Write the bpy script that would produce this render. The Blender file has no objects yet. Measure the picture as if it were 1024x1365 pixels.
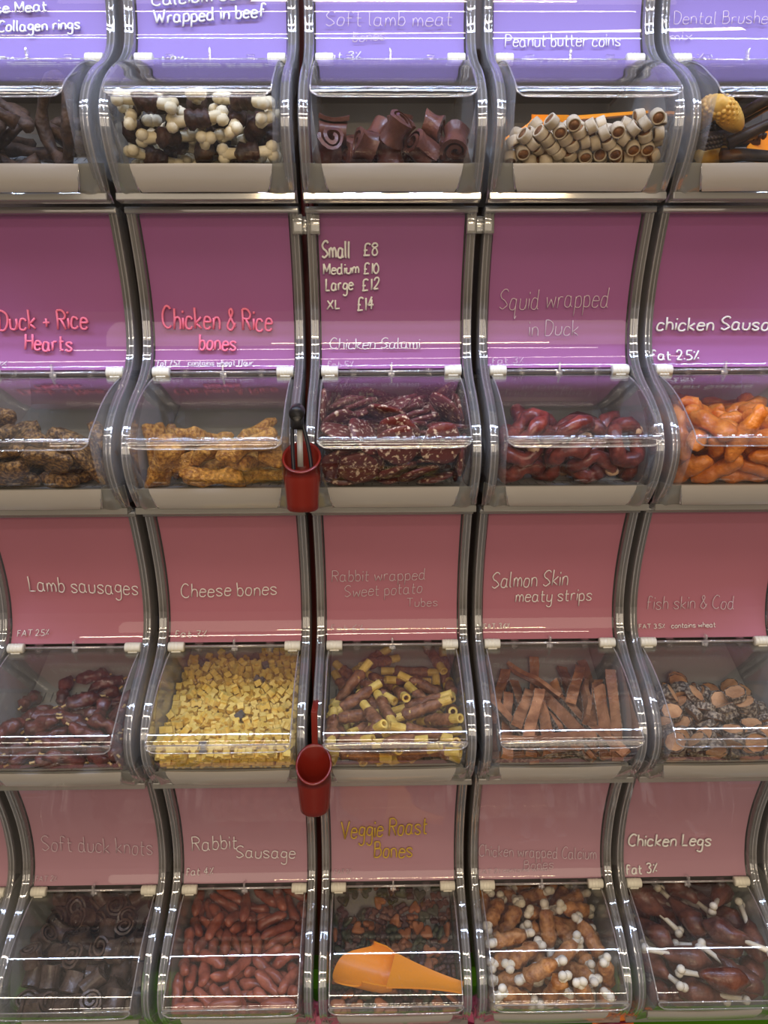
import bpy, math, random
from mathutils import Vector, Matrix, Quaternion, noise
C = bpy.context.scene.collection
S = bpy.context.scene
# ---------------------------------------------------------------- camera, world, lights, exposure
D = .9367            # distance from the camera to the line of the hinges
ZC = 1.45            # camera height above the floor
PITCH, YAW, ROLL = .177, .0149, -.0051
cam = bpy.data.objects.new('camera', bpy.data.cameras.new('camera')); C.objects.link(cam)
cam.data.sensor_fit = 'VERTICAL'; cam.data.sensor_height = 24; cam.data.lens = 24*1025/1365
cam.data.clip_start = .02; cam.data.clip_end = 50
_F = Vector((math.sin(YAW)*math.cos(PITCH), math.cos(YAW)*math.cos(PITCH), -math.sin(PITCH)))
_R = Vector((math.cos(YAW), -math.sin(YAW), 0)); _U = _R.cross(_F)
_r = math.cos(ROLL)*_R + math.sin(ROLL)*_U; _u = -math.sin(ROLL)*_R + math.cos(ROLL)*_U
cam.matrix_world = Matrix(((_r.x, _u.x, -_F.x, 0), (_r.y, _u.y, -_F.y, 0), (_r.z, _u.z, -_F.z, ZC), (0, 0, 0, 1)))
S.camera = cam
w = bpy.data.worlds.new('world'); S.world = w; w.use_nodes = True
w.node_tree.nodes['Background'].inputs[0].default_value = (1.0, .80, .60, 1)
w.node_tree.nodes['Background'].inputs[1].default_value = .26
def area(name, loc, target, sx, sy, power, col):
    l = bpy.data.lights.new(name, 'AREA'); l.shape = 'RECTANGLE'; l.size = sx; l.size_y = sy; l.energy = power; l.color = col
    o = bpy.data.objects.new(name, l); C.objects.link(o); o.location = loc
    o.rotation_euler = (Vector(target)-Vector(loc)).to_track_quat('-Z', 'Y').to_euler(); return o
area('aisle_strip_light', (0, D-.50, 2.31), (0, D-.1, 1.3), 3.2, .012, 25, (.52, .66, 1.0))
area('ceiling_tube_light', (.3, -4.2, 2.75), (0, 1, 1.2), 2.2, .06, 34, (1.0, .72, .42))
area('ceiling_tube_light', (-.2, -.55, 2.9), (0, .6, .7), 3.0, .05, 9, (1.0, .86, .70))
area('ceiling_tube_light', (-.2, -2.2, 2.9), (0, .8, .9), 3.0, .06, 14, (1.0, .86, .70))
area('ceiling_panel_light', (0, -3.2, 1.9), (0, .8, .9), 3.4, 1.6, 24, (1.0, .84, .66))  # added soft room fill from behind the camera, not a real fitting
S.view_settings.view_transform = 'Standard'; S.view_settings.look = 'None'; S.view_settings.exposure = .16; S.view_settings.gamma = 1
S.view_settings.use_curve_mapping = False
S.cycles.transparent_max_bounces = 48; S.cycles.max_bounces = 8; S.cycles.glossy_bounces = 4
S.cycles.sample_clamp_indirect = 4; S.cycles.caustics_reflective = False; S.cycles.caustics_refractive = False

# ---------------------------------------------------------------- materials
def newmat(name):
    m = bpy.data.materials.new(name); m.use_nodes = True; nt = m.node_tree; nt.nodes.clear()
    out = nt.nodes.new('ShaderNodeOutputMaterial'); return m, nt, out
def food(name, c1, c2, scale=60, rough=.45, bump=.3, bscale=150, spec=.4, ramp=(.35, .65), vary=.12, coat=0):
    m, nt, out = newmat(name); N = nt.nodes.new; L = nt.links.new
    b = N('ShaderNodeBsdfPrincipled'); tc = N('ShaderNodeTexCoord'); oi = N('ShaderNodeObjectInfo')
    add = N('ShaderNodeVectorMath'); add.operation = 'ADD'; sc = N('ShaderNodeVectorMath'); sc.operation = 'SCALE'
    cmb = N('ShaderNodeCombineXYZ')
    for k in range(3): L(oi.outputs['Random'], cmb.inputs[k])
    sc.inputs['Scale'].default_value = 3; L(cmb.outputs[0], sc.inputs[0]); L(tc.outputs['Object'], add.inputs[0]); L(sc.outputs[0], add.inputs[1])
    n = N('ShaderNodeTexNoise'); n.inputs['Scale'].default_value = scale; n.inputs['Detail'].default_value = 4; L(add.outputs[0], n.inputs['Vector'])
    r = N('ShaderNodeValToRGB'); r.color_ramp.elements[0].position = ramp[0]; r.color_ramp.elements[1].position = ramp[1]
    r.color_ramp.elements[0].color = (*c1, 1); r.color_ramp.elements[1].color = (*c2, 1); L(n.outputs[0], r.inputs[0])
    h = N('ShaderNodeHueSaturation'); mr = N('ShaderNodeMapRange'); mr.inputs[3].default_value = 1-vary; mr.inputs[4].default_value = 1+vary
    L(oi.outputs['Random'], mr.inputs[0]); L(mr.outputs[0], h.inputs['Value']); L(r.outputs[0], h.inputs['Color']); L(h.outputs[0], b.inputs['Base Color'])
    b.inputs['Roughness'].default_value = rough; b.inputs['Specular IOR Level'].default_value = spec; b.inputs['Coat Weight'].default_value = coat
    b.inputs['Coat Roughness'].default_value = .15
    if bump:
        n2 = N('ShaderNodeTexNoise'); n2.inputs['Scale'].default_value = bscale; n2.inputs['Detail'].default_value = 3; L(add.outputs[0], n2.inputs['Vector'])
        bp = N('ShaderNodeBump'); bp.inputs['Strength'].default_value = bump; bp.inputs['Distance'].default_value = .002
        L(n2.outputs[0], bp.inputs['Height']); L(bp.outputs[0], b.inputs['Normal'])
    L(b.outputs[0], out.inputs[0]); return m
def plastic(name, haze=.04, hcol=(.8, .8, .82), rough=.03, tint=(.97, .97, .97), base=.07, spots=0, streak=0):
    """clear sheet: see-through, with reflection by angle and a little milky haze"""
    m, nt, out = newmat(name); N = nt.nodes.new; L = nt.links.new
    lw = N('ShaderNodeLayerWeight'); lw.inputs[0].default_value = .5
    pw = N('ShaderNodeMath'); pw.operation = 'POWER'; pw.inputs[1].default_value = 4; L(lw.outputs['Facing'], pw.inputs[0])
    mr = N('ShaderNodeMapRange'); mr.inputs[3].default_value = base; mr.inputs[4].default_value = .95; L(pw.outputs[0], mr.inputs[0])
    tr = N('ShaderNodeBsdfTransparent'); tr.inputs[0].default_value = (*tint, 1)
    gl = N('ShaderNodeBsdfGlossy'); gl.inputs['Roughness'].default_value = rough; gl.inputs[0].default_value = (1, 1, 1, 1)
    df = N('ShaderNodeBsdfDiffuse'); df.inputs[0].default_value = (*hcol, 1)
    tl = N('ShaderNodeBsdfTranslucent'); tl.inputs[0].default_value = (*hcol, 1)
    m0 = N('ShaderNodeMixShader'); m0.inputs[0].default_value = .4; L(df.outputs[0], m0.inputs[1]); L(tl.outputs[0], m0.inputs[2])
    m1 = N('ShaderNodeMixShader'); m1.inputs[0].default_value = haze; L(tr.outputs[0], m1.inputs[1]); L(m0.outputs[0], m1.inputs[2])
    tc = N('ShaderNodeTexCoord')
    if spots or streak:
        n = N('ShaderNodeTexNoise'); n.inputs['Scale'].default_value = 300 if spots else 40; n.inputs['Detail'].default_value = 5
        mp = N('ShaderNodeMapping'); L(tc.outputs['Object'], mp.inputs[0]); L(mp.outputs[0], n.inputs['Vector'])
        if streak: mp.inputs['Scale'].default_value = (9, .6, .6)
        rr = N('ShaderNodeMapRange'); rr.inputs[1].default_value = .62 if spots else .4; rr.inputs[2].default_value = .72 if spots else .7
        rr.inputs[3].default_value = haze; rr.inputs[4].default_value = haze+(spots or streak); L(n.outputs[0], rr.inputs[0]); L(rr.outputs[0], m1.inputs[0])
    nb = N('ShaderNodeTexNoise'); nb.inputs['Scale'].default_value = 6; nb.inputs['Detail'].default_value = 2; L(tc.outputs['Object'], nb.inputs['Vector'])
    bp = N('ShaderNodeBump'); bp.inputs['Strength'].default_value = .035; bp.inputs['Distance'].default_value = .003
    L(nb.outputs[0], bp.inputs['Height']); L(bp.outputs[0], gl.inputs['Normal'])
    m2 = N('ShaderNodeMixShader'); L(mr.outputs[0], m2.inputs[0]); L(m1.outputs[0], m2.inputs[1]); L(gl.outputs[0], m2.inputs[2])
    L(m2.outputs[0], out.inputs[0]); return m
def plain(name, col, rough=.4, spec=.5, nscale=0, var=.08, bump=0):
    m, nt, out = newmat(name); N = nt.nodes.new; L = nt.links.new
    b = N('ShaderNodeBsdfPrincipled'); b.inputs['Roughness'].default_value = rough; b.inputs['Specular IOR Level'].default_value = spec
    n = N('ShaderNodeTexNoise'); n.inputs['Scale'].default_value = nscale or 12; n.inputs['Detail'].default_value = 4
    tc = N('ShaderNodeTexCoord'); L(tc.outputs['Object'], n.inputs['Vector'])
    r = N('ShaderNodeValToRGB'); r.color_ramp.elements[0].color = (*[x*(1-var) for x in col], 1); r.color_ramp.elements[1].color = (*[min(1, x*(1+var)) for x in col], 1)
    L(n.outputs[0], r.inputs[0]); L(r.outputs[0], b.inputs['Base Color'])
    if bump:
        bp = N('ShaderNodeBump'); bp.inputs['Strength'].default_value = bump; bp.inputs['Distance'].default_value = .002
        L(n.outputs[0], bp.inputs['Height']); L(bp.outputs[0], b.inputs['Normal'])
    L(b.outputs[0], out.inputs[0]); return m
M = dict(
    clear=plastic('clear_plastic', .012, base=.05, spots=.06, rough=.012),
    cover=plastic('clear_cover', .015, base=.045, rough=.012),
    wall=plastic('frosted_wall', .52, (.84, .84, .80), .12, base=.05),
    side=plastic('side_plastic', .18, (.84, .84, .84), .05, base=.07, streak=.1),
    rim=plastic('rim_plastic', .20, (.86, .87, .88), .03, tint=(.80, .80, .80), base=.20),
    edge=plastic('edge_plastic', .28, (.95, .95, 1), .05, base=.3),
    foot=plastic('foot_plastic', .42, (.66, .67, .63), .08, tint=(.85, .85, .82), base=.12),
    milky=plastic('milky_strip', .86, (.80, .77, .73), .15, base=.06),
    floor=plain('bin_floor_plastic', (.33, .34, .33), .4), oldfloor=plastic('bin_floor_haze', .9, (.50, .52, .53), .2, base=.05),
    back=plain('bin_back_panel', (.25, .235, .22), .45),
    slot=plain('slot_dark', (.10, .11, .12), .6),
    roof=plain('bin_roof_panel', (.12, .105, .10), .5),
    hinge=plain('cream_nylon', (.82, .80, .68), .35),
    card1=plain('lavender_card', (.30, .215, .55), .6, .3, 9, .05), card2=plain('purple_card', (.38, .12, .33), .6, .3, 9, .05),  # tint of the bluish light is mixed into the upper rows' card colours
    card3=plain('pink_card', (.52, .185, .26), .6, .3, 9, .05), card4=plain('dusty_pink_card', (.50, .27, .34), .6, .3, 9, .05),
    white=plain('white_paint_pen', (.90, .90, .88), .5), pink=plain('pink_paint_pen', (1.0, .22, .36), .5),
    gold=plain('gold_paint_pen', (.62, .42, .06), .4), faint=plain('worn_white_pen', (.68, .56, .62), .6), thin=plain('thin_white_pen', (.86, .82, .82), .5),
    brown=plain('brown_back_wall', (.10, .065, .05), .7), lime=plain('lime_green_panel', (.16, .46, .02), .35),
    red=plain('red_plastic', (.17, .012, .006), .22), darkred=plain('dark_red_post', (.16, .02, .015), .4), black=plain('black_plastic', (.012, .012, .014), .35),
    steel=plain('brushed_steel', (.55, .55, .55), .3), orange=plain('orange_plastic', (1.0, .34, .015), .3),
    pinkfilm=plain('pink_film', (.55, .10, .22), .25, .5, 30, .3), maroon=plain('maroon_print', (.18, .01, .04), .4), orangefilm=plain('orange_film', (.80, .20, .02), .3),
    floor_tile=plain('grey_floor', (.22, .20, .18), .4), ceil=plain('ceiling_paint', (.5, .48, .45), .8),
)

# ---------------------------------------------------------------- mesh helpers
def mk(name, vf, mat, smooth=True, mats=None, fm=None):
    v, f = vf
    me = bpy.data.meshes.new(name); me.from_pydata([tuple(p) for p in v], [], f); me.update()
    for q in (mats or [mat]): me.materials.append(q)
    if fm: me.polygons.foreach_set('material_index', fm)
    me.polygons.foreach_set('use_smooth', [smooth]*len(f)); return me
def obj(name, me, parent=None, loc=(0, 0, 0), **props):
    o = bpy.data.objects.new(name, me); C.objects.link(o); o.location = loc
    if parent: o.parent = parent
    for k, q in props.items(): o[k] = q
    return o
def merge(*L):
    V, F = [], []
    for v, f in L:
        n = len(V); V += list(v); F += [tuple(i+n for i in q) for q in f]
    return V, F
def xf(vf, loc=(0, 0, 0), rot=(0, 0, 0), scale=1):
    m = Matrix.Translation(loc) @ Matrix.Rotation(rot[2], 4, 'Z') @ Matrix.Rotation(rot[1], 4, 'Y') @ Matrix.Rotation(rot[0], 4, 'X')
    s = scale if hasattr(scale, '__len__') else (scale,)*3
    return [m @ Vector((p[0]*s[0], p[1]*s[1], p[2]*s[2])) for p in vf[0]], vf[1]
def sweep(path, rad, n=10, cap=True, sq=1.0, closed=False):
    """tube round a path; rad a number or one per point; sq flattens it"""
    P = [Vector(p) for p in path]; m = len(P); R = rad if hasattr(rad, '__len__') else [rad]*m
    T = [(P[(i+1) % m if closed else min(i+1, m-1)]-P[(i-1) % m if closed else max(i-1, 0)]).normalized() for i in range(m)]
    up = Vector((0, 0, 1)) if abs(T[0].z) < .9 else Vector((0, 1, 0)); V, F = [], []
    a = T[0].cross(up).normalized()
    for i in range(m):
        a = (a-T[i]*a.dot(T[i])).normalized(); b = a.cross(T[i])
        for k in range(n):
            t = 2*math.pi*k/n; V.append(P[i]+a*math.cos(t)*R[i]+b*math.sin(t)*R[i]*sq)
    for i in range(m if closed else m-1):
        j = (i+1) % m
        for k in range(n): F.append((i*n+k, i*n+(k+1) % n, j*n+(k+1) % n, j*n+k))
    if cap and not closed: F.append(tuple(range(n))[::-1]); F.append(tuple((m-1)*n+k for k in range(n)))
    return V, F
def ball(r, loc=(0, 0, 0), s=(1, 1, 1), nu=8, nv=5):
    V = [Vector((0, 0, r))]; F = []
    for i in range(1, nv):
        for k in range(nu):
            a = math.pi*i/nv; b = 2*math.pi*k/nu; V.append(Vector((r*math.sin(a)*math.cos(b), r*math.sin(a)*math.sin(b), r*math.cos(a))))
    V.append(Vector((0, 0, -r))); e = len(V)-1
    for k in range(nu):
        k2 = (k+1) % nu; F.append((0, 1+k, 1+k2)); F.append((e, 1+(nv-2)*nu+k2, 1+(nv-2)*nu+k))
        for i in range(nv-2): F.append((1+i*nu+k, 1+(i+1)*nu+k, 1+(i+1)*nu+k2, 1+i*nu+k2))
    return [Vector((p.x*s[0]+loc[0], p.y*s[1]+loc[1], p.z*s[2]+loc[2])) for p in V], F
def box(x0, x1, y0, y1, z0, z1, c=0):
    if c:   # chamfered along all edges
        V = []; F = []
        import bmesh
        bm = bmesh.new(); bmesh.ops.create_cube(bm, size=1)
        for q in bm.verts: q.co = Vector(((x0+x1)/2+q.co.x*(x1-x0), (y0+y1)/2+q.co.y*(y1-y0), (z0+z1)/2+q.co.z*(z1-z0)))
        bmesh.ops.bevel(bm, geom=bm.edges[:], offset=c, segments=2, profile=.5, affect='EDGES')
        bm.verts.index_update(); V = [q.co.copy() for q in bm.verts]; F = [tuple(q.index for q in p.verts) for p in bm.faces]; bm.free(); return V, F
    V = [Vector((x, y, z)) for x in (x0, x1) for y in (y0, y1) for z in (z0, z1)]
    return V, [(0, 1, 3, 2), (4, 6, 7, 5), (0, 4, 5, 1), (2, 3, 7, 6), (0, 2, 6, 4), (1, 5, 7, 3)]
def lump(vf, amp, fr, seed=0):
    o = Vector((seed*7.3, seed*3.1, seed*1.7))
    return [p+noise.noise_vector(Vector(p)*fr+o)*amp for p in map(Vector, vf[0])], vf[1]
def strip(rows):
    """rows: list of point lists of equal length -> quad sheet"""
    n = len(rows[0]); V = [Vector(p) for r in rows for p in r]
    return V, [(i*n+k, i*n+k+1, (i+1)*n+k+1, (i+1)*n+k) for i in range(len(rows)-1) for k in range(n-1)]
def thick(vf, t):
    """give a sheet a thickness (moves a copy along its vertex normals, closes the rim)"""
    V, F = [Vector(p) for p in vf[0]], list(vf[1]); N = [Vector() for _ in V]; E = {}
    for f in F:
        nn = (V[f[1]]-V[f[0]]).cross(V[f[2]]-V[f[0]]).normalized()
        for i in f: N[i] += nn
        for a, b in zip(f, f[1:]+f[:1]): E[(a, b)] = E.get((a, b), 0)+1
    n = len(V); V2 = [p-q.normalized()*t for p, q in zip(V, N)]
    G = F+[tuple(i+n for i in f[::-1]) for f in F]; X = []
    for (a, b) in E:
        if (b, a) not in E:   # the rim gets vertices of its own, so that the faces keep flat, straight reflections
            m = 2*n+len(X); X += [V[b], V[a], V2[a], V2[b]]; G.append((m, m+1, m+2, m+3))
    return V+V2+X, G
def interp(z, tab):
    tab = sorted(tab)
    if z <= tab[0][0]: return tab[0][1]
    for (a, pa), (b, pb) in zip(tab, tab[1:]):
        if z <= b: return pa+(pb-pa)*(z-a)/(b-a)
    return tab[-1][1]
def crom(P, k=4, closed=False):
    P = [Vector(p) for p in P]; m = len(P); out = []
    if m < 3: return P
    for i in range(m if closed else m-1):
        if closed: a, b, c, d = P[i-1], P[i], P[(i+1) % m], P[(i+2) % m]
        else: a, b, c, d = P[max(i-1, 0)], P[i], P[i+1], P[min(i+2, m-1)]
        for j in range(k):
            t = j/k; out.append(.5*((2*b)+(c-a)*t+(2*a-5*b+4*c-d)*t*t+(3*b-a-3*c+d)*t**3))
    if not closed: out.append(P[-1])
    return out
# ---------------------------------------------------------------- setting
XC = {0: -.5800, 1: -.3779, 2: -.1764, 3: .0236, 4: .2243, 5: .4236, 6: .6240}
HZ = {r: ZC+.3449-(r-1)*.3421 for r in (1, 2, 3, 4)}
def put(name, vf, mat, parent=None, smooth=True, loc=(0, 0, 0), **k): return obj(name, mk(name, vf, M[mat], smooth), parent, loc, **k)
def structure(name, vf, mat): return put(name, vf, mat, smooth=False, kind='structure')
structure('floor', box(-4, 4, -6, 1.3, -.05, 0), 'floor_tile')
structure('wall_back', box(-1.6, 1.6, D+.16, D+.22, HZ[4]-.24, 2.5), 'brown')
structure('trim_lower_panel', box(-1.6, 1.6, D+.13, D+.22, .3, HZ[4]-.24), 'lime')
structure('trim_ledge', box(-1.6, 1.6, D-.05, D+.22, HZ[4]-.30, HZ[4]-.275), 'lime')
structure('trim_plinth', box(-1.6, 1.6, D-.02, D+.22, .0, HZ[4]-.30), 'lime')
pt = put('upright_post', box(-.088, -.072, D+.09, D+.11, .60, HZ[1]+.2, .003), 'darkred', label='dark red upright post in the gap between the second and third bin columns', category='post')
put('post_flange', box(-.079, -.0775, D+.07, D+.09, .60, HZ[1]+.2), 'darkred', pt)

# ---------------------------------------------------------------- the bins
SIGN = [(.180, .028), (.140, .010), (.100, -.004), (.062, -.011), (.035, -.0105), (.020, -.0075), (.010, -.0035), (.004, 0)]   # z -> how far it stands out
LID = [(-.004, .003), (-.0085, .022), (-.018, .050), (-.033, .080), (-.050, .104), (-.061, .119), (-.069, .127), (-.075, .129)]
RIM = [(.1800, .031), (.140, .014), (.100, 0), (.060, -.007), (.030, -.005), (.010, .004), (-.010, .026), (-.030, .058), (-.052, .084), (-.075, .098), (-.100, .098), (-.127, .083), (-.150, .060)]
WALLP = [(-.008, .020), (-.020, .040), (-.047, .078), (-.067, .096), (-.085, .101), (-.100, .098), (-.115, .089), (-.128, .078)]
FRONT = [(-.072, .125, .0805), (-.085, .119, .0805), (-.100, .108, .079), (-.115, .093, .0765), (-.127, .078, .074)]
BACK = .125
def profile(tab, k=4, off=0): return [(q.x, q.y+off) for q in crom([(z, p, 0) for z, p in tab], k)]
def sheet(tab, hw, off=0, nx=3, k=4, t=0, bow=0):
    pr = profile(tab, k, off)
    rows = [[(-hw+2*hw*i/(nx-1), -p, z) for i in range(nx)] for z, p in pr]
    vf = strip(rows); return thick(vf, t) if t else vf
def rim_mesh(s):
    pr = profile(RIM, 5); sec = [(.0852, -.014), (.0854, 0), (.0868, .0022), (.0884, .0006), (.0900, .0030), (.0916, .0012), (.0934, .0034), (.0952, .0020), (.0965, -.001), (.0965, -.026)]
    rows = []
    for i, (z, p) in enumerate(pr):
        a = pr[max(i-1, 0)]; b = pr[min(i+1, len(pr)-1)]; t = Vector((b[0]-a[0], b[1]-a[1])).normalized(); n = Vector((-t.y, t.x))   # (dz, dp)
        if n.y < 0: n = -n
        row = []
        for j, (x, o) in enumerate(sec):
            q = (z, p-.018) if False else (z+n.x*o, p+n.y*o)
            row.append((s*x, -q[1], q[0]))
        rows.append(row if s > 0 else row[::-1])
    return strip(rows)
def rim_bead(s): return merge(*[sweep([(s*x, -p-o, z) for z, p in profile(RIM, 4)], r, 6, sq=.8) for x, o, r in ((.0900, .0024, .0009), (.0945, .0026, .0010))])
def side_mesh(s):
    rows = []
    for i in range(26):
        z = -.008-.120*i/25; fp = interp(z, [(a, b-.002) for a, b in LID]+[(a-.002, b) for a, b, c in FRONT]) if False else (interp(z, [(a, b-.002) for a, b in LID]) if z > -.072 else interp(z, [(a, b) for a, b, c in FRONT]))
        fx = interp(z, [(a, c) for a, b, c in FRONT]) if z < -.072 else .0805
        wp = min(interp(z, WALLP), fp-.001)
        row = [(s*.0845, BACK-.0, z), (s*.0845, 0 if wp > .005 else -wp+.001, z), (s*.0842, -wp*.8, z), (s*.0838, -wp, z), (s*fx, -fp, z)]
        rows.append(row if s > 0 else row[::-1])
    return rows
def hinge_mesh():
    v = sweep([(-.0100, 0, 0), (-.0092, 0, 0), (.0092, 0, 0), (.0100, 0, 0)], [.0054, .0062, .0062, .0054], 16)
    r = [sweep([(x, 0, 0), (x+.0012, 0, 0)], .0065, 16) for x in (-.006, -.002, .002)]
    return merge(v, *r, box(-.006, .006, -.005, .002, -.0064, -.0040, .0008))
def rounded_lip():
    """turned-down front edge of the lid with rounded lower corners"""
    hw = .0815; out = [(-hw, -.070), (-hw+.001, -.0735), (-hw+.005, -.0765), (-hw+.012, -.0785), (-.03, -.0790), (.03, -.0790), (hw-.012, -.0785), (hw-.005, -.0765), (hw-.001, -.0735), (hw, -.070)]
    pts = crom([(x, 0, z) for x, z in out], 3)
    rows = [[(p.x, -.1275, -.0705) for p in pts], [(p.x, -.1295, (p.z-.0705)/2) for p in pts], [(p.x, -.1300, p.z) for p in pts]]
    edge = sweep([(p.x, -.1300, p.z) for p in pts], .00085, 6)
    return thick(strip(rows), .0012), edge
ME = {}
def bin_meshes():
    ME['sign_cover'] = mk('sign_cover', sheet(SIGN, .0850, k=6), M['cover'])
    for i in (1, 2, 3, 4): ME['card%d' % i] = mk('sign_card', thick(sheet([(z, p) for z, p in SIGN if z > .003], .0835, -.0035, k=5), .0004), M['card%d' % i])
    lid = thick(sheet(LID, .0810, k=5, nx=5), .0015)
    ME['lid'] = mk('lid', lid, M['clear'])
    lipv, edge = rounded_lip(); ME['lid_lip'] = mk('lid_lip', lipv, M['clear'])
    eb = [sweep([(s*.0812, -p-.0004, z) for z, p in profile(LID[:-1], 3)], .00085, 6) for s in (-1, 1)]
    ME['lid_edge'] = mk('lid_edge', merge(edge, *eb, sweep([(-.081, -.1290, -.0700), (.081, -.1290, -.0700)], .0009, 6)), M['edge'])
    ME['hinge'] = mk('hinge', hinge_mesh(), M['hinge'], True)
    ME['hinge_rod'] = mk('hinge_rod', merge(sweep([(-.066, 0, 0), (.066, 0, 0)], .0016, 8), sweep([(-.084, 0, 0), (-.066, 0, 0)], .0030, 10), sweep([(.066, 0, 0), (.084, 0, 0)], .0030, 10)), M['edge'])
    ME['clip'] = mk('clip', merge(box(-.005, .005, -.0045, .002, -.004, .0045, .001), box(-.0035, .0035, -.006, -.003, -.0055, -.002, .0006)), M['clear'])
    ME['latch_tab'] = mk('latch_tab', merge(box(-.0012, .0012, -.006, .001, -.005, .010, .0004), box(-.004, .004, -.0035, 0, -.005, -.001, .0006)), M['edge'])
    for s, nm in ((-1, 'L'), (1, 'R')):
        ME['rim'+nm] = mk('side_rim', rim_mesh(s), M['rim']); ME['bead'+nm] = mk('rim_bead', rim_bead(s), M['edge'])
        rows = side_mesh(s)
        if s > 0: a = [r[:3] for r in rows]; b = [r[2:] for r in rows]
        else: a = [r[2:] for r in rows]; b = [r[:3] for r in rows]
        ME['wall'+nm] = mk('side_wall', strip(a), M['wall']); ME['cheek'+nm] = mk('side_cheek', strip(b), M['side'])
        ft = [[(s*.0745, -.079, -.127), (s*.0860, -.082, -.127), (s*.0965, -.070, -.124)], [(s*.070, -.069, -.146), (s*.084, -.066, -.152), (s*.0965, -.055, -.150)], [(s*.068, -.060, -.1545), (s*.083, -.050, -.1575), (s*.0962, -.040, -.1575)]]
        ME['foot'+nm] = mk('foot', thick(strip(ft if s > 0 else [r[::-1] for r in ft]), .0015), M['foot'])
        jt = sweep([(s*.0735, -.079, -.130), (s*.0715, -.075, -.140), (s*.0690, -.068, -.1510)], [.0010, .0016, .0010], 6)
        ME['bead2'+nm] = mk('corner_bead', jt, M['edge'])
    nx = 9; fr = crom([(a, b, c) for a, b, c in FRONT], 4)
    ME['front_panel'] = mk('front_panel', strip([[(q.z*(-1+2*i/(nx-1)), -q.y-.0015*math.cos(math.pi*(-1+2*i/(nx-1))/2), q.x) for i in range(nx)] for q in fr]), M['clear'])
    bs = [(-.1275, .0795, .0742), (-.132, .0790, .0735), (-.148, .0700, .0690), (-.1515, .0655, .0665)]
    ME['base_strip'] = mk('base_strip', thick(strip([[(c*(-1+2*i/(nx-1)), -b-.002*math.cos(math.pi*(-1+2*i/(nx-1))/2), a) for i in range(nx)] for a, b, c in bs]), .0015), M['milky'])
    FL = lambda y: -.1275 if y < -.035 else -.1275+(y+.035)*.0875/.160     # flat at the front, then a ramp up to the back
    ME['bin_floor'] = mk('bin_floor', thick(strip([[(x, y, FL(y)) for x in (-.0835, 0, .0835)] for y in (-.0775, -.036, -.034, .04, BACK)]), .002), M['floor'], False)
    sl = [([(x+a, y+b, FL(y+b)+.0004) for a, b in ((-.0007, 0), (.0007, 0), (.0007, .013), (-.0007, .013))], [(0, 1, 2, 3)]) for x in [-.075+i*.0102 for i in range(15)] for y in (-.062, -.030, -.008, .014, .036)]
    ME['floor_slots'] = mk('floor_slot', merge(*[thick(q, .0008) for q in sl]), M['slot'], False)
    ME['underside'] = mk('underside', merge(box(-.083, .083, -.048, BACK, -.1545, -.1525), box(-.0962, .0962, -.064, -.046, -.1600, -.1520, .0012)), M['foot'], False)
    ME['back_panel'] = mk('back_panel', box(-.0845, .0845, BACK, BACK+.003, -.1295, -.002), M['back'], False)
    ME['roof_panel'] = mk('roof_panel', box(-.0845, .0845, -.0005, BACK, -.003, -.0005), M['roof'], False)  # added panel over the bin, put in to shade the interior
    ME['chute_back'] = mk('chute_panel', strip([[(x, -p+.030, z) for x in (-.094, .094)] for z, p in profile(SIGN, 3)]), M['roof'])
    ME['top_cap'] = mk('top_cap', box(-.0965, .0965, -.036, -.012, .1745, .1815, .0012), M['foot'])
bin_meshes()

# handwriting: one stroke font, hex grid (baseline 4, x height 9, capitals d)
G = {'a': '4839190705143446 494554', 'b': '0d04 0719394746341405', 'c': '4839190705143445', 'd': '4839190705143446 4d4554', 'e': '07474839190705143445', 'f': '4c3d2d1c14 0939',
 'g': '4839190706153547 4942301001', 'h': '0d04 0719394744', 'i': '0904 0b0c', 'k': '0d04 4906 1644', 'l': '0d0514', 'm': '0904 0719293734 3749596764', 'n': '0904 0719394744',
 'o': '190705143446483919', 'p': '0900 0819394745341405', 'q': '4839190705143446 494051', 'r': '0904 071939', 's': '48391908173645341405', 't': '1c152434 0939', 'u': '0905143446 4944',
 'v': '0924 2449', 'w': '0914 1438 3854 5469', 'x': '0944 4904', 'y': '0905143446 4942301001', 'B': '0d04 0d3d4b3909 0949563404', 'C': '5c4d2d0a06244455', 'D': '0d04 0d2d5b573404',
 'F': '0d04 0d4d 0939', 'H': '0d04 5d54 0959', 'L': '0d04 0444', 'M': '040d 0d36 366d 6d64', 'P': '0d04 0d3d5b4909', 'R': '0d04 0d3d5b4909 2954', 'S': '5c4d2d0b193856452405', 'T': '0d6d 3d34',
 'A': '043d 3d64 1757', 'V': '0d34 346d', 'W': '0d24 244a 4a64 648d', 'X': '0d54 5d04', '1': '1d14', '2': '0b1d3d4b3804 0444', '3': '0c1d3d4b29 294745341405', '4': '3d07 0757 3b34',
 '5': '4d0d 0d09294745240 4'.replace(' 4', '4'), '6': '4d1a062445472807', '7': '0d4d 4d14 1939', '8': '390b1d3d4b190614344639', '0': '2d0a06244 64a2d'.replace(' ', ''), '%': '4d04 0c1b 3645', '.': '0405', '+': '0747 2925',
 '&': '551b2d3b0614 143457', '£': '5c4d2d1b1504 0454 0838'}
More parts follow.
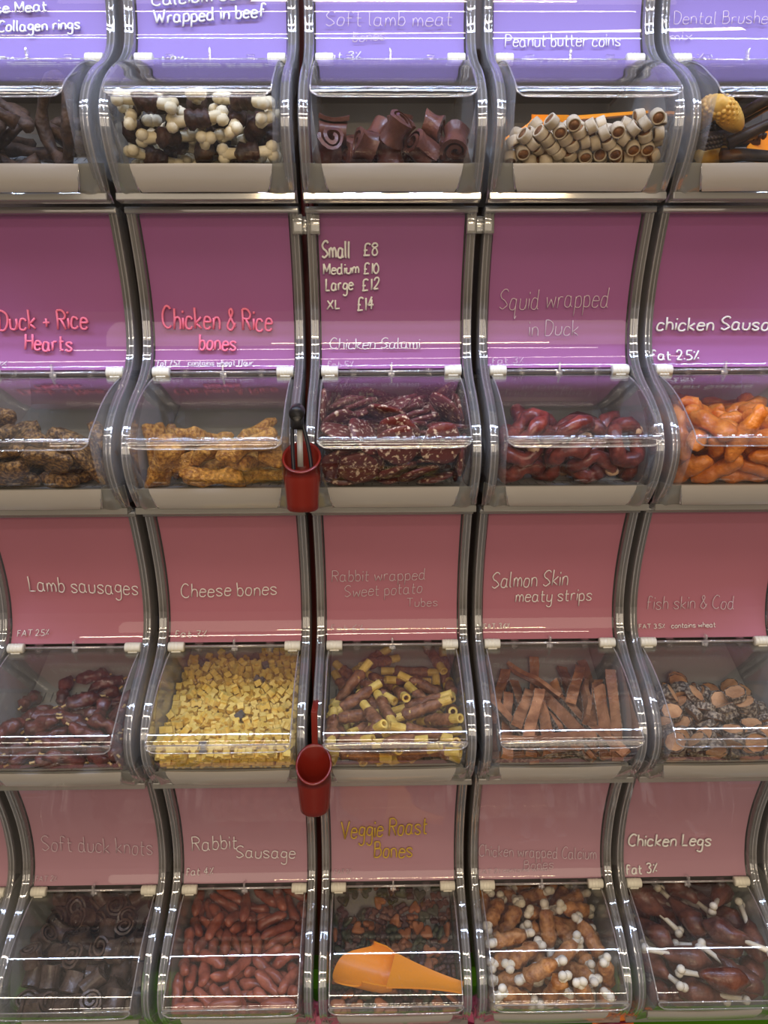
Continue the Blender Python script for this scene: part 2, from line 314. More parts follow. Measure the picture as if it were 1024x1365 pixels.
TEXT = """1 1|se Meat|-38 53 19 56 10|W
1 1|Collagen rings|-36 34 54 37 11|W
1 1|5%|-34 -2 -18 -2 6|W
1 2|Calcium bone|-65 61 50 69 11|W
1 2|Wrapped in beef|-64 43 60 50 13|W
1 2|fat 2%|-72 -2 -32 -2 7|W
1 3|Soft lamb meat|-72 41 69 41 15|f
1 3|bones|-42 23 -6 26 11|f
1 3|fat 3%|-76 1 -34 3 9|w
1 4|Peanut butter coins|-71 18 59 19 14|w
1 5|Dental Brushe|-79 43 27 44 13|f
1 5|mix|-83 25 -59 26 10|f
1 5|1.4%|-75 1 -47 2 8|f
2 1|Duck + Rice|-65 52 39 53 22|P
2 1|Hearts|-36 28 19 27 18|P
2 1|1%|-67 10 -58 10 5|w
2 2|Chicken & Rice|-72 53 57 49 24|P
2 2|bones|-30 27 13 27 18|P
2 2|fat 7.5%|-80 9 -53 9 6|w
2 2|contains wheat flour|-43 9 34 9 6|w
2 3|Small|-80 130 -48 131 17|W
2 3|£8|-32 133 -16 134 12|W
2 3|Medium|-79 113 -38 114 11|W
2 3|£10|-32 113 -15 114 11|W
2 3|Large|-77 95 -45 96 13|W
2 3|£12|-34 95 -15 97 12|W
2 3|XL|-76 74 -61 75 10|W
2 3|£14|-40 72 -21 74 14|W
2 3|Chicken Salami|-73 28 34 28 12|w
2 3|fat 5%|-77 6 -46 6 7|f
2 4|Squid wrapped|-71 73 59 76 22|f
2 4|in Duck|-34 42 25 43 18|f
2 4|fat 3%|-80 9 -42 10 7|f
2 5|chicken Sausa|-79 48 58 48 15|W
2 5|fat 2.5%|-86 13 -28 13 11|W
3 1|Lamb sausages|-56 73 79 66 20|w
3 1|FAT 2.5%|-75 14 -36 15 7|w
3 2|Cheese bones|-67 62 53 64 18|w
3 2|fat 7%|-77 11 -37 11 8|w
3 3|Rabbit wrapped|-76 81 42 83 15|f
3 3|Sweet potato|-60 60 38 65 15|f
3 3|Tubes|19 47 58 47 11|f
3 3|fat 6%|-79 16 -38 16 8|f
3 4|Salmon Skin|-73 70 23 74 21|w
3 4|meaty strips|-42 51 55 53 16|w
3 4|FAT 3.6%|-83 17 -50 18 6|w
3 5|fish skin & Cod|-72 40 41 40 17|f
3 5|FAT 3.5%|-82 16 -49 16 5|w
3 5|contains wheat|-40 16 17 17 6|w
4 1|Soft duck knots|-71 52 76 43 23|f
4 1|FAT 2%|-81 11 -53 11 6|f
4 2|Rabbit|-71 48 -11 51 21|w
4 2|Sausage|-12 38 67 35 17|w
4 2|fat 4%|-80 15 -44 16 9|w
4 3|Veggie Roast|-70 64 46 70 28|G
4 3|Bones|-25 35 26 35 22|G
4 3|FAT 2%|-79 14 -57 15 5|f
4 4|Chicken wrapped Calcium|-83 35 77 28 16|f
4 4|Bones|-22 16 18 18 11|f
4 4|FAT 2.1 contains wheat|-84 12 15 15 5|f
4 5|Chicken Legs|-78 47 34 45 17|W
4 5|fat 3%|-82 9 -40 11 11|W"""
PEN = {'W': ('white', .0013), 'w': ('thin', .00075), 'f': ('faint', .00048), 'P': ('pink', .00145), 'G': ('gold', .0011)}
def write(txt, x0, z0, x1, z1, h, pen, rnd):
    """strokes of one line laid on the curve of the sign cover"""
    W = 0; items = []
    for ch in txt:
        if ch == ' ': W += 3.2; continue
        st = [[(int(s[i], 16), int(s[i+1], 16)-4) for i in range(0, len(s), 2)] for s in G[ch].split()]
        mx = max(p[0] for s in st for p in s); items.append((W, st, rnd.uniform(-.35, .35), rnd.uniform(-.05, .05))); W += mx+1.9
    W -= 1.9; sx = (x1-x0)/W; sy = h/9; r = PEN[pen][1]*min(1, .55+h*26); out = []
    for ox, st, dy, sh in items:
        for s in st:
            pts = crom([(a, b, 0) for a, b in s], 4) if len(s) > 2 else [Vector((*s[0], 0)), Vector(((s[0][0]+s[1][0])/2+.15, (s[0][1]+s[1][1])/2, 0)), Vector((*s[1], 0))]
            q = []
            for p in pts:
                X = (ox+p.x+p.y*(.06+sh))*sx; u = X/(x1-x0); x = x0+X; z = z0+(z1-z0)*u+(p.y+dy)*sy
                q.append((x, -interp(z, COVER)-.0005, z))
            out.append(sweep(q, r, 6, sq=1))
    return merge(*out)
COVER = profile(SIGN, 6); COVER.append((.0, .002)); COVER.append((-.01, .006))

NAMES = {(1, 1): 'dark collagen rings', (1, 2): 'white calcium bones wrapped in beef', (1, 3): 'brown rolled lamb treats', (1, 4): 'cream and brown coin treats', (1, 5): 'dental brush sticks and yellow chews',
 (2, 1): 'dark brown rice coated hearts', (2, 2): 'golden rice coated bones', (2, 3): 'white flecked red salami discs', (2, 4): 'dark red wrapped squid rings', (2, 5): 'bright orange chicken sausages',
 (3, 1): 'dark wrinkled lamb sausages', (3, 2): 'small yellow cheese bones', (3, 3): 'wrapped yellow sweet potato tubes', (3, 4): 'long flat salmon strips', (3, 5): 'round fish skin discs',
 (4, 1): 'dark brown duck knots', (4, 2): 'reddish brown rabbit sausages', (4, 3): 'mixed veggie bones under an orange scoop', (4, 4): 'meat wrapped bones with white ends', (4, 5): 'dark drumsticks with white bone ends'}
ROW = {1: 'top', 2: 'second', 3: 'third', 4: 'bottom'}; CARD = {1: 'lavender', 2: 'purple', 3: 'pink', 4: 'dusty pink'}
def make_bin(r, c):
    t = obj('treat_bin', None, None, (XC[c], D, HZ[r]))
    t.empty_display_size = .02
    if (r, c) in NAMES: t['label'] = 'clear bin of %s under a %s sign' % (NAMES[r, c], CARD[r])
    else: t['label'] = 'cut off clear bin at the %s edge of the %s row' % ('left' if c < 3 else 'right', ROW[r])
    t['category'] = 'bin'; t['group'] = 'treat bins on the wall'
    P = lambda n, k, par=t, loc=(0, 0, 0), **q: obj(n, ME[k], par, loc, **q)
    for s in 'LR':
        P('side_wall', 'wall'+s); P('side_cheek', 'cheek'+s); g = P('side_rim', 'rim'+s); P('rim_bead', 'bead'+s, g); f = P('foot', 'foot'+s); P('corner_bead', 'bead2'+s, f)
    P('back_panel', 'back_panel'); P('roof_panel', 'roof_panel'); P('chute_panel', 'chute_back'); P('top_cap', 'top_cap')
    fl = P('bin_floor', 'bin_floor'); P('floor_slot', 'floor_slots', fl, kind='stuff')
    P('front_panel', 'front_panel'); b = P('base_strip', 'base_strip', label='milky white strip'); P('underside', 'underside')
    l = P('lid', 'lid'); P('lid_lip', 'lid_lip', l); P('lid_edge', 'lid_edge', l)
    for x in (-.0735, .0735): P('hinge', 'hinge', l, (x, -.004, .001), label='cream hinge barrel')
    rod = P('hinge_rod', 'hinge_rod', t, (0, -.003, .001))
    for x in (-.045, .045): P('clip', 'clip', rod, (x, 0, 0))
    P('latch_tab', 'latch_tab', rod)
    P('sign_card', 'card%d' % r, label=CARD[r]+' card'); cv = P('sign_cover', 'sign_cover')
    rnd = random.Random(r*10+c)
    for line in TEXT.strip().split('\n'):
        rc, txt, n, pen = line.split('|')
        if rc == '%d %d' % (r, c):
            a = [float(q)/1000 for q in n.split()]
            put('handwriting', write(txt, *a, pen, rnd), PEN[pen][0], cv, label={'P': 'pink handwriting', 'G': 'gold handwriting', 'W': 'white handwriting', 'w': 'thin white handwriting', 'f': 'worn faint handwriting'}[pen])
    return t
for r in (1, 2, 3, 4):
    for c in range(7):
        if (c in (0, 6)) and r < 3: continue
        make_bin(r, c)
for (x, nm) in (((XC[2]+XC[3])/2+.004, 'clear bracket at the top of the gap left of the price list sign'), ((XC[3]+XC[4])/2, 'clear bracket at the top of the gap right of the price list sign')):
    put('joining_bracket', merge(box(x-.0155, x-.0040, D-.0300, D-.0180, HZ[2]+.153, HZ[2]+.1745, .001), box(x+.0040, x+.0155, D-.0300, D-.0180, HZ[2]+.153, HZ[2]+.1745, .001), box(x-.0150, x+.0150, D-.0190, D-.0160, HZ[2]+.155, HZ[2]+.1740, .0006)), 'foot', label=nm, category='bracket')
# ---------------------------------------------------------------- treats: each builder returns [(name, mesh, label or None), ...], the first one is the thing, the rest its parts
F = dict(
    collagen=food('collagen', (.030, .016, .010), (.10, .055, .032), 90, .6, .6, 260), calcium=food('calcium', (.78, .66, .40), (.90, .82, .60), 50, .5, .15),
    beef=food('beef_wrap', (.02, .009, .007), (.07, .028, .018), 120, .5, .5, 300), lamb=food('lamb_roll', (.075, .022, .014), (.16, .055, .035), 50, .35, .3, 300, coat=.2),
    cream=food('coin_shell', (.50, .40, .26), (.68, .58, .42), 60, .6, .2), peanut=food('coin_filling', (.16, .065, .022), (.34, .15, .05), 140, .6, .4),
    brush=food('dark_brush', (.018, .012, .010), (.05, .03, .022), 80, .45, .3), corn=food('yellow_chew', (.70, .36, .05), (.85, .52, .12), 60, .4, .2), greenc=food('green_chew', (.02, .06, .03), (.05, .12, .06), 60, .4, .2),
    heart=food('duck_heart', (.085, .038, .016), (.60, .34, .11), 260, .3, 1.0, 620, ramp=(.42, .72)), gold=food('golden_bone', (.30, .105, .012), (.84, .44, .09), 240, .3, 1.0, 620, ramp=(.36, .68)),
    salami=food('salami', (.13, .022, .018), (.80, .62, .45), 210, .35, .4, 260, ramp=(.56, .66)), salamirim=food('salami_rim', (.11, .02, .016), (.26, .06, .04), 90, .3, .4, coat=.3),
    squid=food('squid', (.10, .015, .014), (.26, .05, .035), 80, .3, .5, 200, coat=.4), squidw=food('squid_tip', (.60, .36, .20), (.75, .52, .34), 60, .4, .2),
    orange=food('orange_sausage', (.62, .15, .012), (.90, .30, .04), 70, .35, .9, 190, coat=.25), lambs=food('lamb_sausage', (.055, .012, .010), (.17, .04, .028), 70, .3, .7, 160, coat=.35),
    cheese=food('cheese', (.82, .55, .08), (.95, .72, .20), 120, .6, .25, 350, vary=.1), cheesed=food('cheese_dark', (.10, .10, .10), (.16, .15, .16), 100, .6, .2),
    potato=food('sweet_potato', (.62, .40, .06), (.84, .62, .16), 90, .5, .3), wrap=food('rabbit_wrap', (.13, .042, .015), (.38, .165, .07), 120, .4, .7, 260, ramp=(.35, .7)),
    salmon=food('salmon_strip', (.22, .08, .03), (.50, .23, .10), 45, .45, .4, 300, vary=.3), skin=food('fish_skin', (.07, .045, .03), (.42, .34, .24), 260, .35, .8, 400, ramp=(.45, .62)),
    cod=food('cod', (.40, .18, .07), (.66, .36, .16), 60, .6, .4, 300), knot=food('duck_knot', (.045, .027, .019), (.125, .080, .056), 90, .28, .35, 320, coat=.3),
    rabbit=food('rabbit_sausage', (.25, .055, .03), (.46, .14, .08), 60, .33, .5, 150, coat=.3), v1=food('veggie_orange', (.34, .12, .05), (.50, .20, .09), 60), v2=food('veggie_brown', (.10, .045, .03), (.20, .09, .06), 60),
    v3=food('veggie_green', (.035, .055, .03), (.09, .11, .07), 60), v4=food('veggie_dark', (.05, .025, .03), (.12, .06, .065), 60),
    chick=food('chicken_wrap', (.26, .09, .025), (.58, .28, .10), 110, .4, .8, 240), white=food('bone_white', (.72, .66, .50), (.86, .82, .70), 60, .45, .15), leg=food('drumstick', (.075, .022, .014), (.20, .07, .04), 70, .38, .6, 160, coat=.25),
    tip=food('sausage_tip', (.55, .36, .12), (.70, .50, .22), 60),
)
def fm(name, vf, m, **k): return mk(name, vf, F[m], **k)
def knobs(L, r, k): return merge(*[ball(k, (s*L/2, t*k*.66, 0), (1.05, 1, .9)) for s in (-1, 1) for t in (-1, 1)])
def bone_vf(L, r, k): return merge(sweep([(-L/2, 0, 0), (-L/4, 0, 0), (L/4, 0, 0), (L/2, 0, 0)], [r*1.2, r, r, r*1.2], 8), knobs(L, r, k))
def wrapped(L, r, n, seed, m, frac=.6):
    v = sweep([(L*frac*(-.5+i/9), 0, 0) for i in range(10)], [r*(.6 if i in (0, 9) else 1+.12*math.sin(i*2.1+seed)) for i in range(10)], n)
    return lump(v, .0022, 120, seed)
def t_ring(v):
    a = [.0, .4, -.3][v]; R = .020+.003*v; N = 14
    path = [(R*math.cos(t)*1.25, R*math.sin(t), .0035*math.sin(2*t+v)) for t in [(-2.75+5.5*i/N)*(1 if v else .93) for i in range(N+1)]]
    return [('treat_ring', fm('collagen_ring', lump(sweep(path, [.0052+.0012*math.sin(i*1.9+v) for i in range(N+1)], 8), .0022, 130, v), 'collagen'), None)]
def t_calcium(v): return [('wrapped_bone', fm('calcium_bone', bone_vf(.044, .0046, .0056), 'calcium'), None), ('meat_wrap', fm('beef_wrap', wrapped(.042, .0082, 9, v, 'beef', .50), 'beef'), 'dark meat wrap')]
def roll_vf(R, L, turns, th, n=26, flare=.0):
    """a rolled-up sheet: spiral cross-section with thickness"""
    out = []
    for i in range(n+1):
        t = i/n; a = turns*2*math.pi*t; r = R*(.30+.70*t); out.append((r*math.cos(a), r*math.sin(a)))
    rows = [[(x, p[0]*(1+flare*(abs(x)/L)**2), p[1]*(1+flare*(abs(x)/L)**2)) for p in out] for x in (-L/2, -L/4, 0, L/4, L/2)]
    return thick(strip(rows), th)
def t_lamb(v): return [('lamb_roll', fm('lamb_roll', lump(roll_vf(.0125+.001*v, .024-.003*v, 1.7+.2*v, .0034, flare=.5), .0028, 60, v), 'lamb'), None)]
def t_coin(v):
    sh = [(-.0045, 0), (-.0045, .0050), (-.0030, .0053), (-.0030, .0058), (-.0038, .0066), (0, .0072), (.0038, .0066), (.0030, .0058), (.0030, .0053), (.0045, .0050), (.0045, 0)]
    ring = [(x*1.0, r) for x, r in ((-.0034, .0053), (-.0048, .0057), (-.0046, .0069), (-.003, .0072), (.003, .0072), (.0046, .0069), (.0048, .0057), (.0034, .0053))]
    n = 18; V = [(x, r*math.cos(2*math.pi*k/n), r*math.sin(2*math.pi*k/n)) for x, r in ring for k in range(n)]; m = len(ring)
    Fc = [(i*n+k, i*n+(k+1) % n, ((i+1) % m)*n+(k+1) % n, ((i+1) % m)*n+k) for i in range(m) for k in range(n)]
    return [('coin_treat', fm('coin_treat', (V, Fc), 'cream'), None), ('filling', fm('filling', sweep([(-.0040, 0, 0), (.0040, 0, 0)], .0054, 12), 'peanut'), 'brown filling')]
def t_brush(v):
    L = .085; h = sweep([(-L/2, 0, 0), (-L/4, .001, .001), (L/6, -.001, 0), (L/2-.004, 0, 0)], [.0075, .0062, .0060, .0075], 6, sq=.75)
    br = [ball(.0024, (L/2-.022+.0052*i, .004*j, .0062), (1, 1, 1.6), 6, 4) for i in range(5) for j in (-1, 0, 1)]
    return [('dental_brush', fm('dental_brush', merge(h, *br), 'brush'), None)]
def t_corn(v):
    N = 10; cob = sweep([(-.026+.052*i/N, 0, 0) for i in range(N+1)], [.0105*math.sin(math.pi*(.16+.70*i/N))+.002 for i in range(N+1)], 12)
    ks = [ball(.0030, (-.020+.0052*i, .0100*math.sin(math.pi*(.2+.066*i))*math.cos(2*math.pi*(k+.5*(i % 2))/12), .0100*math.sin(math.pi*(.2+.066*i))*math.sin(2*math.pi*(k+.5*(i % 2))/12)), (1, 1, 1), 6, 4) for i in range(8) for k in range(12)]
    return [('yellow_chew', fm('yellow_chew', merge(cob, *ks), 'corn'), None)]
def flat_outline(out, t, seed, amp, fr=60, dome=.25):
    """closed outline -> domed, bumpy slab"""
    P = crom([(a, b, 0) for a, b in out], 3, True); n = len(P); rows = []
    for s, z in ((.0, 1+dome), (.45, 1+dome*.8), (.8, 1), (1, .55), (1.03, 0), (1, -.55), (.8, -1), (.45, -1-dome*.6), (0, -1-dome*.6)):
        rows.append([Vector((p.x*s, p.y*s, z*t/2)) for p in P])
    V = [rows[0][0]]+[p for r in rows[1:-1] for p in r]+[rows[-1][0]]; Fc = []
    for k in range(n):
        k2 = (k+1) % n; Fc.append((0, 1+k, 1+k2)); b = 1+6*n; Fc.append((b+n, b+k2, b+k))
        for i in range(6): Fc.append((1+i*n+k, 1+(i+1)*n+k, 1+(i+1)*n+k2, 1+i*n+k2))
    return lump((V, Fc), amp, fr, seed)
HEART = [(0, -.022), (.012, -.010), (.021, .004), (.019, .016), (.009, .019), (0, .012), (-.009, .019), (-.019, .016), (-.021, .004), (-.012, -.010)]
def BONE(L, k, r): return [(-L/2-k*.4, k*.9), (-L/2+k*.6, k*.9), (-L/4, r), (0, r*.9), (L/4, r), (L/2-k*.6, k*.9), (L/2+k*.4, k*.9), (L/2+k*.35, 0), (L/2+k*.4, -k*.9), (L/2-k*.6, -k*.9), (L/4, -r), (0, -r*.9), (-L/4, -r), (-L/2+k*.6, -k*.9), (-L/2-k*.4, -k*.9), (-L/2-k*.35, 0)]
def t_heart(v): return [('heart_treat', fm('heart_treat', flat_outline([(a*1.15, b*1.15) for a, b in HEART], .011, v, .0045, 70), 'heart'), None)]
def t_gold(v): return [('golden_bone', fm('golden_bone', flat_outline(BONE(.048, .012, .0095), .012, v, .0040, 75), 'gold'), None)]
def circ(r, n=10, j=0, seed=0):
    rn = random.Random(seed); return [(r*(1+rn.uniform(-j, j))*math.cos(2*math.pi*i/n), r*(1+rn.uniform(-j, j))*math.sin(2*math.pi*i/n)) for i in range(n)]
def t_salami(v): return [('salami_disc', fm('salami_disc', flat_outline(circ(.021, 10, .08, v), .0065, v, .0026, 50, .1), 'salami'), None)]
def t_squid(v):
    R = .013+.002*v; N = 16; path = [(R*1.2*math.cos(t), R*math.sin(t), .003*math.sin(3*t)) for t in [2*math.pi*i/N for i in range(N)]]
    r = lump(sweep(path, [.0068+.0012*math.sin(i*2.3+v) for i in range(N)], 8, closed=True), .0026, 110, v)
    return [('wrapped_squid', fm('wrapped_squid', r, 'squid'), None), ('squid_tip', fm('squid_tip', lump(ball(.0052, (R*1.2, .002, .0045), (1.3, 1, .8)), .001, 200, v), 'squidw'), 'pale tip')]
def saus(L, r, bend, seed, amp, fr=80, n=12):
    N = 16; path = []; R = []
    for i in range(N+1):
        t = -1+2*i/N; path.append((L/2*t, bend*(1-t*t), 0)); R.append(r*(max(0.05, 1-abs(t)**5))**.5 if abs(t) < 1 else r*.3)
    return lump(lump(sweep(path, R, n), amp, fr, seed), amp*.45, fr*3.2, seed+9)
def t_orange(v): return [('orange_sausage', fm('orange_sausage', saus(.062-.006*v, .0085, .004*v, v, .0030, 75), 'orange'), None)]
def tips(L, r, bend=0): return merge(*[sweep([(s*(L/2-.002), 0, 0), (s*(L/2+.0022), .0006, .0005), (s*(L/2+.0042), .001, .001)], [r*.38, r*.2, r*.28], 6) for s in (-1, 1)])
def t_lambs(v): return [('lamb_sausage', fm('lamb_sausage', saus(.038-.003*v, .0070, .003*(v-1), v, .0034, 110), 'lambs'), None), ('sausage_tip', fm('sausage_tip', tips(.038-.003*v, .005), 'tip'), 'pale knotted tip')]
def t_cheese(v):
    o = [(-.0050, .0032), (-.0026, .0036), (-.0016, .0019), (.0016, .0019), (.0026, .0036), (.0050, .0032), (.0050, -.0032), (.0026, -.0036), (.0016, -.0019), (-.0016, -.0019), (-.0026, -.0036), (-.0050, -.0032)]
    n = len(o); V = [(a, b, s*.0030) for s in (-1, 1) for a, b in o]
    return [('cheese_bone', fm('cheese_bone', (V, [tuple(range(n))[::-1], tuple(range(n, 2*n))]+[(k, (k+1) % n, n+(k+1) % n, n+k) for k in range(n)]), 'cheesed' if v == 9 else 'cheese', smooth=False), None)]
def tube_vf(L, r, ri, n=12):
    ring = [(-L/2, ri), (-L/2, r), (L/2, r), (L/2, ri)]; V = [(x, q*math.cos(2*math.pi*k/n), q*math.sin(2*math.pi*k/n)) for x, q in ring for k in range(n)]
    return V, [(i*n+k, i*n+(k+1) % n, ((i+1) % 4)*n+(k+1) % n, ((i+1) % 4)*n+k) for i in range(4) for k in range(n)]
def t_tube(v):
    L = .066-.012*v; return [('wrapped_tube', fm('wrapped_tube', tube_vf(L, .0046, .0026), 'potato', smooth=False), 'yellow tube'), ('meat_wrap', fm('meat_wrap', xf(wrapped(L, .0062, 9, v, 'wrap', .66), (.002, 0, 0)), 'wrap'), 'brown meat wrap')]
def t_strip(v):
    L = .095-.012*v; N = 8; V = []; 
    rows = [[(L*(-.5+i/N)+.0004*j, b+.0012*math.sin(i*.6+v), c+.0015*math.sin(i*.9+v*2)) for j, (b, c) in enumerate([(-.0056, -.0022), (.0056, -.0026), (.0060, .0022), (-.0054, .0026), (-.0056, -.0022)])] for i in range(N+1)]
    q = strip(rows); q = (q[0], q[1]+[(0, 1, 2, 3), (N*5+3, N*5+2, N*5+1, N*5)])
    sk = strip([[(p[1][0], p[1][1]*1.0+.0003, p[1][2]-.0004), (p[2][0], p[2][1]+.0004, p[2][2]+.0004)] for p in rows])
    return [('salmon_strip', fm('salmon_strip', lump(q, .0010, 90, v), 'salmon', smooth=False), None), ('fish_skin', fm('fish_skin', thick(lump(sk, .0010, 90, v), .0006), 'skin'), 'silvery skin edge')]
def t_disc(v):
    o = circ(.0125, 8, .05, v+3); n = 8; V = [(a*s, b*s, z) for s, z in ((.86, -.0036), (.86, .0036)) for a, b in o]
    d = (V, [tuple(range(n))[::-1], tuple(range(n, 2*n))]+[(k, (k+1) % n, n+(k+1) % n, n+k) for k in range(n)])
    P = crom([(a, b, 0) for a, b in o], 2, True); rim = strip([[(p.x*.87, p.y*.87, z) for p in P+P[:1]] for z in (-.0036, -.0015, .0015, .0036)])
    return [('fish_disc', fm('fish_disc', lump(d, .0008, 90, v), 'cod', smooth=False), None), ('fish_skin', fm('fish_skin', thick(lump(rim, .0009, 160, v), -.0007), 'skin'), 'grey skin rim')]
def t_knot(v): return [('duck_knot', fm('duck_knot', lump(roll_vf(.0120+.001*v, .025-.004*v, 2.1, .0026, 30, .5), .0026, 60, v+5), 'knot'), None)]
def t_rabbit(v): return [('rabbit_sausage', fm('rabbit_sausage', saus(.039-.004*v, .0054, .002*v, v, .0018, 100), 'rabbit'), None)]
def t_veg(v):
    o = BONE(.010, .0046, .0026) if v % 2 else [(a*.36, b*.36) for a, b in HEART]
    return [('veggie_bone', fm('veggie_bone', flat_outline(o, .0048, v, .0004, 100, .1), ('v1', 'v2', 'v3', 'v4')[v % 4 if v < 4 else v % 4]), None)]
def t_chick(v): return [('wrapped_bone', fm('wrapped_bone', bone_vf(.046, .0036, .0046), 'white'), None), ('meat_wrap', fm('meat_wrap', wrapped(.046, .0078, 9, v, 'chick', .74), 'chick'), 'brown meat wrap')]
def t_leg(v):
    b = merge(sweep([(-.004, 0, 0), (.020, 0, 0), (.032, 0, 0)], [.0028, .0026, .0032], 8), ball(.0044, (.033, .0032, 0)), ball(.0044, (.033, -.0032, 0)))
    N = 9; m = sweep([(-.034+.050*i/N, .0015*math.sin(i), 0) for i in range(N+1)], [.0022, .0075, .0105, .0118, .0118, .0108, .0090, .0070, .0050, .0032], 10)
    return [('drumstick', fm('drumstick', lump(m, .0030, 90, v), 'leg'), None), ('leg_bone', fm('leg_bone', b, 'white'), 'white bone end')]
# (row, column): kind builder, variants, label, category, group
KINDS = {(1, 1): (t_ring, 3, 'dark curled collagen ring heaped in the top left bin', 'dog treat', 'collagen rings in the top left bin'),
 (1, 2): (t_calcium, 2, 'white bone with dark meat wrap in the top row bin', 'dog treat', 'calcium bones wrapped in beef'),
 (1, 3): (t_lamb, 3, 'reddish brown rolled up lamb treat in the middle top bin', 'dog treat', 'rolled lamb treats'),
 (1, 4): (t_coin, 1, 'round cream treat with brown filling in the top row bin', 'dog treat', 'peanut butter coins'),
 (1, 5): (t_brush, 1, 'dark toothbrush shaped chew in the top right bin', 'dog treat', 'dental brushes'),
 (2, 1): (t_heart, 3, 'dark brown grainy heart treat in the second row left bin', 'dog treat', 'duck and rice hearts'),
 (2, 2): (t_gold, 3, 'golden brown grainy bone treat in the second row', 'dog treat', 'chicken and rice bones'),
 (2, 3): (t_salami, 3, 'dark red salami disc with pale flecks', 'dog treat', 'chicken salami discs'),
 (2, 4): (t_squid, 3, 'dark red meat wrapped squid ring with pale tip', 'dog treat', 'duck wrapped squid rings'),
 (2, 5): (t_orange, 3, 'bright orange wrinkled sausage in the second row right bin', 'dog treat', 'orange chicken sausages'),
 (3, 1): (t_lambs, 3, 'dark wrinkled lamb sausage with pale tips in the third row', 'dog treat', 'lamb sausages'),
 (3, 2): (t_cheese, 1, 'tiny yellow bone shaped cheese treat', 'dog treat', 'cheese bones'),
 (3, 3): (t_tube, 2, 'yellow tube wrapped in brown meat', 'dog treat', 'wrapped sweet potato tubes'),
 (3, 4): (t_strip, 2, 'long flat brown salmon strip with skin edge', 'dog treat', 'salmon skin strips'),
 (3, 5): (t_disc, 3, 'round tan fish disc with a crinkled skin rim', 'dog treat', 'fish skin and cod discs'),
 (4, 1): (t_knot, 3, 'dark glossy rolled duck knot in the bottom left bin', 'dog treat', 'soft duck knots'),
 (4, 2): (t_rabbit, 3, 'short reddish brown sausage in the bottom row', 'dog treat', 'rabbit sausages'),
 (4, 3): (t_veg, 8, 'tiny veggie roast treat in the bin with the big orange scoop', 'dog treat', 'veggie roast bones'),
 (4, 4): (t_chick, 2, 'brown meat wrapped stick with white bone ends in the bottom row', 'dog treat', 'chicken wrapped calcium bones'),
 (4, 5): (t_leg, 2, 'dark drumstick treat with a white bone end', 'dog treat', 'chicken leg treats')}
SIZE = {t_ring: 1.28, t_calcium: 1.18, t_lamb: 1.18, t_brush: 1.15, t_corn: 1.0, t_heart: 1.15, t_gold: 1.18, t_salami: 1.08, t_squid: 1.2, t_orange: 1.12, t_lambs: 1.25, t_cheese: 1.25,
        t_tube: 1.2, t_strip: 1.16, t_disc: 1.14, t_knot: 1.08, t_rabbit: 1.3, t_veg: 1.15, t_chick: 1.3, t_leg: 1.25}
def build_treat(fn, v):
    out = fn(v)
    for _, me, _ in out: me.transform(Matrix.Scale(SIZE.get(fn, 1), 4))
    return out
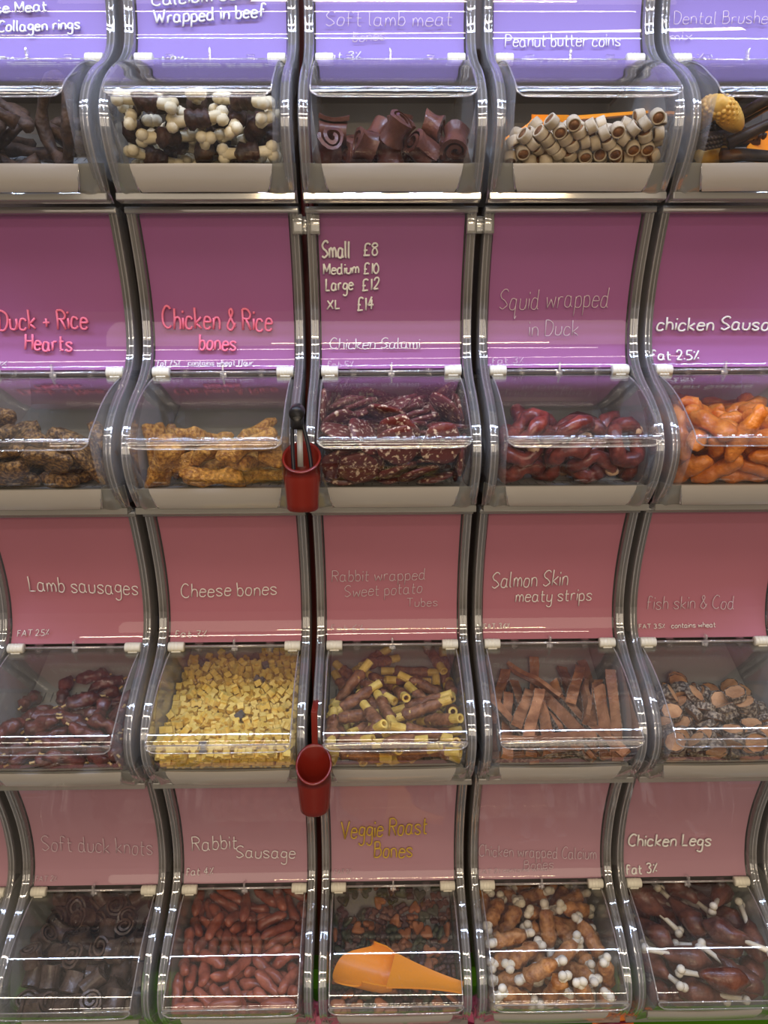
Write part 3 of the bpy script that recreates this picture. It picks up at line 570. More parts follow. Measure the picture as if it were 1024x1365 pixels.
# resting poses of the treats in each bin, seven numbers each: variant, position in 1/10 mm from the bin's hinge line, rotation vector in 1/100 rad
POSES = {
    (1, 1): [0, -487, -621, -1090, -41, 15, -70, 1, 3, -185, -1041, 17, -56, 243, 2, 535, -713, -821, -11, 153, 104, 0, -492, 282, -782, -150, 249, 25, 1, 445, -39, -838, 289, -114, -37, 2, -421, -157, -707, -195, -138, -55, 0, -464, -604, -794, 43, 6, 51, 1, 415, 378, -602, 90, 287, 17, 2, -144, -807, -716, -11, -271, -28, 0, -307, 514, -523, 268, -146, -51, 1, 408, -154, -533, 76, 289, 86, 2, -216, 649, -301, -76, -9, -255,
        0, 706, -558, -292, 167, 111, 178, 1, 25, -898, -482, -2, 39, -310, 2, 67, 798, -246, 8, 50, 111, 0, 136, -301, -385, 68, -48, -68, 1, -465, -129, -358, 18, -41, 173, 1, 445, 219, -192, -71, 75, 244, 0, 349, 718, -136, -121, -189, 56, 1, 687, 862, -218, 196, 105, 180],
    (1, 2): [0, 339, -422, -1164, -272, 62, -16, 1, -530, -607, -1168, -16, 6, -243, 0, 485, -742, -1150, 0, 148, 268, 1, 11, -674, -1129, -20, -27, -125, 0, 516, -245, -1104, 21, 11, -40, 1, -433, -163, -1051, 37, 10, -66, 0, 151, -507, -1000, -255, 177, -20, 1, -308, -553, -1008, 279, 69, -11, 0, -713, -302, -1029, -177, -177, -72, 1, -704, -756, -942, -105, -111, 157, 0, 506, -267, -903, -2, 5, 9, 1, 120, 177, -865, -2, -184, 239,
        0, 137, -63, -953, 54, 61, -286, 1, -595, -481, -802, 4, -18, 191, 0, -325, -812, -1016, 32, -66, -274, 1, -240, -82, -905, 58, 58, 179, 0, -285, -620, -801, -42, 22, -119, 1, 572, -759, -932, -37, -19, 212, 0, -436, -661, -647, 5, 17, -151, 1, -13, -394, -853, 233, 195, 26, 0, -727, -669, -680, 93, -66, -146, 1, 728, -596, -896, 218, 52, -195, 0, -495, -8, -832, 242, -182, 14, 1, 22, -995, -902, 2, 242, 178,
        0, -470, -1081, -761, 2, -275, -121, 1, 535, -434, -771, 3, -40, 45, 0, -12, -823, -703, 242, -200, 7, 1, -158, -174, -723, 195, -226, -14, 0, 172, -598, -770, 103, -86, -152, 1, -371, 275, -714, 74, -291, 38, 0, 382, -784, -821, -213, -168, -128, 1, 587, 73, -793, 109, -237, -63, 0, -701, 484, -693, -124, 183, -39, 1, 490, -995, -724, 20, -53, 269],
    (1, 3): [0, 664, -556, -1151, -262, -24, -2, 1, -395, -436, -1147, -203, -30, 38, 2, 25, -266, -1096, -12, 123, 100, 0, 542, -60, -986, -76, -158, 91, 1, -692, -449, -1122, 219, 6, 0, 2, -284, -738, -1068, -46, 64, -276, 0, 674, -759, -1046, 29, 129, -111, 1, 336, -368, -1121, -289, -35, -21, 2, -15, -623, -1158, 35, 146, -23, 0, -649, -727, -1083, 105, 170, 71, 1, -673, -140, -1000, -112, -73, -150, 2, 625, -301, -1091, -177, -218, -52,
        0, 244, -114, -963, 60, -149, -28, 1, -396, -168, -968, -30, -13, 16, 2, -201, 216, -832, -97, 64, 165, 0, -631, -589, -897, -220, -4, 18, 1, 293, -717, -1118, -209, -36, 89, 2, -512, 121, -879, -183, 52, -211, 0, 138, 133, -877, -122, 128, -51, 1, 47, -900, -983, 147, 204, -142, 2, -122, -59, -914, -52, -161, 128, 0, -154, -375, -869, 25, -76, 68, 1, 95, -572, -876, 116, 144, -93, 2, 434, -571, -868, -44, -245, -156],
    (1, 4): [0, 754, -740, -1184, -303, -10, -63, 0, -758, -723, -1204, 7, 148, -63, 0, -375, -697, -1223, 108, 129, -108, 0, 371, -684, -1196, 22, -5, -182, 0, -553, -696, -1223, -177, 72, 177, 0, 17, -784, -1192, -65, 154, -45, 0, 659, -589, -1199, 113, -113, -126, 0, -562, -520, -1200, -40, 129, -222, 0, -620, -373, -1210, -37, -135, -65, 0, -659, -596, -1223, 33, 154, -33, 0, -237, -643, -1223, 23, 156, -23, 0, 648, -851, -1135, -104, -168, 7,
        0, -454, -459, -1223, -84, -140, -84, 0, 494, -711, -1199, 17, 273, 141, 0, 619, -713, -1212, -98, -139, -93, 0, -316, -520, -1223, 50, 151, -50, 0, -759, -420, -1223, -213, -19, -213, 0, -84, -630, -1223, -65, -147, -65, 0, -15, -879, -1080, 27, 282, 46, 0, -643, -815, -1166, 160, 33, 180, 0, -176, -513, -1200, -101, -30, 52, 0, 98, -864, -1093, 48, 272, -124, 0, -443, -594, -1199, 32, 55, 202, 0, -783, -569, -1200, 0, -203, -240,
        0, 511, -464, -1223, 177, 72, -177, 0, 265, -529, -1223, 139, -108, 139, 0, -748, -814, -1068, -238, 41, 150, 0, 10, -518, -1223, 18, -156, 18, 0, 130, -549, -1200, 5, 0, -32, 0, 16, -620, -1062, 66, 26, 74, 0, 509, -588, -1200, -119, -104, 117, 0, 189, -739, -1185, -76, 105, -168, 0, 759, -471, -1195, -40, 70, -142, 0, 783, -595, -1200, 0, 104, 297, 0, 227, -646, -1199, 123, -174, -121, 0, -137, -753, -1183, 112, -238, 11,
        0, 170, -412, -1200, -33, -15, 87, 0, 62, -658, -1200, -138, 187, -105, 0, -113, -425, -1200, 170, 47, 40, 0, -246, -374, -1199, 117, 15, 22, 0, 372, -428, -1197, 47, 76, 227, 0, -758, -270, -1172, -206, -70, 195, 0, 498, -849, -1136, 207, 111, 176, 0, -455, -458, -1123, 196, -47, 196, 0, -2, -367, -1209, 81, 165, -50, 0, -27, -720, -1073, -120, -48, 65, 0, -641, -704, -1105, -9, -153, 49, 0, 488, -716, -1074, 195, -95, 184,
        0, -507, -323, -1175, 4, 115, -244, 0, 322, -813, -1167, -153, 171, 56, 0, 262, -488, -1100, 33, -15, -83, 0, -352, -377, -1199, -74, -13, 29, 0, 298, -358, -1188, -108, -263, 39, 0, -169, -142, -1102, 10, -142, -66, 0, -448, -122, -1091, 162, 156, -98, 0, 133, -723, -1071, 96, 114, -76, 0, 635, -466, -1199, 228, 0, 0, 0, -325, -524, -1123, 117, 123, -117, 0, -550, -864, -1093, -135, 0, -94, 0, -780, -546, -1011, -5, -201, -237,
        0, 512, -464, -1123, 81, -141, 81, 0, 201, -278, -1149, 65, -173, -226, 0, 758, -624, -1078, 119, 155, -59, 0, 234, -867, -1091, 124, -230, 89, 0, -263, -783, -1162, -97, 15, 92, 0, 162, -572, -977, -45, 157, 61, 0, 756, -268, -1143, -74, 130, -97, 0, 396, -569, -1139, 201, 35, -93, 0, -241, -617, -1095, -104, -176, 174, 0, -364, -369, -1051, -179, 119, 220, 0, 458, -299, -1188, 66, -161, -13, 0, -407, -245, -1158, 21, -147, -58,
        0, -752, -448, -1109, 217, -76, 212, 0, 632, -754, -1077, -93, 172, -41, 0, -781, -668, -1092, 174, 2, -4, 0, -478, -760, -1108, -16, 20, -235, 0, 759, -363, -1192, -204, 204, 32, 0, -659, -95, -1076, 217, -114, 186, 0, -83, -549, -1097, -139, 14, -98, 0, 608, -334, -1181, -64, -140, 104, 0, 142, -575, -1076, -49, -138, -54, 0, -638, -239, -1127, 68, -260, -153, 0, -759, -299, -1074, 61, 159, 18, 0, 426, -348, -1070, 0, 57, -250,
        0, -659, -571, -1087, 80, -36, -150, 0, 285, -223, -1119, 34, -14, 42, 0, 412, -187, -1101, -76, -237, 68, 0, -597, -430, -1091, -56, -240, 50, 0, -128, -278, -1149, 104, 0, 22, 0, -231, -448, -1074, 16, -16, 63, 0, 572, -218, -1144, -214, -88, 195, 0, -342, -833, -1121, -99, 15, 92, 0, -324, 155, -940, 21, 147, 56, 0, 634, -613, -1054, -243, 10, -8, 0, -783, -142, -1076, 228, 0, 0, 0, 331, -739, -1066, -32, 63, 88,
        0, -137, -849, -1106, 215, 123, -46, 0, -258, -272, -1129, -78, -170, 69, 0, -297, -196, -942, -216, -182, -9, 0, 265, -630, -1056, 52, 89, 228, 0, -489, -942, -1016, -82, 62, -258, 0, 360, -519, -1012, -227, 40, -102, 0, 384, -703, -955, 40, 172, -152, 0, 613, -127, -1067, 77, -19, -203, 0, -182, -530, -988, 142, 239, -50, 0, -435, -780, -969, -40, 84, -300, 0, -409, -892, -1066, 213, 97, -36, 0, 513, -577, -1035, 73, -163, 36,
        0, 760, -366, -1054, -197, 45, -197, 0, -318, -776, -1012, 152, -13, -202, 0, -20, -250, -1046, -144, 22, 176, 0, 289, -828, -987, 21, -89, 41, 0, -110, -399, -1058, 47, 136, 0, 0, -382, -677, -1099, -40, -76, 216, 0, -95, -951, -1007, 70, -214, -44, 0, 764, -796, -1040, 27, 241, -192, 0, 33, -457, -1120, 146, -109, 137, 0, 643, -823, -935, 104, -90, -268, 0, 152, -43, -1048, 0, -138, -75, 0, -404, -517, -1003, -4, 21, -198,
        0, 530, -274, -1060, -37, -117, -106, 0, -11, -227, -1149, -210, -80, 196, 0, 295, -359, -1037, -240, -105, 2, 0, 759, -180, -1095, 162, 107, 150, 0, -314, -153, -1081, 258, -61, -55, 0, -648, -918, -1040, -168, -7, 80, 0, 117, -163, -1085, -106, 185, -46, 0, -395, -639, -955, -148, 251, -49, 0, 599, -918, -1039, -36, -97, -181, 0, 502, -75, -1039, 34, 31, 275, 0, 758, -500, -1050, -59, -98, 131, 0, -650, -341, -999, -105, 26, 212,
        0, 97, -336, -1092, 219, 91, 20, 0, -378, -44, -1021, -97, 237, -36, 0, 354, -253, -978, 41, 136, -202, 0, -158, -205, -1014, -69, 107, 112, 0, -521, -613, -1075, -2, 256, -62, 0, 516, -831, -982, 22, -114, 204, 0, 759, -32, -1223, -187, -59, -187, 0, -783, -371, -972, 0, 7, -314, 0, 51, -819, -971, -178, -142, -111, 0, -502, -329, -1025, 127, 51, -205, 0, 760, -568, -942, -177, 4, -192, 0, 196, -260, -988, -255, -141, 100,
        0, 40, -474, -1021, -122, -112, -126, 0, -30, -100, -1079, 19, 146, 58, 0, -665, 29, -981, -5, 17, -29, 0, 471, -171, -957, 118, -178, -41, 0, -177, -1033, -951, -170, -180, -46, 0, 660, -1074, -899, -107, 163, -41, 0, 257, -129, -1007, 51, -88, -31, 0, 619, -409, -1055, -76, 289, 24, 0, -549, -199, -1105, -141, -43, 21, 0, 693, -238, -1004, -58, -111, -212, 0, 56, -671, -930, 198, -84, -96, 0, 44, 0, -997, 170, -26, -66,
        0, 727, -938, -1021, -287, 14, -18, 0, 269, -476, -905, 21, -18, 83, 0, 387, -398, -919, 43, -167, 197, 0, -183, -717, -1037, -218, -2, 115, 0, -224, -898, -1059, -87, 4, -233, 0, -529, -489, -974, -25, -235, 92, 0, 389, -244, -861, -275, -54, -127, 0, 392, -890, -1054, 93, -12, 296, 0, 630, -284, -940, -273, -45, 108, 0, -549, -39, -1019, -255, -89, -24, 0, -312, -544, -920, 31, -94, -21, 0, 164, -940, -1019, 68, 269, -61,
        0, 484, -430, -991, -154, -86, 222, 0, -178, 146, -945, 100, -164, 24, 0, -397, -1021, -934, 177, 80, -24, 0, -283, -331, -954, -186, 41, -17, 0, 185, -423, -1054, -36, -80, 218, 0, -759, -194, -963, 90, 165, -7, 0, 294, 4, -996, 198, 77, 109, 0, 546, -699, -941, 44, -64, -222, 0, 749, -689, -972, 185, 140, 129, 0, -163, -375, -957, -81, -123, -142, 0, 507, -303, -920, 9, -271, -11, 0, 116, -111, -945, 109, -135, -31,
        0, -461, 41, -975, -163, 88, -18, 0, -244, -685, -934, -32, -165, -157, 0, -783, -13, -1005, 155, 0, 0, 0, 9, -575, -910, 132, 182, 147, 0, 590, 292, -1200, -31, -261, 151, 0, -18, -318, -970, 186, 143, -130, 0, 98, 270, -1223, 113, 126, -113, 0, 617, -495, -961, 79, 184, 43, 0, 760, -341, -887, 26, -60, 145, 0, 135, -328, -939, 4, -111, -161, 0, -407, -309, -948, 196, 6, 165, 0, -495, -687, -863, 276, -10, -121,
        0, 459, -975, -984, 86, 238, -10, 0, 113, -450, -896, -20, -130, -105, 0, -25, -396, -895, -206, 91, -203, 0, 650, -46, -1022, -30, -74, 94, 0, -691, -701, -965, -12, -183, 155, 0, -186, -421, -869, 112, -169, 98, 0, 783, -70, -1037, -194, 0, 0, 0, 399, -56, -1028, 5, 22, -43, 0, 409, -840, -906, -304, 7, 64, 0, -194, -846, -950, 204, 17, 147, 0, 756, -428, -948, -173, -192, -11, 0, -605, -412, -903, -139, -102, 25,
        0, 735, -940, -895, -190, -41, -213, 0, -281, 36, -979, 211, 175, 121, 0, 489, 63, -964, 156, 0, 0, 0, 196, -718, -954, 180, -47, 123, 0, -112, -638, -970, -68, -105, 42, 0, -469, -179, -982, 212, 52, 71, 0, -304, -982, -1010, -88, 161, -35, 0, 16, -993, -966, -17, 139, 215, 0, -546, 131, -953, -78, -89, -136, 0, 761, 59, -965, -13, -2, 3, 0, -677, -488, -948, 51, 76, -225, 0, 613, -156, -917, 194, -113, -117,
        0, 306, -618, -903, 136, 248, 122, 0, -141, -16, -1033, -210, -80, 196, 0, -440, -546, -861, 132, 46, -86, 0, -564, -768, -982, 205, 71, -19, 0, -760, 128, -954, -172, -15, 188, 0, 530, -904, -848, 0, -17, 2, 0, 563, -1008, -948, 169, -85, 17, 0, 603, -417, -867, 116, -6, 190, 0, 630, 56, -968, -62, 154, -110, 0, 323, -107, -893, 66, 180, -78, 0, 273, -352, -880, -79, 146, -138, 0, -135, -586, -855, 40, -90, 110,
        0, -65, -771, -913, -185, 79, 45, 0, 356, 78, -956, -110, -112, 53, 0, 170, 87, -977, -66, -97, -129, 0, -599, -617, -950, 4, 89, -212, 0, -255, -588, -814, 13, -249, -103, 0, -63, -136, -959, -69, 286, 74, 0, -630, -172, -978, -122, -41, 19, 0, 753, -786, -880, 193, 173, -81, 0, -62, 56, -967, 125, -170, -190, 0, 158, -852, -902, -9, 171, 213, 0, -250, -97, -944, -47, 97, -144, 0, 288, -989, -1003, -62, -148, 61],
    (1, 5): [0, -22, -715, -1187, 135, 3, 3, 7, 481, -433, -1121, 286, 41, 14, 0, -745, -5, -973, -199, 199, 43, 0, -34, -524, -1044, 0, 0, -128, 7, -440, -426, -1121, 27, 2, 51, 0, 115, -449, -991, 251, -187, 5, 0, 441, -747, -928, 282, 71, -78, 7, -386, 18, -899, -66, 275, -41, 0, -398, -590, -956, -47, 226, -129, 0, -70, -1006, -918, -24, -35, -37, 7, -568, -951, -838, 24, -156, -181, 0, -275, -211, -908, 88, -2, 29,
        0, -304, -744, -770, -91, -107, 182, 7, 132, -626, -750, 232, -51, 43, 0, 219, 62, -800, 209, 33, -19, 0, -148, -710, -739, -32, -17, 200, 7, 406, -158, -983, 284, -5, 41, 0, -618, 216, -769, -22, 81, -172, 0, 456, -627, -831, -13, -10, -90, 7, 314, -237, -672, -28, 22, -223, 0, -467, -475, -622, 197, 233, 7, 0, -22, -318, -608, 18, 23, 101, 7, -672, -579, -729, -195, 141, -103, 0, 729, -477, -963, -46, 52, -157],
    (2, 1): [0, 227, -536, -1178, 0, 4, -166, 1, -266, -789, -1111, -33, -43, -142, 2, -261, -428, -1071, -35, 47, 289, 0, 167, -82, -1016, 66, -31, 81, 1, -85, -150, -858, 34, -54, 68, 2, -398, -747, -899, 45, -6, -239, 0, 279, -948, -931, -33, 38, 105, 1, -704, -576, -1013, -142, -150, 110, 2, -553, -137, -935, 37, -63, 16, 0, -280, -295, -758, 60, -37, 104, 1, -399, -909, -715, 11, -38, 22, 2, -634, -882, -616, 68, -32, -225,
        0, 97, -601, -836, -61, -66, -256, 1, 584, -318, -1070, 42, 42, 119, 2, -637, -488, -574, 22, -102, -210, 0, 305, -308, -772, 50, 34, 248, 1, 631, -765, -948, -18, 108, -30, 2, 688, -356, -824, 2, 101, 46, 0, 607, 191, -866, -98, 280, 62],
    (2, 2): [0, -17, -760, -1153, -7, -84, -301, 1, 459, -473, -1167, 0, -2, 311, 2, 391, -164, -1069, 7, -72, 296, 0, 411, -681, -975, -9, 13, -198, 1, -48, -461, -1066, 66, 9, -294, 2, -237, -678, -951, 13, -42, -56, 0, -558, -863, -1009, -28, -67, -94, 1, -282, -204, -1027, -269, -26, -35, 2, 669, -712, -858, 42, 0, 151, 0, 455, 48, -839, 9, -14, 163, 1, -714, -480, -902, -204, 23, 197, 2, -284, 36, -875, -51, -27, 26,
        0, -741, 51, -884, 157, 95, 149, 1, 413, -1027, -781, -46, -65, 296, 2, 401, -490, -712, -39, -56, 104, 0, -146, -519, -751, 253, 146, -28, 1, -412, -428, -782, -193, -131, 48],
    (2, 3): [0, -586, -517, -1224, -147, -274, 2, 1, 461, 14, -1017, 38, 42, -142, 2, -386, -964, -1032, -30, 115, 242, 0, -338, -812, -1043, -87, 28, 77, 1, -20, -405, -1197, 7, -20, 124, 2, 509, -653, -1186, 7, -27, -113, 0, -313, -453, -1130, -14, 0, 142, 1, 48, -794, -1087, -146, 258, -62, 2, -377, 21, -1015, 46, -16, 82, 0, -623, -136, -1043, 4, -88, 230, 1, -89, -341, -1042, -79, -283, 28, 2, 451, -401, -1114, 231, -179, 30,
        0, 288, -752, -1124, -47, 42, 308, 1, 589, 411, -798, 30, -37, 153, 2, 426, -386, -1013, 231, -169, 39, 0, -590, -795, -1007, 57, 228, -94, 1, -593, 170, -838, -9, 2, -149, 2, -185, -550, -918, 10, 58, -243, 0, -11, -104, -987, 3, 25, 40, 1, 765, -374, -1016, 191, 55, 170, 2, -601, -243, -999, 70, 62, -212, 0, -98, 288, -843, 13, 52, -207, 1, 476, -784, -975, -9, 2, 180, 2, 120, -238, -887, 42, 21, -47,
        0, 536, -88, -933, 11, 18, -177, 1, 399, -834, -876, -5, -12, -162, 2, -591, 306, -758, -8, 14, 49, 0, 266, 553, -701, 23, -30, 102, 1, 588, 226, -765, 32, 11, -66, 2, -588, -447, -1025, 47, 84, -298, 0, 103, 71, -867, 37, 17, 14, 1, -609, -620, -793, 100, -223, 87, 2, 8, -807, -910, -19, 25, -215, 0, 147, -424, -838, 22, 30, -17, 1, 765, -811, -918, 101, 137, 73, 2, -574, -959, -766, 10, 18, 86,
        0, 599, -87, -794, 32, 49, -199, 1, -482, 400, -680, 4, 23, 259, 2, 144, 187, -728, 5, -35, 291, 0, 276, -804, -790, -16, 10, 51, 1, 514, -1124, -755, 189, -22, 37, 2, -9, 899, -535, 51, 5, 0, 0, 496, -504, -822, 214, -172, 2, 1, -582, -288, -810, 3, 10, 91, 2, -593, -223, -719, -2, 10, -56, 0, 521, 332, -639, 30, -2, 38, 1, 589, -638, -605, 5, 0, 292, 2, -47, 450, -627, -18, -25, -92,
        0, -151, -97, -736, 31, 33, -148, 1, 498, 248, -561, 13, -26, 191, 2, -378, 677, -539, 43, -16, 168, 0, 182, -213, -712, 33, 6, 213, 1, -689, 549, -513, 69, -130, -113, 2, 328, 530, -497, -37, 49, 235, 0, -326, 125, -671, 90, 34, 0, 1, -131, 457, -430, -9, -58, 173, 2, 35, -1063, -651, 204, -11, -11, 0, -309, -1010, -696, -58, 105, -185, 1, 37, -1127, -788, 105, 203, -126, 2, 515, 1, -542, 34, 50, -282,
        0, 698, 697, -481, -270, -51, -150, 1, -769, 624, -447, 178, -58, -207, 2, -588, -187, -618, 2, 11, -69, 0, -256, -304, -632, -28, 35, -189, 1, 601, -189, -720, 28, -38, 234, 2, -284, -527, -741, -35, 12, -298, 0, 11, -653, -716, 4, 4, 187, 1, -610, 99, -511, 16, -24, -74, 2, 774, -310, -485, 180, 52, 216, 0, 531, -424, -683, 22, -2, 111, 1, -516, 212, -365, 267, -129, 57, 2, -57, 745, -475, 43, -41, 260,
        0, -169, 14, -542, -46, 30, -232, 1, 467, -880, -674, -10, 6, 30, 2, -322, -434, -446, 23, -19, -152, 0, 407, 745, -471, -9, -44, -186, 1, -416, 470, -442, 59, 0, -133, 0, -603, -656, -561, 175, 184, -34, 1, 149, -851, -589, -25, 3, 27, 2, -129, -467, -594, -9, 29, -187, 0, 123, 130, -391, 233, 122, 52, 1, 206, 91, -454, 247, 60, 67, 2, -380, -228, -382, -48, 11, 267, 0, 651, 306, -300, -118, 226, -92,
        1, 787, 159, -510, -169, 74, -178, 2, -582, -983, -644, 33, 27, 25, 0, 3, -284, -398, 29, -46, -18, 1, 321, -535, -555, -33, -20, 78, 0, 167, 995, -377, 46, 19, 187, 0, -478, 915, -528, 51, 26, -82, 1, -271, 690, -278, -29, -10, -135, 2, -56, -784, -452, 39, 57, 305, 0, -341, 1030, -328, -248, 125, 61, 1, 493, -127, -472, 7, -63, 119, 2, -605, -114, -399, -33, -28, 85, 0, 266, 586, -343, 20, -16, -95,
        2, -654, 1020, -253, 62, -91, -166, 1, -787, -492, -407, -68, -140, 68, 2, 597, -556, -416, 78, -219, 18, 0, 244, -425, -506, 9, -36, -177, 1, 597, 1082, -364, -126, 200, 95, 2, 173, -164, -483, -73, 2, 190, 1, 543, 971, -283, 36, -49, 121],
    (2, 4): [0, 218, -324, -1104, -22, 300, 50, 1, 237, -775, -1065, 254, 17, -8, 2, 571, -876, -790, 121, 19, 92, 0, -150, -398, -1045, 269, 67, 145, 1, -531, -612, -1091, 6, -30, 0, 2, -249, 241, -824, 54, -5, 2, 0, -577, -118, -1007, -261, 52, 13, 1, -68, -876, -860, 8, -45, -43, 2, 214, -103, -846, 282, 11, -43, 0, -594, -830, -864, 51, -8, -96, 1, -508, -248, -798, 13, 59, -185, 2, -119, -915, -627, -45, -16, 240,
        0, 240, -514, -777, -175, -43, 4, 1, 654, -434, -1015, 118, 68, 208, 2, -276, 61, -558, 5, 27, 43, 0, 664, 78, -740, -175, 34, 185, 1, -344, -461, -679, 46, 74, -59, 2, 408, 420, -731, -250, -93, -28, 0, -551, -1004, -610, -269, -67, -97],
    (2, 5): [0, 88, -280, -1123, -154, 7, -7, 1, 169, -793, -1102, 286, 16, -27, 2, -442, -340, -1163, 71, 3, 86, 0, 615, -536, -1158, 168, 247, 26, 1, 21, -624, -1158, -5, 77, -305, 2, -378, -851, -1082, -54, -33, -75, 0, 123, -112, -1021, -5, -162, 249, 1, 201, -966, -992, 0, -171, -236, 2, -631, -179, -1116, 114, 21, 112, 0, 287, -751, -927, -27, -63, -300, 1, 7, -465, -1214, 174, -2, -7, 2, -604, -753, -1120, 220, -146, 37,
        0, 726, -168, -1057, 88, -2, -165, 1, -132, -464, -999, 200, -62, -42, 2, -731, -238, -870, -178, -204, -122, 0, 31, -362, -944, -157, 72, -34, 1, -749, 191, -811, -115, -155, 70, 2, -385, 26, -878, -28, 24, 13, 0, 724, -597, -954, -86, 75, -131, 1, -389, -232, -838, 193, -189, 93, 2, -542, -511, -996, -58, 115, -276, 0, -176, 263, -825, 285, -9, -14, 1, -396, -769, -903, -28, -60, -192, 2, 436, -405, -1038, 83, -68, -187,
        0, 239, 50, -926, 304, 0, -26, 1, 103, -207, -875, 97, 198, 201, 2, 710, -1056, -851, 153, -143, 60, 0, -478, -564, -793, 146, -36, -23, 1, 599, 389, -791, 123, 197, 176, 2, 551, -51, -845, 97, 22, 90, 0, -337, 34, -711, -9, -30, -287, 1, -47, -975, -710, -71, -130, 208, 2, -209, -432, -795, 152, 236, 81, 0, 616, -120, -598, 264, 143, 12, 1, 656, -275, -788, 148, -255, -33, 2, 735, -522, -667, -98, 163, -81,
        0, -731, -646, -706, 2, 135, -88, 1, 357, 94, -790, 37, -209, -128, 2, -624, -927, -813, 118, 67, 95, 0, -632, -186, -580, -213, -134, -2, 1, -231, 772, -576, 54, 0, 212, 2, 530, -682, -762, 284, -121, -59, 0, 162, -211, -632, -275, 38, 45, 1, 166, -446, -810, 105, 252, 149, 2, 239, 206, -741, 31, 49, 63, 0, 205, -870, -739, 38, 16, -38, 1, 702, -691, -631, 132, -58, -155, 2, -361, 384, -714, 6, 5, -2,
        0, -707, 246, -598, 142, 121, 104, 1, -415, 615, -563, 255, -78, 9, 2, 233, -1033, -700, 103, 159, 247, 0, -407, -717, -619, 93, 176, 165, 1, 551, 666, -641, 126, -9, -76, 2, -386, 216, -529, 13, 186, -171, 0, -735, 739, -445, 175, -172, -69, 1, 539, 187, -588, -269, -116, 16, 2, -495, -304, -592, -17, -98, -171, 0, 357, -455, -506, 198, -72, -68, 1, -338, -114, -497, 6, -190, -161, 2, 3, -566, -646, -5, -259, -148,
        0, 250, 480, -617, -83, -266, 132, 1, 474, 951, -494, 225, -22, -35, 2, 616, 569, -474, 145, 79, 57, 0, -206, -1095, -671, -75, -91, -75, 1, 179, 658, -534, 40, -29, -43, 2, -574, 749, -443, 152, 166, 68, 0, -19, 260, -520, 187, 204, 24, 1, -520, -933, -615, 152, 212, 138, 2, -146, 842, -476, 120, 140, 146, 0, 415, 206, -458, -20, 219, -162, 1, 219, -809, -578, 206, -51, -54, 2, 575, -880, -601, 68, 174, 183],
    (3, 1): [0, 87, -827, -1086, -60, 29, 45, 1, 451, 273, -837, 247, 44, 44, 2, -313, -577, -1148, -19, -174, 248, 0, -607, 41, -958, -2, 100, -220, 1, 67, -106, -1020, -37, -8, 38, 2, 31, 86, -964, 186, 7, 7, 0, 719, -388, -1036, 66, 109, 114, 1, -188, -410, -1173, -88, -282, 50, 2, 649, -639, -1151, -122, 83, -97, 0, -57, -718, -1152, 70, -289, -23, 1, -739, -477, -1184, -2, 0, -166, 2, -249, 182, -872, 33, 53, -232,
        0, 459, -318, -1139, -115, 236, -45, 1, 705, -70, -969, -17, 28, -187, 2, 240, -357, -1163, 213, -196, -91, 0, 467, -724, -1104, -111, -269, 64, 1, -583, -434, -1084, -197, -4, 89, 2, -338, 413, -773, -226, 179, 118, 0, 158, 498, -733, -106, -49, 25, 1, 9, -368, -1106, -84, -138, 195, 2, -346, -241, -1058, 64, 43, 52, 0, 454, -147, -916, 189, -67, 79, 1, 638, -722, -996, 142, 246, 67, 2, -216, -434, -998, 243, 56, 31,
        0, 12, -704, -952, 241, 49, -21, 1, -374, -761, -1065, -123, -60, 32, 2, -624, -680, -1083, 31, 33, -218, 0, 724, 395, -696, -123, 132, -111, 1, -733, 200, -791, -118, -107, 120, 2, -624, -152, -1031, 4, -16, -241, 0, 557, 107, -925, -6, 103, -244, 1, 25, -259, -889, 7, -224, 150, 2, -59, 623, -665, 24, -153, -266, 0, 249, -459, -925, -27, -253, -119, 1, 187, 301, -804, 73, -119, -253, 2, -643, -943, -949, 11, -31, -76,
        0, -326, -134, -897, -230, -28, 36, 1, -336, -400, -843, -265, -20, -44, 2, 283, -42, -874, 181, -143, -145, 0, -677, -560, -867, -153, -108, 63, 1, 14, 69, -742, 302, 71, 15, 2, 410, -360, -911, 55, 29, -24],
    (3, 2): [0, 757, -244, -1170, 49, 16, -61, 0, -153, -522, -1234, 246, 196, 0, 0, 356, -757, -1202, -15, 56, -302, 0, 242, 195, -930, -12, -303, -76, 0, 382, 186, -935, 49, 18, -68, 0, 386, -533, -1234, 0, 0, 180, 0, -194, 282, -882, -69, -286, -74, 0, 769, -388, -1226, -157, 0, 0, 0, 780, -133, -1109, 41, -34, 134, 0, 226, -717, -1221, 14, -18, -181, 0, -766, 326, -858, -265, -6, -2, 0, 113, -132, -1100, 153, 96, 161,
        0, -470, -67, -1065, 97, -130, -220, 0, 18, -599, -1226, 39, 200, 200, 0, 346, -335, -1189, 135, 158, -56, 0, 505, -504, -1233, 0, 0, 290, 0, 212, -495, -1234, 42, 311, 0, 0, 766, 140, -959, 2, -77, 296, 0, 80, -534, -1203, 103, -148, 88, 0, 414, 306, -1234, 0, 0, -145, 0, -391, -263, -1172, 191, 54, 93, 0, -420, 224, -880, -39, 98, 116, 0, 633, -17, -1037, 162, 89, 150, 0, -242, -509, -1221, 144, 89, 111,
        0, -700, 144, -949, 156, 93, 158, 0, 711, -27, -1042, -85, -134, 80, 0, 114, -15, -1044, 40, 39, -149, 0, -688, -609, -1234, 0, 0, -172, 0, -318, 250, -891, -73, 164, -96, 0, -446, -693, -1234, 0, 0, 247, 0, 151, -830, -1157, -207, -48, 104, 0, -520, 20, -1017, -101, 67, -40, 0, -581, -742, -1213, -14, -41, 303, 0, -453, -574, -1226, -150, 55, -55, 0, -38, -830, -1165, -61, 39, 106, 0, 794, -44, -1023, 53, 149, 53,
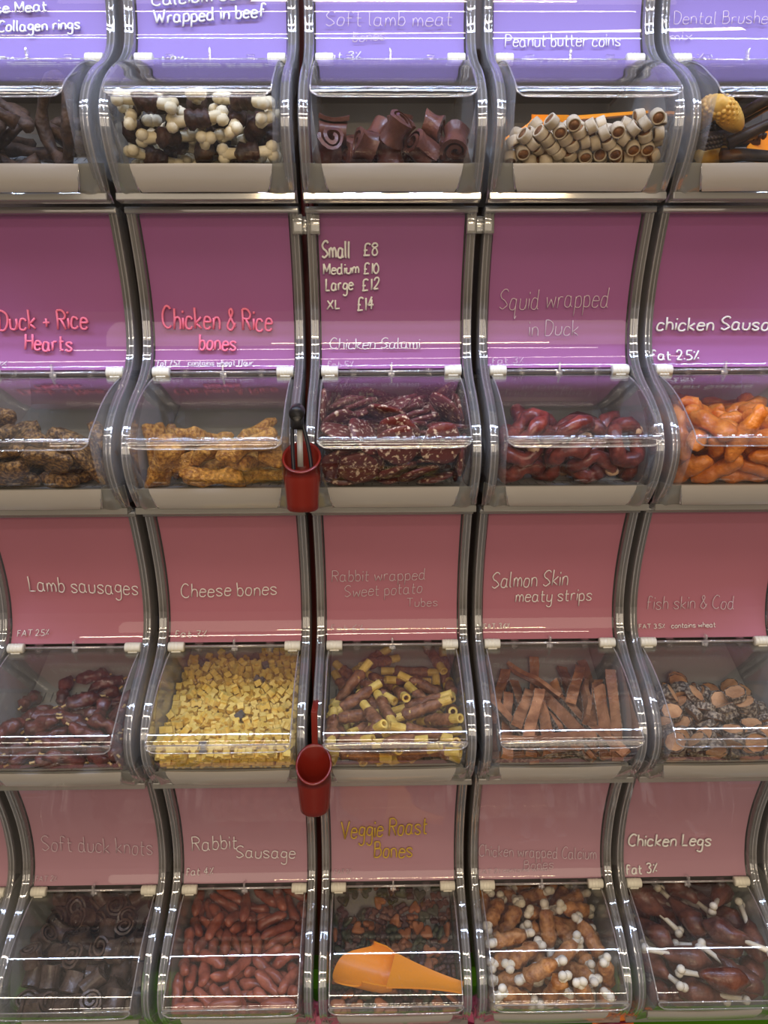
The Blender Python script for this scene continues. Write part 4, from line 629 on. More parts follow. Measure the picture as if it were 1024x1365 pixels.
        0, 401, -644, -1233, -37, 312, 0, 0, 553, -31, -1025, 44, 156, 34, 0, -388, -383, -1220, -139, -54, 42, 0, 208, 3, -1035, -197, 192, 49, 0, 607, -275, -1187, -262, 21, 6, 0, 511, -637, -1208, 5, -157, 5, 0, 665, -400, -1225, 124, 119, 124, 0, 114, 215, -910, 17, 157, 264, 0, -295, -709, -1225, 153, 39, 37, 0, 238, -403, -1233, 0, 0, 290, 0, 430, -171, -1121, -48, 213, -128, 0, -330, -158, -1114, 95, -130, -220,
        0, -248, -378, -1222, 0, -47, 309, 0, -73, -647, -1226, -47, -195, 195, 0, 534, 184, -927, 97, -130, -220, 0, 697, 443, -794, -262, 28, 6, 0, 789, 324, -830, 41, 153, 41, 0, 611, -539, -1234, 0, 0, -182, 0, -606, -186, -1130, -108, 0, 0, 0, -469, -167, -1119, 92, -132, -222, 0, -198, -655, -1233, 268, -164, 0, 0, -55, -304, -1203, -198, -189, -49, 0, 286, -594, -1226, 41, -200, -200, 0, 400, -416, -1198, 145, 163, -88,
        0, -786, -623, -1234, -222, -222, 0, 0, 764, 61, -994, 209, -4, -8, 0, 748, -756, -1189, 39, 220, -183, 0, -334, -632, -1233, 0, 0, 48, 0, 533, 289, -850, -88, -80, -143, 0, 75, 80, -984, 206, -8, -11, 0, -103, -753, -1201, -162, 261, -59, 0, 380, -808, -1139, -190, -206, -27, 0, 786, -586, -1232, 221, 221, 0, 0, -52, 331, -846, 129, -112, -193, 0, 225, -698, -1129, 30, -19, -2, 0, 107, -447, -1199, -73, 104, 106,
        0, 312, 12, -895, 18, 139, -245, 0, -776, -751, -1165, -42, 163, 9, 0, -521, 113, -966, -103, 61, -37, 0, 39, -308, -1205, 39, 41, -158, 0, -35, -499, -1226, 157, -3, -3, 0, -174, -727, -1037, -125, -144, 223, 0, 36, -879, -1043, 87, 178, 89, 0, -793, -188, -1131, -84, -140, 84, 0, -712, -174, -1121, 156, 92, 164, 0, -371, -801, -1174, -48, 42, 223, 0, -617, -37, -1057, 51, 0, 0, 0, -702, -734, -1196, 5, -148, 45,
        0, -243, -221, -1149, -2, -267, 159, 0, -610, -117, -1092, 0, -161, -270, 0, 121, -643, -1207, 94, -140, 90, 0, 600, -730, -1206, 122, -124, 118, 0, -142, -380, -1221, -108, 127, -106, 0, -465, -832, -1155, 53, 193, 90, 0, 350, -555, -1145, 7, -301, 7, 0, 30, -717, -1221, -164, 243, -35, 0, -506, 193, -922, -104, 55, -32, 0, 130, -358, -1132, -191, 217, 58, 0, 489, -727, -1226, 0, 220, 220, 0, -786, -378, -1204, -110, 110, 127,
        0, -24, -420, -1226, -5, -220, 220, 0, 308, -902, -1093, 57, 167, 70, 0, -195, -153, -1112, -5, -266, 158, 0, 487, 149, -1234, 0, 0, -172, 0, -683, -505, -1226, 17, 213, 215, 0, -242, 194, -931, -148, 239, 61, 0, 314, 297, -874, -168, -222, -57, 0, -375, -85, -1083, 24, 58, -226, 0, -65, -137, -1111, -265, 9, 2, 0, 588, -329, -1118, -82, 144, -86, 0, -259, -290, -1187, 207, -2, -4, 0, -257, -53, -1065, 33, -48, 186,
        0, -179, -632, -1145, 293, -61, 17, 0, 600, -651, -1208, 124, 122, -121, 0, -32, -781, -1093, 7, 306, -72, 0, 757, 91, -875, -51, 293, 85, 0, 700, -587, -1199, 14, 156, 14, 0, -311, -883, -1075, 149, -4, -190, 0, 248, -282, -1181, -106, -28, 17, 0, -569, -539, -1198, 191, 128, -114, 0, -390, -525, -1226, -68, -180, 180, 0, 97, -776, -1196, 90, 90, 43, 0, -5, -69, -1061, -95, 21, -15, 0, -83, 453, -789, -69, -286, -72,
        0, -579, -258, -1177, 49, 0, 0, 0, -415, 47, -1011, 19, -63, 250, 0, -245, -808, -1170, -59, 38, 198, 0, -768, -282, -1191, 49, 0, 0, 0, 551, 206, -746, 100, 167, -13, 0, -266, -764, -1069, -92, -173, -45, 0, -675, -426, -1226, 158, -12, -12, 0, 769, -475, -1220, 138, 0, 0, 0, -500, -438, -1215, -107, 53, -83, 0, 463, -246, -1159, 87, -127, -231, 0, -333, -462, -1202, 194, 87, -153, 0, 482, -544, -1153, 7, -311, -2,
        0, -265, 372, -833, -247, -100, -26, 0, 211, -504, -1144, 51, 181, 200, 0, -482, -338, -1189, -16, 120, 92, 0, -786, 140, -948, -183, -183, -65, 0, -793, 59, -900, 169, 81, 169, 0, 99, 370, -834, -265, 0, 0, 0, -793, -485, -1226, -120, -122, 122, 0, 623, 281, -874, 159, -91, -153, 0, 498, -824, -1172, -5, 104, 287, 0, -134, 365, -837, -230, -140, -35, 0, -374, -784, -1093, 130, 238, -42, 0, 222, -890, -1067, 134, -98, 124,
        0, 584, -412, -1197, 37, -153, -42, 0, 230, -222, -1128, -102, 60, 158, 0, 786, -388, -1139, 221, 221, -2, 0, -323, 92, -955, 135, 168, -59, 0, -764, 39, -1015, 0, 76, -303, 0, -449, -698, -1144, 153, 42, 26, 0, 332, 215, -820, -96, -95, 55, 0, 338, -58, -1058, -101, -64, 32, 0, 133, -321, -1209, 37, -37, 153, 0, 344, -252, -1145, 16, 144, 63, 0, 66, -187, -986, 167, -106, -169, 0, -620, 194, -922, 157, -94, -159,
        0, -400, -923, -1082, 126, 228, -91, 0, 332, -464, -1103, -100, -41, -76, 0, -58, -311, -1033, 244, 27, -8, 0, -360, -236, -1023, 97, -195, -8, 0, 165, -574, -1207, 150, 104, -146, 0, 207, -110, -1096, -196, 191, 49, 0, 501, -362, -1216, -101, -136, 105, 0, -580, -643, -1226, -19, -213, 213, 0, 707, 291, -848, 55, -157, -27, 0, 671, -486, -1135, -92, -116, 116, 0, -391, -143, -1011, -63, 220, -136, 0, -379, 94, -788, 90, -141, -260,
        0, 207, 666, -1234, 0, 0, 216, 0, 793, -401, -1052, -122, 120, -122, 0, -95, 42, -1014, 50, 6, -24, 0, 559, -933, -1024, 30, -117, 113, 0, 473, -716, -1117, -193, 202, 38, 0, -553, -76, -858, -22, -259, 52, 0, 667, -950, -1046, 68, -113, -48, 0, -247, -402, -1147, -5, -311, -47, 0, -52, -226, -1131, -80, 87, 138, 0, -140, -251, -1165, -84, -138, 82, 0, -167, -54, -1057, 176, -75, -124, 0, -558, -455, -1136, -232, 112, -62,
        0, -234, 221, -803, -97, -246, -104, 0, -177, -239, -1060, -252, -84, -22, 0, -714, -344, -1071, 5, -155, -7, 0, -99, -927, -1079, 168, 185, -77, 0, 191, 286, -880, -264, 15, 4, 0, 661, -210, -1114, -108, -23, -183, 0, 794, 235, -899, -81, 141, -81, 0, 308, 462, -775, 106, 125, 212, 0, 493, -105, -1065, 94, -164, 18, 0, -275, -287, -1086, -127, -255, -65, 0, 315, -170, -1101, 195, -135, 150, 0, 418, -925, -1071, -205, 54, -130,
        0, -682, -807, -1141, 64, 124, -122, 0, 630, 86, -989, -264, 17, 4, 0, 255, -794, -1108, -147, 43, 69, 0, 202, 85, -956, -80, 84, 124, 0, 695, -674, -1203, -108, 107, 129, 0, 36, 286, -852, -70, 94, 131, 0, 711, -734, -1098, -174, 237, -7, 0, -24, -469, -1129, -149, -3, 3, 0, 128, -231, -1134, 153, 157, -89, 0, -440, -59, -956, -58, -170, 122, 0, 489, -609, -1077, -266, 0, 15, 0, -472, 82, -837, -113, -192, 105,
        0, -385, 297, -835, -190, 128, -181, 0, -368, -601, -1127, -66, -218, 150, 0, -622, 70, -998, -116, 261, 68, 0, 139, -824, -1031, 0, -205, -192, 0, -794, -131, -934, -63, 147, -63, 0, 256, -522, -1048, 222, -207, -76, 0, -32, 129, -966, -162, 228, 57, 0, 126, -958, -1023, -202, -13, 36, 0, 120, 443, -786, 207, 0, 2, 0, -763, -73, -1065, 0, 115, -289, 0, -202, -409, -1028, -83, -102, -158, 0, -519, -208, -1004, -52, -52, -156,
        0, -639, -344, -1207, -130, 15, -7, 0, -268, 37, -1008, 42, -150, -253, 0, 545, -195, -1109, -10, 114, 90, 0, -690, -525, -1132, -15, -218, 215, 0, -148, -765, -1123, -41, 9, 160, 0, 559, -182, -963, 60, -39, -184, 0, -557, -290, -1087, 165, 96, 182, 0, -783, -618, -1155, -211, 233, 0, 0, 604, 363, -809, -80, -86, -138, 0, 19, -10, -1002, 68, 172, 37, 0, 759, 4, -924, -34, 297, 86, 0, 679, -356, -1123, 3, 26, -155,
        0, 322, 155, -754, -90, 266, 79, 0, -144, -552, -1142, 41, 210, 185, 0, 329, 26, -1014, -103, -61, 35, 0, -515, -142, -955, -49, 58, 162, 0, -443, -271, -1075, 37, 152, -195, 0, 96, -737, -1073, 278, 54, -124, 0, -793, -313, -1067, 190, -55, -190, 0, 223, -164, -1024, -247, -79, -45, 0, 391, -117, -1072, -135, 33, 172, 0, -468, 562, -721, -39, -226, 133, 0, 712, -351, -1020, -225, 21, -197, 0, 81, 512, -748, 2, -161, -270,
        0, 794, -284, -1058, -212, -19, 214, 0, 481, 398, -819, -67, 286, 74, 0, -479, 294, -851, 151, -101, -222, 0, 360, -684, -1134, 230, 2, 2, 0, -91, -860, -1034, 235, -26, 10, 0, -632, -648, -1135, 283, -120, 37, 0, 223, -399, -1115, 65, 152, 4, 0, 438, 469, -771, 36, -152, -256, 0, -605, -95, -963, 195, 40, 187, 0, -271, -330, -991, 52, -156, -28, 0, -109, -797, -971, -216, -41, 100, 0, 321, -1066, -915, -180, 64, -193,
        0, 595, -140, -1078, -9, 114, 92, 0, -297, -693, -1130, -156, -56, 58, 0, -250, 590, -705, 199, -38, -65, 0, -133, 151, -818, -142, -20, -178, 0, 492, -336, -1078, -149, 31, -188, 0, -658, -436, -1104, -112, -15, 288, 0, 35, -223, -1126, -191, 64, -189, 0, 179, -58, -978, 31, 52, -205, 0, 221, 532, -746, 21, 63, -246, 0, 681, -131, -999, -81, -70, 30, 0, -487, -528, -1107, -186, 46, 127, 0, 436, 96, -975, 194, 48, 81,
        0, -793, 235, -648, -172, 78, -172, 0, -763, 137, -819, 9, 280, 99, 0, 785, 531, -746, -192, -196, -51, 0, 360, -634, -1072, -5, -124, -277, 0, 454, -263, -1029, -192, -108, 209, 0, -577, -854, -1136, 44, -212, -99, 0, -201, -888, -1082, 180, -75, -177, 0, 769, -472, -953, 0, -203, 240, 0, 500, -16, -883, -226, -100, -35, 0, 419, -358, -1099, -226, -90, 176, 0, -388, -184, -926, -42, 244, -155, 0, 94, -637, -1073, -15, 137, 26,
        0, 500, 46, -983, 208, -124, 168, 0, -763, -565, -1044, -158, -14, -12, 0, 633, 601, -678, 55, -156, -28, 0, 789, 662, -660, -95, -142, 99, 0, -482, -817, -1025, 39, -154, 111, 0, 445, 69, -883, -51, 205, -123, 0, -620, -644, -1047, 148, 256, -21, 0, 786, -527, -1128, -194, -194, -49, 0, -224, -43, -953, -131, -251, -64, 0, 39, -355, -1123, 154, 103, 130, 0, -768, -37, -964, 76, 0, 0, 0, -57, 549, -736, 26, -58, 223,
        0, -786, 495, -766, 39, 39, -156, 0, 229, -42, -792, 193, -155, 133, 0, 767, -614, -1086, 51, 2, -5, 0, -636, -339, -1090, -211, 26, -207, 0, 516, -841, -1061, 79, -181, -140, 0, -683, 26, -916, 208, -50, -101, 0, 90, -285, -1032, 217, -6, -10, 0, 140, -210, -965, 159, 68, 157, 0, -136, -399, -1136, -216, -209, -19, 0, -138, -132, -993, -98, 87, -51, 0, 382, 356, -827, 131, 113, 215, 0, -626, 305, -861, 203, -29, -48,
        0, 296, -430, -977, -262, 9, -4, 0, -792, -651, -1049, 219, 2, 223, 0, 491, -444, -1120, -71, -87, -143, 0, -555, -761, -1092, -50, -31, -67, 0, -194, 471, -770, 112, -123, -206, 0, 9, -666, -1131, -18, -32, 159, 0, -49, -365, -1117, -193, -55, 193, 0, -414, -723, -1038, 232, 89, 8, 0, -413, 131, -933, -218, 121, -191, 0, -553, 24, -907, 41, -155, -264, 0, 117, 151, -748, 74, -140, -234, 0, -483, -1018, -965, 78, 122, 44,
        0, 786, 38, -808, -190, 190, 55, 0, 587, -547, -1144, -124, 124, -112, 0, -265, 483, -1234, -270, 161, 0, 0, 310, -373, -1064, 10, 137, 66, 0, -226, 80, -874, 102, -40, -151, 0, 673, 532, -745, -5, 304, 79, 0, -410, -889, -994, 54, -190, -79, 0, -597, 99, -875, 11, 70, -272, 0, -5, 218, -889, 181, 145, -127, 0, 753, 717, -1234, 0, 0, -238, 0, -498, -634, -1116, 127, -156, 194, 0, 305, 96, -907, 67, -104, 189,
        0, 376, -311, -1027, 135, 170, -53, 0, -50, -1022, -969, -241, -18, 41, 0, 452, -33, -1026, -32, -121, -102, 0, 633, -629, -1072, -217, -174, -29, 0, 114, -401, -1055, -280, 48, 34, 0, 725, -215, -1022, 19, -151, -138, 0, 603, -320, -1017, 41, 2, -5, 0, 38, -107, -905, 180, -152, 118, 0, -366, -350, -1111, 31, 37, -245, 0, -326, 160, -844, 48, 76, -213, 0, -768, 651, -672, 207, 0, -2, 0, 339, -579, -1004, -137, 84, -223,
        0, -786, -212, -1012, -76, 76, 143, 0, 250, -301, -1043, -22, 245, -132, 0, -780, -746, -1032, 120, -99, 139, 0, 648, -827, -1118, -122, 93, 75, 0, -143, 113, -943, -82, -71, -148, 0, -46, 466, -676, 24, 129, 272, 0, -57, -666, -1069, 43, 279, 20, 0, 174, 473, -668, -99, 142, -68, 0, 120, 186, -828, 44, -29, 115, 0, -363, -499, -1104, 32, -13, -66, 0, 779, -772, -1023, 181, -128, -150, 0, 296, -106, -977, -83, 76, -52,
        0, -2, -556, -1110, 32, 15, -309, 0, 785, 391, -727, 53, -50, 151, 0, -77, -14, -949, 26, -75, 285, 0, 247, -1004, -991, 63, 145, 61, 0, -133, -174, -908, 134, 109, 186, 0, -713, 231, -874, -174, 51, -212, 0, -449, -555, -933, -219, -78, 169, 0, 497, -431, -986, 57, 143, 62, 0, -295, -458, -1052, -40, 120, 82, 0, -221, -79, -702, -38, -213, -175, 0, -560, 435, -766, -109, -54, -148, 0, -441, 427, -803, 19, -63, 250,
        0, 399, -208, -970, 80, -162, -20, 0, -560, 365, -837, -67, -286, -74, 0, -398, -512, -1028, 84, 278, 61, 0, 234, 138, -826, 129, -148, -21, 0, -786, 3, -800, -74, 74, 144, 0, 94, 147, -947, 206, -8, -11, 0, -108, 225, -904, -95, -97, 55, 0, -3, -836, -940, 73, -42, -29, 0, 566, -1016, -968, -17, 143, -278, 0, -267, -560, -1117, 202, -86, 211, 0, -519, -919, -1073, 80, -68, -33, 0, 32, -974, -890, 179, -158, 75,
        0, 276, 489, -634, 150, -193, 83, 0, -35, 186, -787, -60, -289, -75, 0, 448, -516, -1040, -249, 21, -57, 0, 0, -238, -887, 0, -106, -292, 0, -213, -171, -994, 81, -163, 5, 0, 636, -839, -1008, 41, 266, 9, 0, 446, 243, -895, 201, -32, -53, 0, -526, 202, -797, 143, 14, -54, 0, -786, -63, -844, 165, -165, 85, 0, -23, -179, -1004, -56, -50, -156, 0, -61, -284, -952, 43, 283, -101, 0, 95, -532, -1056, -244, -28, 173,
        0, 109, 291, -738, -193, 23, 84, 0, 3, -482, -1017, -149, -99, 68, 0, -285, -105, -975, 84, -164, 5, 0, -318, 426, -765, -104, 19, 186, 0, -757, -453, -1059, 84, 239, -129, 0, 312, 596, -710, -149, -238, -62, 0, -372, -22, -943, -111, 105, -51, 0, 782, 786, -607, -190, -199, -51, 0, 587, -423, -1072, 44, -40, 145, 0, -710, -887, -1092, -191, -2, 15, 0, -74, -673, -992, -41, -22, 266, 0, 411, -437, -992, -83, 72, 140,
        0, 564, 479, -775, 29, -54, 209, 0, 385, -76, -930, -242, -81, -42, 0, 70, 388, -673, -93, 87, -258, 0, -301, -244, -939, 164, -153, 171, 0, 152, -725, -1019, -124, -30, -287, 0, -184, -608, -1033, 174, 131, -97, 0, 152, -93, -906, 51, -10, 30, 0, 165, 60, -856, 36, 56, -245, 0, 11, 520, -620, 61, -59, -43, 0, -673, -243, -1053, 0, -271, 155, 0, -705, -134, -904, -67, -73, -155, 0, -655, -785, -1041, -37, 3, -56,
        0, 465, -644, -989, -162, -214, -39, 0, 235, -263, -957, 138, 165, -51, 0, -621, -619, -972, 236, -188, 29, 0, 711, 611, -674, 51, -158, -27, 0, -423, -647, -984, 96, -157, -55, 0, -636, -305, -956, -2, -248, -105, 0, -558, -1000, -986, 80, 120, 47, 0, -517, -159, -820, -145, -141, -98, 0, 396, 131, -843, 99, -156, 29, 0, -339, -1031, -932, 57, 48, -152, 0, 645, 195, -752, -147, -8, 179, 0, -294, -622, -1022, 139, -130, -170,
        0, -121, -537, -1017, 185, 120, -100, 0, -205, -510, -1027, 20, -177, -53, 0, 642, 164, -918, -35, 118, 104, 0, 584, -724, -983, 11, -158, 5, 0, 248, 706, -650, -74, -283, -71, 0, -282, 524, -741, 199, -38, -65, 0, -432, 357, -739, 14, -282, -92, 0, -383, -390, -1035, -112, 54, -54, 0, 767, 233, -750, 5, -148, -276, 0, -767, 399, -810, -108, -5, 2, 0, 681, -529, -1043, -114, 20, 12, 0, 573, 72, -876, -130, -28, -189,
        0, -731, 824, -1234, -273, -156, 0, 0, -571, 593, -683, -210, 82, -196, 0, 429, -760, -1042, 22, 18, -59, 0, -345, 737, -605, -44, -113, -112, 0, 445, 546, -728, -14, 260, -149, 0, 354, 775, -613, -186, 204, 52, 0, -133, 26, -839, 6, -119, -215, 0, 220, -624, -1077, 178, -75, 58, 0, -757, 424, -685, -55, 250, 141, 0, -322, 6, -836, -174, 48, 70, 0, 156, -1017, -946, -172, -176, -61, 0, -181, -1006, -997, 89, -251, 112,
        0, -135, 594, -664, 142, 195, 8, 0, -647, 192, -813, 171, -109, -148, 0, 114, -877, -929, 130, -105, -142, 0, 121, 21, -772, 101, 76, 212, 0, 246, 834, -581, 49, -16, 66, 0, -409, -221, -837, -285, 39, 0, 0, -793, -527, -949, -129, 112, -131, 0, 489, -156, -906, 16, 161, -179, 0, -284, -382, -868, -197, 73, -209, 0, -308, -538, -932, -79, -128, -214, 0, -194, -87, -877, -103, -33, 22, 0, 274, 404, -706, -135, 206, 54,
        0, -688, -725, -966, 218, -168, 73, 0, 324, -244, -964, 189, -66, -127, 0, -547, 506, -731, 179, 147, -121, 0, -699, -178, -994, 41, -152, -44, 0, 588, -734, -1094, 19, 208, 215, 0, 109, -240, -849, -165, 55, -193, 0, -228, -800, -981, -203, 156, 156, 0, 206, -673, -973, 199, -140, -69, 0, -60, -951, -908, 51, 161, 62, 0, -39, 95, -881, -78, -190, 112, 0, -534, -536, -1014, 41, -29, -120, 0, -766, 272, -783, -91, -5, 3,
        0, 735, -1035, -963, 186, -145, 66, 0, -12, -602, -998, -31, 151, 157, 0, 626, 115, -819, 60, 18, -72, 0, -94, -401, -832, -46, -25, -204, 0, 551, 575, -692, -92, 68, 151, 0, -201, -245, -877, -186, 107, -45, 0, 348, -844, -1027, -31, 100, 227, 0, -649, -525, -1015, 93, 114, -111, 0, 654, -77, -936, 116, 173, -15, 0, 291, -845, -921, 118, -122, -122, 0, -100, -680, -794, 100, 21, -173, 0, 202, -900, -924, -103, -92, -130,
        0, 268, -641, -930, -91, -222, 62, 0, 216, 359, -807, 23, -145, -72, 0, -715, -1036, -963, 218, 57, -20, 0, -258, -544, -709, 77, 4, 216, 0, -368, -781, -966, 78, -212, 101, 0, -420, -114, -844, -117, -97, -94, 0, 671, 719, -643, -202, 185, 47, 0, -366, 619, -698, -232, -136, -35, 0, -604, 280, -743, -21, 113, 99, 0, 551, -323, -930, -43, 291, 59, 0, 60, -1054, -930, -174, 68, -194, 0, 252, -165, -918, 63, -24, 32,
        0, 273, 263, -794, 185, 62, 107, 0, -253, 679, -656, -102, 59, -35, 0, -73, -390, -957, 16, -140, 197, 0, 570, -516, -1027, -74, 158, -89, 0, -287, -970, -1029, -63, 24, 50, 0, -547, 306, -686, 179, -103, -38, 0, -644, 496, -734, 44, -152, -41, 0, -517, -391, -1070, -54, -256, -111, 0, -512, -662, -977, 50, -74, 172, 0, -582, -563, -892, -54, 171, -216, 0, 201, 607, -676, 139, 161, -71, 0, -395, 450, -693, 218, 73, 2,
        0, 490, 171, -836, 21, -63, 245, 0, 770, 783, -481, 203, 130, 130, 0, -533, -1093, -871, -147, 80, -207, 0, 676, -734, -982, -133, 137, 129, 0, -788, -623, -833, 96, -146, -78, 0, -389, -316, -935, -53, -210, 134, 0, -172, 752, -625, 23, 62, -236, 0, 124, -120, -817, -71, 130, -87, 0, 359, -364, -928, 31, 145, 268, 0, 395, -274, -704, -178, -36, -18, 0, 614, -27, -888, 92, -115, -241, 0, 374, -992, -1004, 74, -82, -33,
        0, -351, 548, -627, -95, -62, 7, 0, 345, 303, -692, -97, -115, -239, 0, -373, -890, -872, -12, -213, -124, 0, 96, -888, -841, 24, 8, -5, 0, -114, -740, -891, 73, 111, 38, 0, -175, 1015, -1234, 99, 298, 0, 0, 577, -102, -829, -81, 248, 68, 0, 325, 21, -778, 109, -5, 49, 0, 454, 821, -587, -218, 161, 42, 0, 83, 575, -681, -235, -37, 128, 0, -459, 631, -661, 188, 144, -142, 0, -533, 413, -653, -98, -257, -82,
        0, -315, -720, -939, -71, 86, 97, 0, -55, -134, -893, 160, -139, 133, 0, 370, 479, -645, -205, -38, 156, 0, -556, -37, -750, 55, 58, 168, 0, -741, -932, -987, -32, 193, 245, 0, 751, -39, -738, 79, -45, -91, 0, -119, -255, -822, 60, 43, 205, 0, -708, -406, -974, -2, -299, -91, 0, 135, -443, -975, 158, -25, -77, 0, -559, 78, -749, -117, 73, 92, 0, -52, 284, -737, 112, -89, 259, 0, -763, 185, -731, 224, 10, 16,
        0, -320, -158, -666, 287, -113, -39, 0, 90, 700, -654, -112, -264, -68, 0, -238, 64, -765, -14, 35, -161, 0, 336, -171, -744, -179, -141, 86, 0, 445, 301, -766, 32, 86, -189, 0, -13, 387, -736, -231, 19, 85, 0, 183, 43, -728, -73, 75, -94, 0, 205, -810, -916, 154, 154, -100, 0, -378, -96, -738, 155, 130, 96, 0, 430, -46, -803, -214, 156, -104, 0, -746, -989, -845, -124, 111, 77, 0, -23, -520, -926, -77, -223, 174,
        0, 742, 882, -546, 199, 36, 63, 0, 258, 219, -718, 17, 68, -250, 0, 698, 359, -742, 172, -82, -151, 0, 768, -385, -916, -138, 2, 2, 0, 540, -814, -954, 38, 210, -208, 0, -710, 444, -1234, 134, -284, 0, 0, -659, 412, -781, 37, -152, -48, 0, -520, -435, -951, -52, 130, 139, 0, -718, 1086, -1209, -18, -156, -18, 0, -580, -775, -953, 38, -143, -105, 0, 23, -762, -977, -223, -149, -112, 0, 462, -276, -885, -94, -35, 43,
        0, 161, 157, -648, -146, -227, 11, 0, -340, -627, -909, 112, -177, 98, 0, -610, -175, -924, 80, 73, -148, 0, -50, -46, -868, -5, 43, -281, 0, 559, -618, -949, 186, -130, 99, 0, 755, -69, -877, -86, -269, -79, 0, -759, -447, -867, 130, -55, -43, 0, 591, -223, -848, -206, -27, 34, 0, -123, -449, -922, 106, 79, -170, 0, 79, 7, -882, 126, -148, -19, 0, 504, -381, -869, 24, 73, -262, 0, -428, 21, -712, 162, -76, -243,
        0, -673, -2, -817, 225, -2, -2, 0, -159, -935, -951, -68, 73, 177, 0, 588, 22, -780, -249, -101, -48, 0, 278, -87, -848, 67, -136, -275, 0, 283, -382, -772, -199, 174, 104, 0, -291, -93, -771, 3, 44, 148, 0, -759, -331, -917, -98, -80, 267, 0, 452, -909, -962, 83, -75, -43, 0, 582, -426, -953, 39, -152, -46, 0, 601, 431, -710, -204, 180, 47, 0, 778, 669, -552, -69, 157, -97, 0, 501, 373, -702, 19, -126, -86,
        0, -50, -546, -848, -32, -32, 259, 0, -284, -302, -829, -110, 0, -42, 0, 764, 293, -684, 7, -294, -87, 0, -768, 582, -710, 2, 161, 270, 0, 115, -774, -880, -206, 28, -216, 0, -180, -573, -922, 201, -40, -4, 0, 1, 757, -1234, 311, 44, 0, 0, -545, 702, -653, -219, -158, -39, 0, -1, -466, -846, 42, 152, 225, 0, -419, 188, -753, 153, 210, 155, 0, 794, -197, -939, -148, -100, 150, 0, 215, -231, -853, -92, -18, -5,
        0, -489, -350, -959, 15, 165, 192, 0, -147, -1047, -905, -196, 177, 114, 0, -753, -648, -923, 54, -239, -140, 0, 430, 614, -691, -104, -15, 10, 0, 198, 328, -687, -231, 72, -29, 0, -501, -133, -712, 125, 34, 17, 0, -204, 315, -739, 120, 169, -25, 0, 156, -560, -992, -171, 19, -242, 0, -439, 738, -625, -97, 97, -57, 0, -695, 330, -697, 56, -137, -275, 0, -689, -382, -841, -121, 114, 41, 0, -11, 650, -681, 25, 59, -233,
        0, 185, -375, -954, -58, 167, 92, 0, -566, -640, -867, -168, -60, 27, 0, 754, -899, -1046, -190, 27, 249, 0, 475, 566, -571, 75, 82, 73, 0, -676, -521, -903, -86, 151, -184, 0, -622, 187, -682, 42, -62, 145, 0, -662, 604, -697, 157, 94, 159, 0, 661, -463, -970, -205, 51, -200, 0, -120, 201, -661, 45, -24, 29, 0, 72, -685, -816, 29, -83, -33, 0, 163, 654, -499, -265, -11, -2, 0, -193, 843, -547, 106, -164, 32,
        0, -320, -104, -844, -43, 9, -137, 0, -440, -601, -806, 31, 71, -23, 0, 641, -950, -914, 38, 108, 172, 0, -391, 803, -569, -220, -100, 196, 0, 699, 88, -737, -122, 244, 74, 0, 488, 133, -766, 24, -59, 231, 0, 481, -729, -892, -117, 60, 55, 0, -259, -649, -874, -51, 140, -118, 0, -786, -786, -897, -208, -41, 217, 0, -314, 271, -743, 14, 88, 112, 0, 729, 160, -815, 185, -156, 147, 0, -188, -702, -899, 161, 24, 171,
        0, 38, 59, -812, -99, 46, -177, 0, 402, -256, -800, -39, -4, 161, 0, -470, 469, -597, 35, -52, -109, 0, -464, -32, -817, 135, 73, -31, 0, -216, -443, -912, 161, -109, -180, 0, 683, -285, -910, -202, -17, -11, 0, 380, -140, -868, 203, 32, 99, 0, -647, -153, -731, 50, 62, 28, 0, 786, -666, -996, -84, -82, -142, 0, 759, 45, -609, -27, -236, 77, 0, -357, -722, -826, -89, 70, -79, 0, 399, -775, -824, 2, -115, 115,
        0, 62, -651, -938, -261, 52, 100, 0, 45, -395, -901, -225, -57, -78, 0, 8, 253, -690, -159, -144, 8, 0, 573, 877, -1226, 157, 12, 12, 0, -763, 721, -634, -2, -268, 160, 0, -352, -382, -756, -121, -39, -10, 0, 463, 181, -614, -199, 108, 12, 0, 456, 710, -648, -263, 32, 9, 0, -23, -168, -787, 20, -59, 235, 0, 361, 156, -634, -40, 64, -66, 0, -684, 278, -624, -246, -35, -27, 0, 664, -400, -882, -191, 57, -187,
        0, 521, 898, -545, 32, -51, 197, 0, 102, -317, -934, -17, 225, -111, 0, 324, -272, -840, 36, 129, 62, 0, -44, -859, -871, -69, -100, 276, 0, -398, -440, -933, -187, -11, 180, 0, 433, 214, -715, -96, -69, 32, 0, 303, 549, -583, 81, 257, -116, 0, -562, -867, -893, -128, -226, -123, 0, 708, 178, -635, 23, -126, -108, 0, -660, 95, -773, -198, -180, -85, 0, 557, 687, -651, -88, -120, 69, 0, 500, -164, -773, 28, -147, -260,
        0, 399, -815, -930, -10, 118, 289, 0, 374, 897, -538, 114, -123, -205, 0, 245, 222, -601, -76, 0, 161, 0, 653, -615, -972, 145, 114, 166, 0, -38, 109, -625, -9, -192, 34, 0, 781, -703, -892, 22, 27, -170, 0, 676, -106, -768, 3, 105, 98, 0, -685, -725, -869, 181, -231, 71, 0, 221, 790, -515, -202, -185, -47, 0, 707, -188, -891, 97, -79, 120, 0, -625, -913, -989, 101, -149, -109, 0, -116, 114, -688, -61, -109, -124,
        0, -660, 407, -625, 26, 126, 69, 0, 282, 86, -700, 65, -42, 42, 0, -262, 349, -671, -70, 48, -219, 0, -278, -543, -820, -241, 2, 102, 0, 563, -482, -854, 31, -146, -257, 0, -595, 495, -588, 78, 166, -7, 0, -37, 744, -630, -85, 279, 71, 0, 58, 608, -580, -63, -79, -138, 0, -181, -306, -1003, -197, 200, 43, 0, 574, -1071, -880, -172, 185, 38, 0, -4, -763, -879, -59, -100, 261, 0, 767, -579, -975, 0, -302, -76,
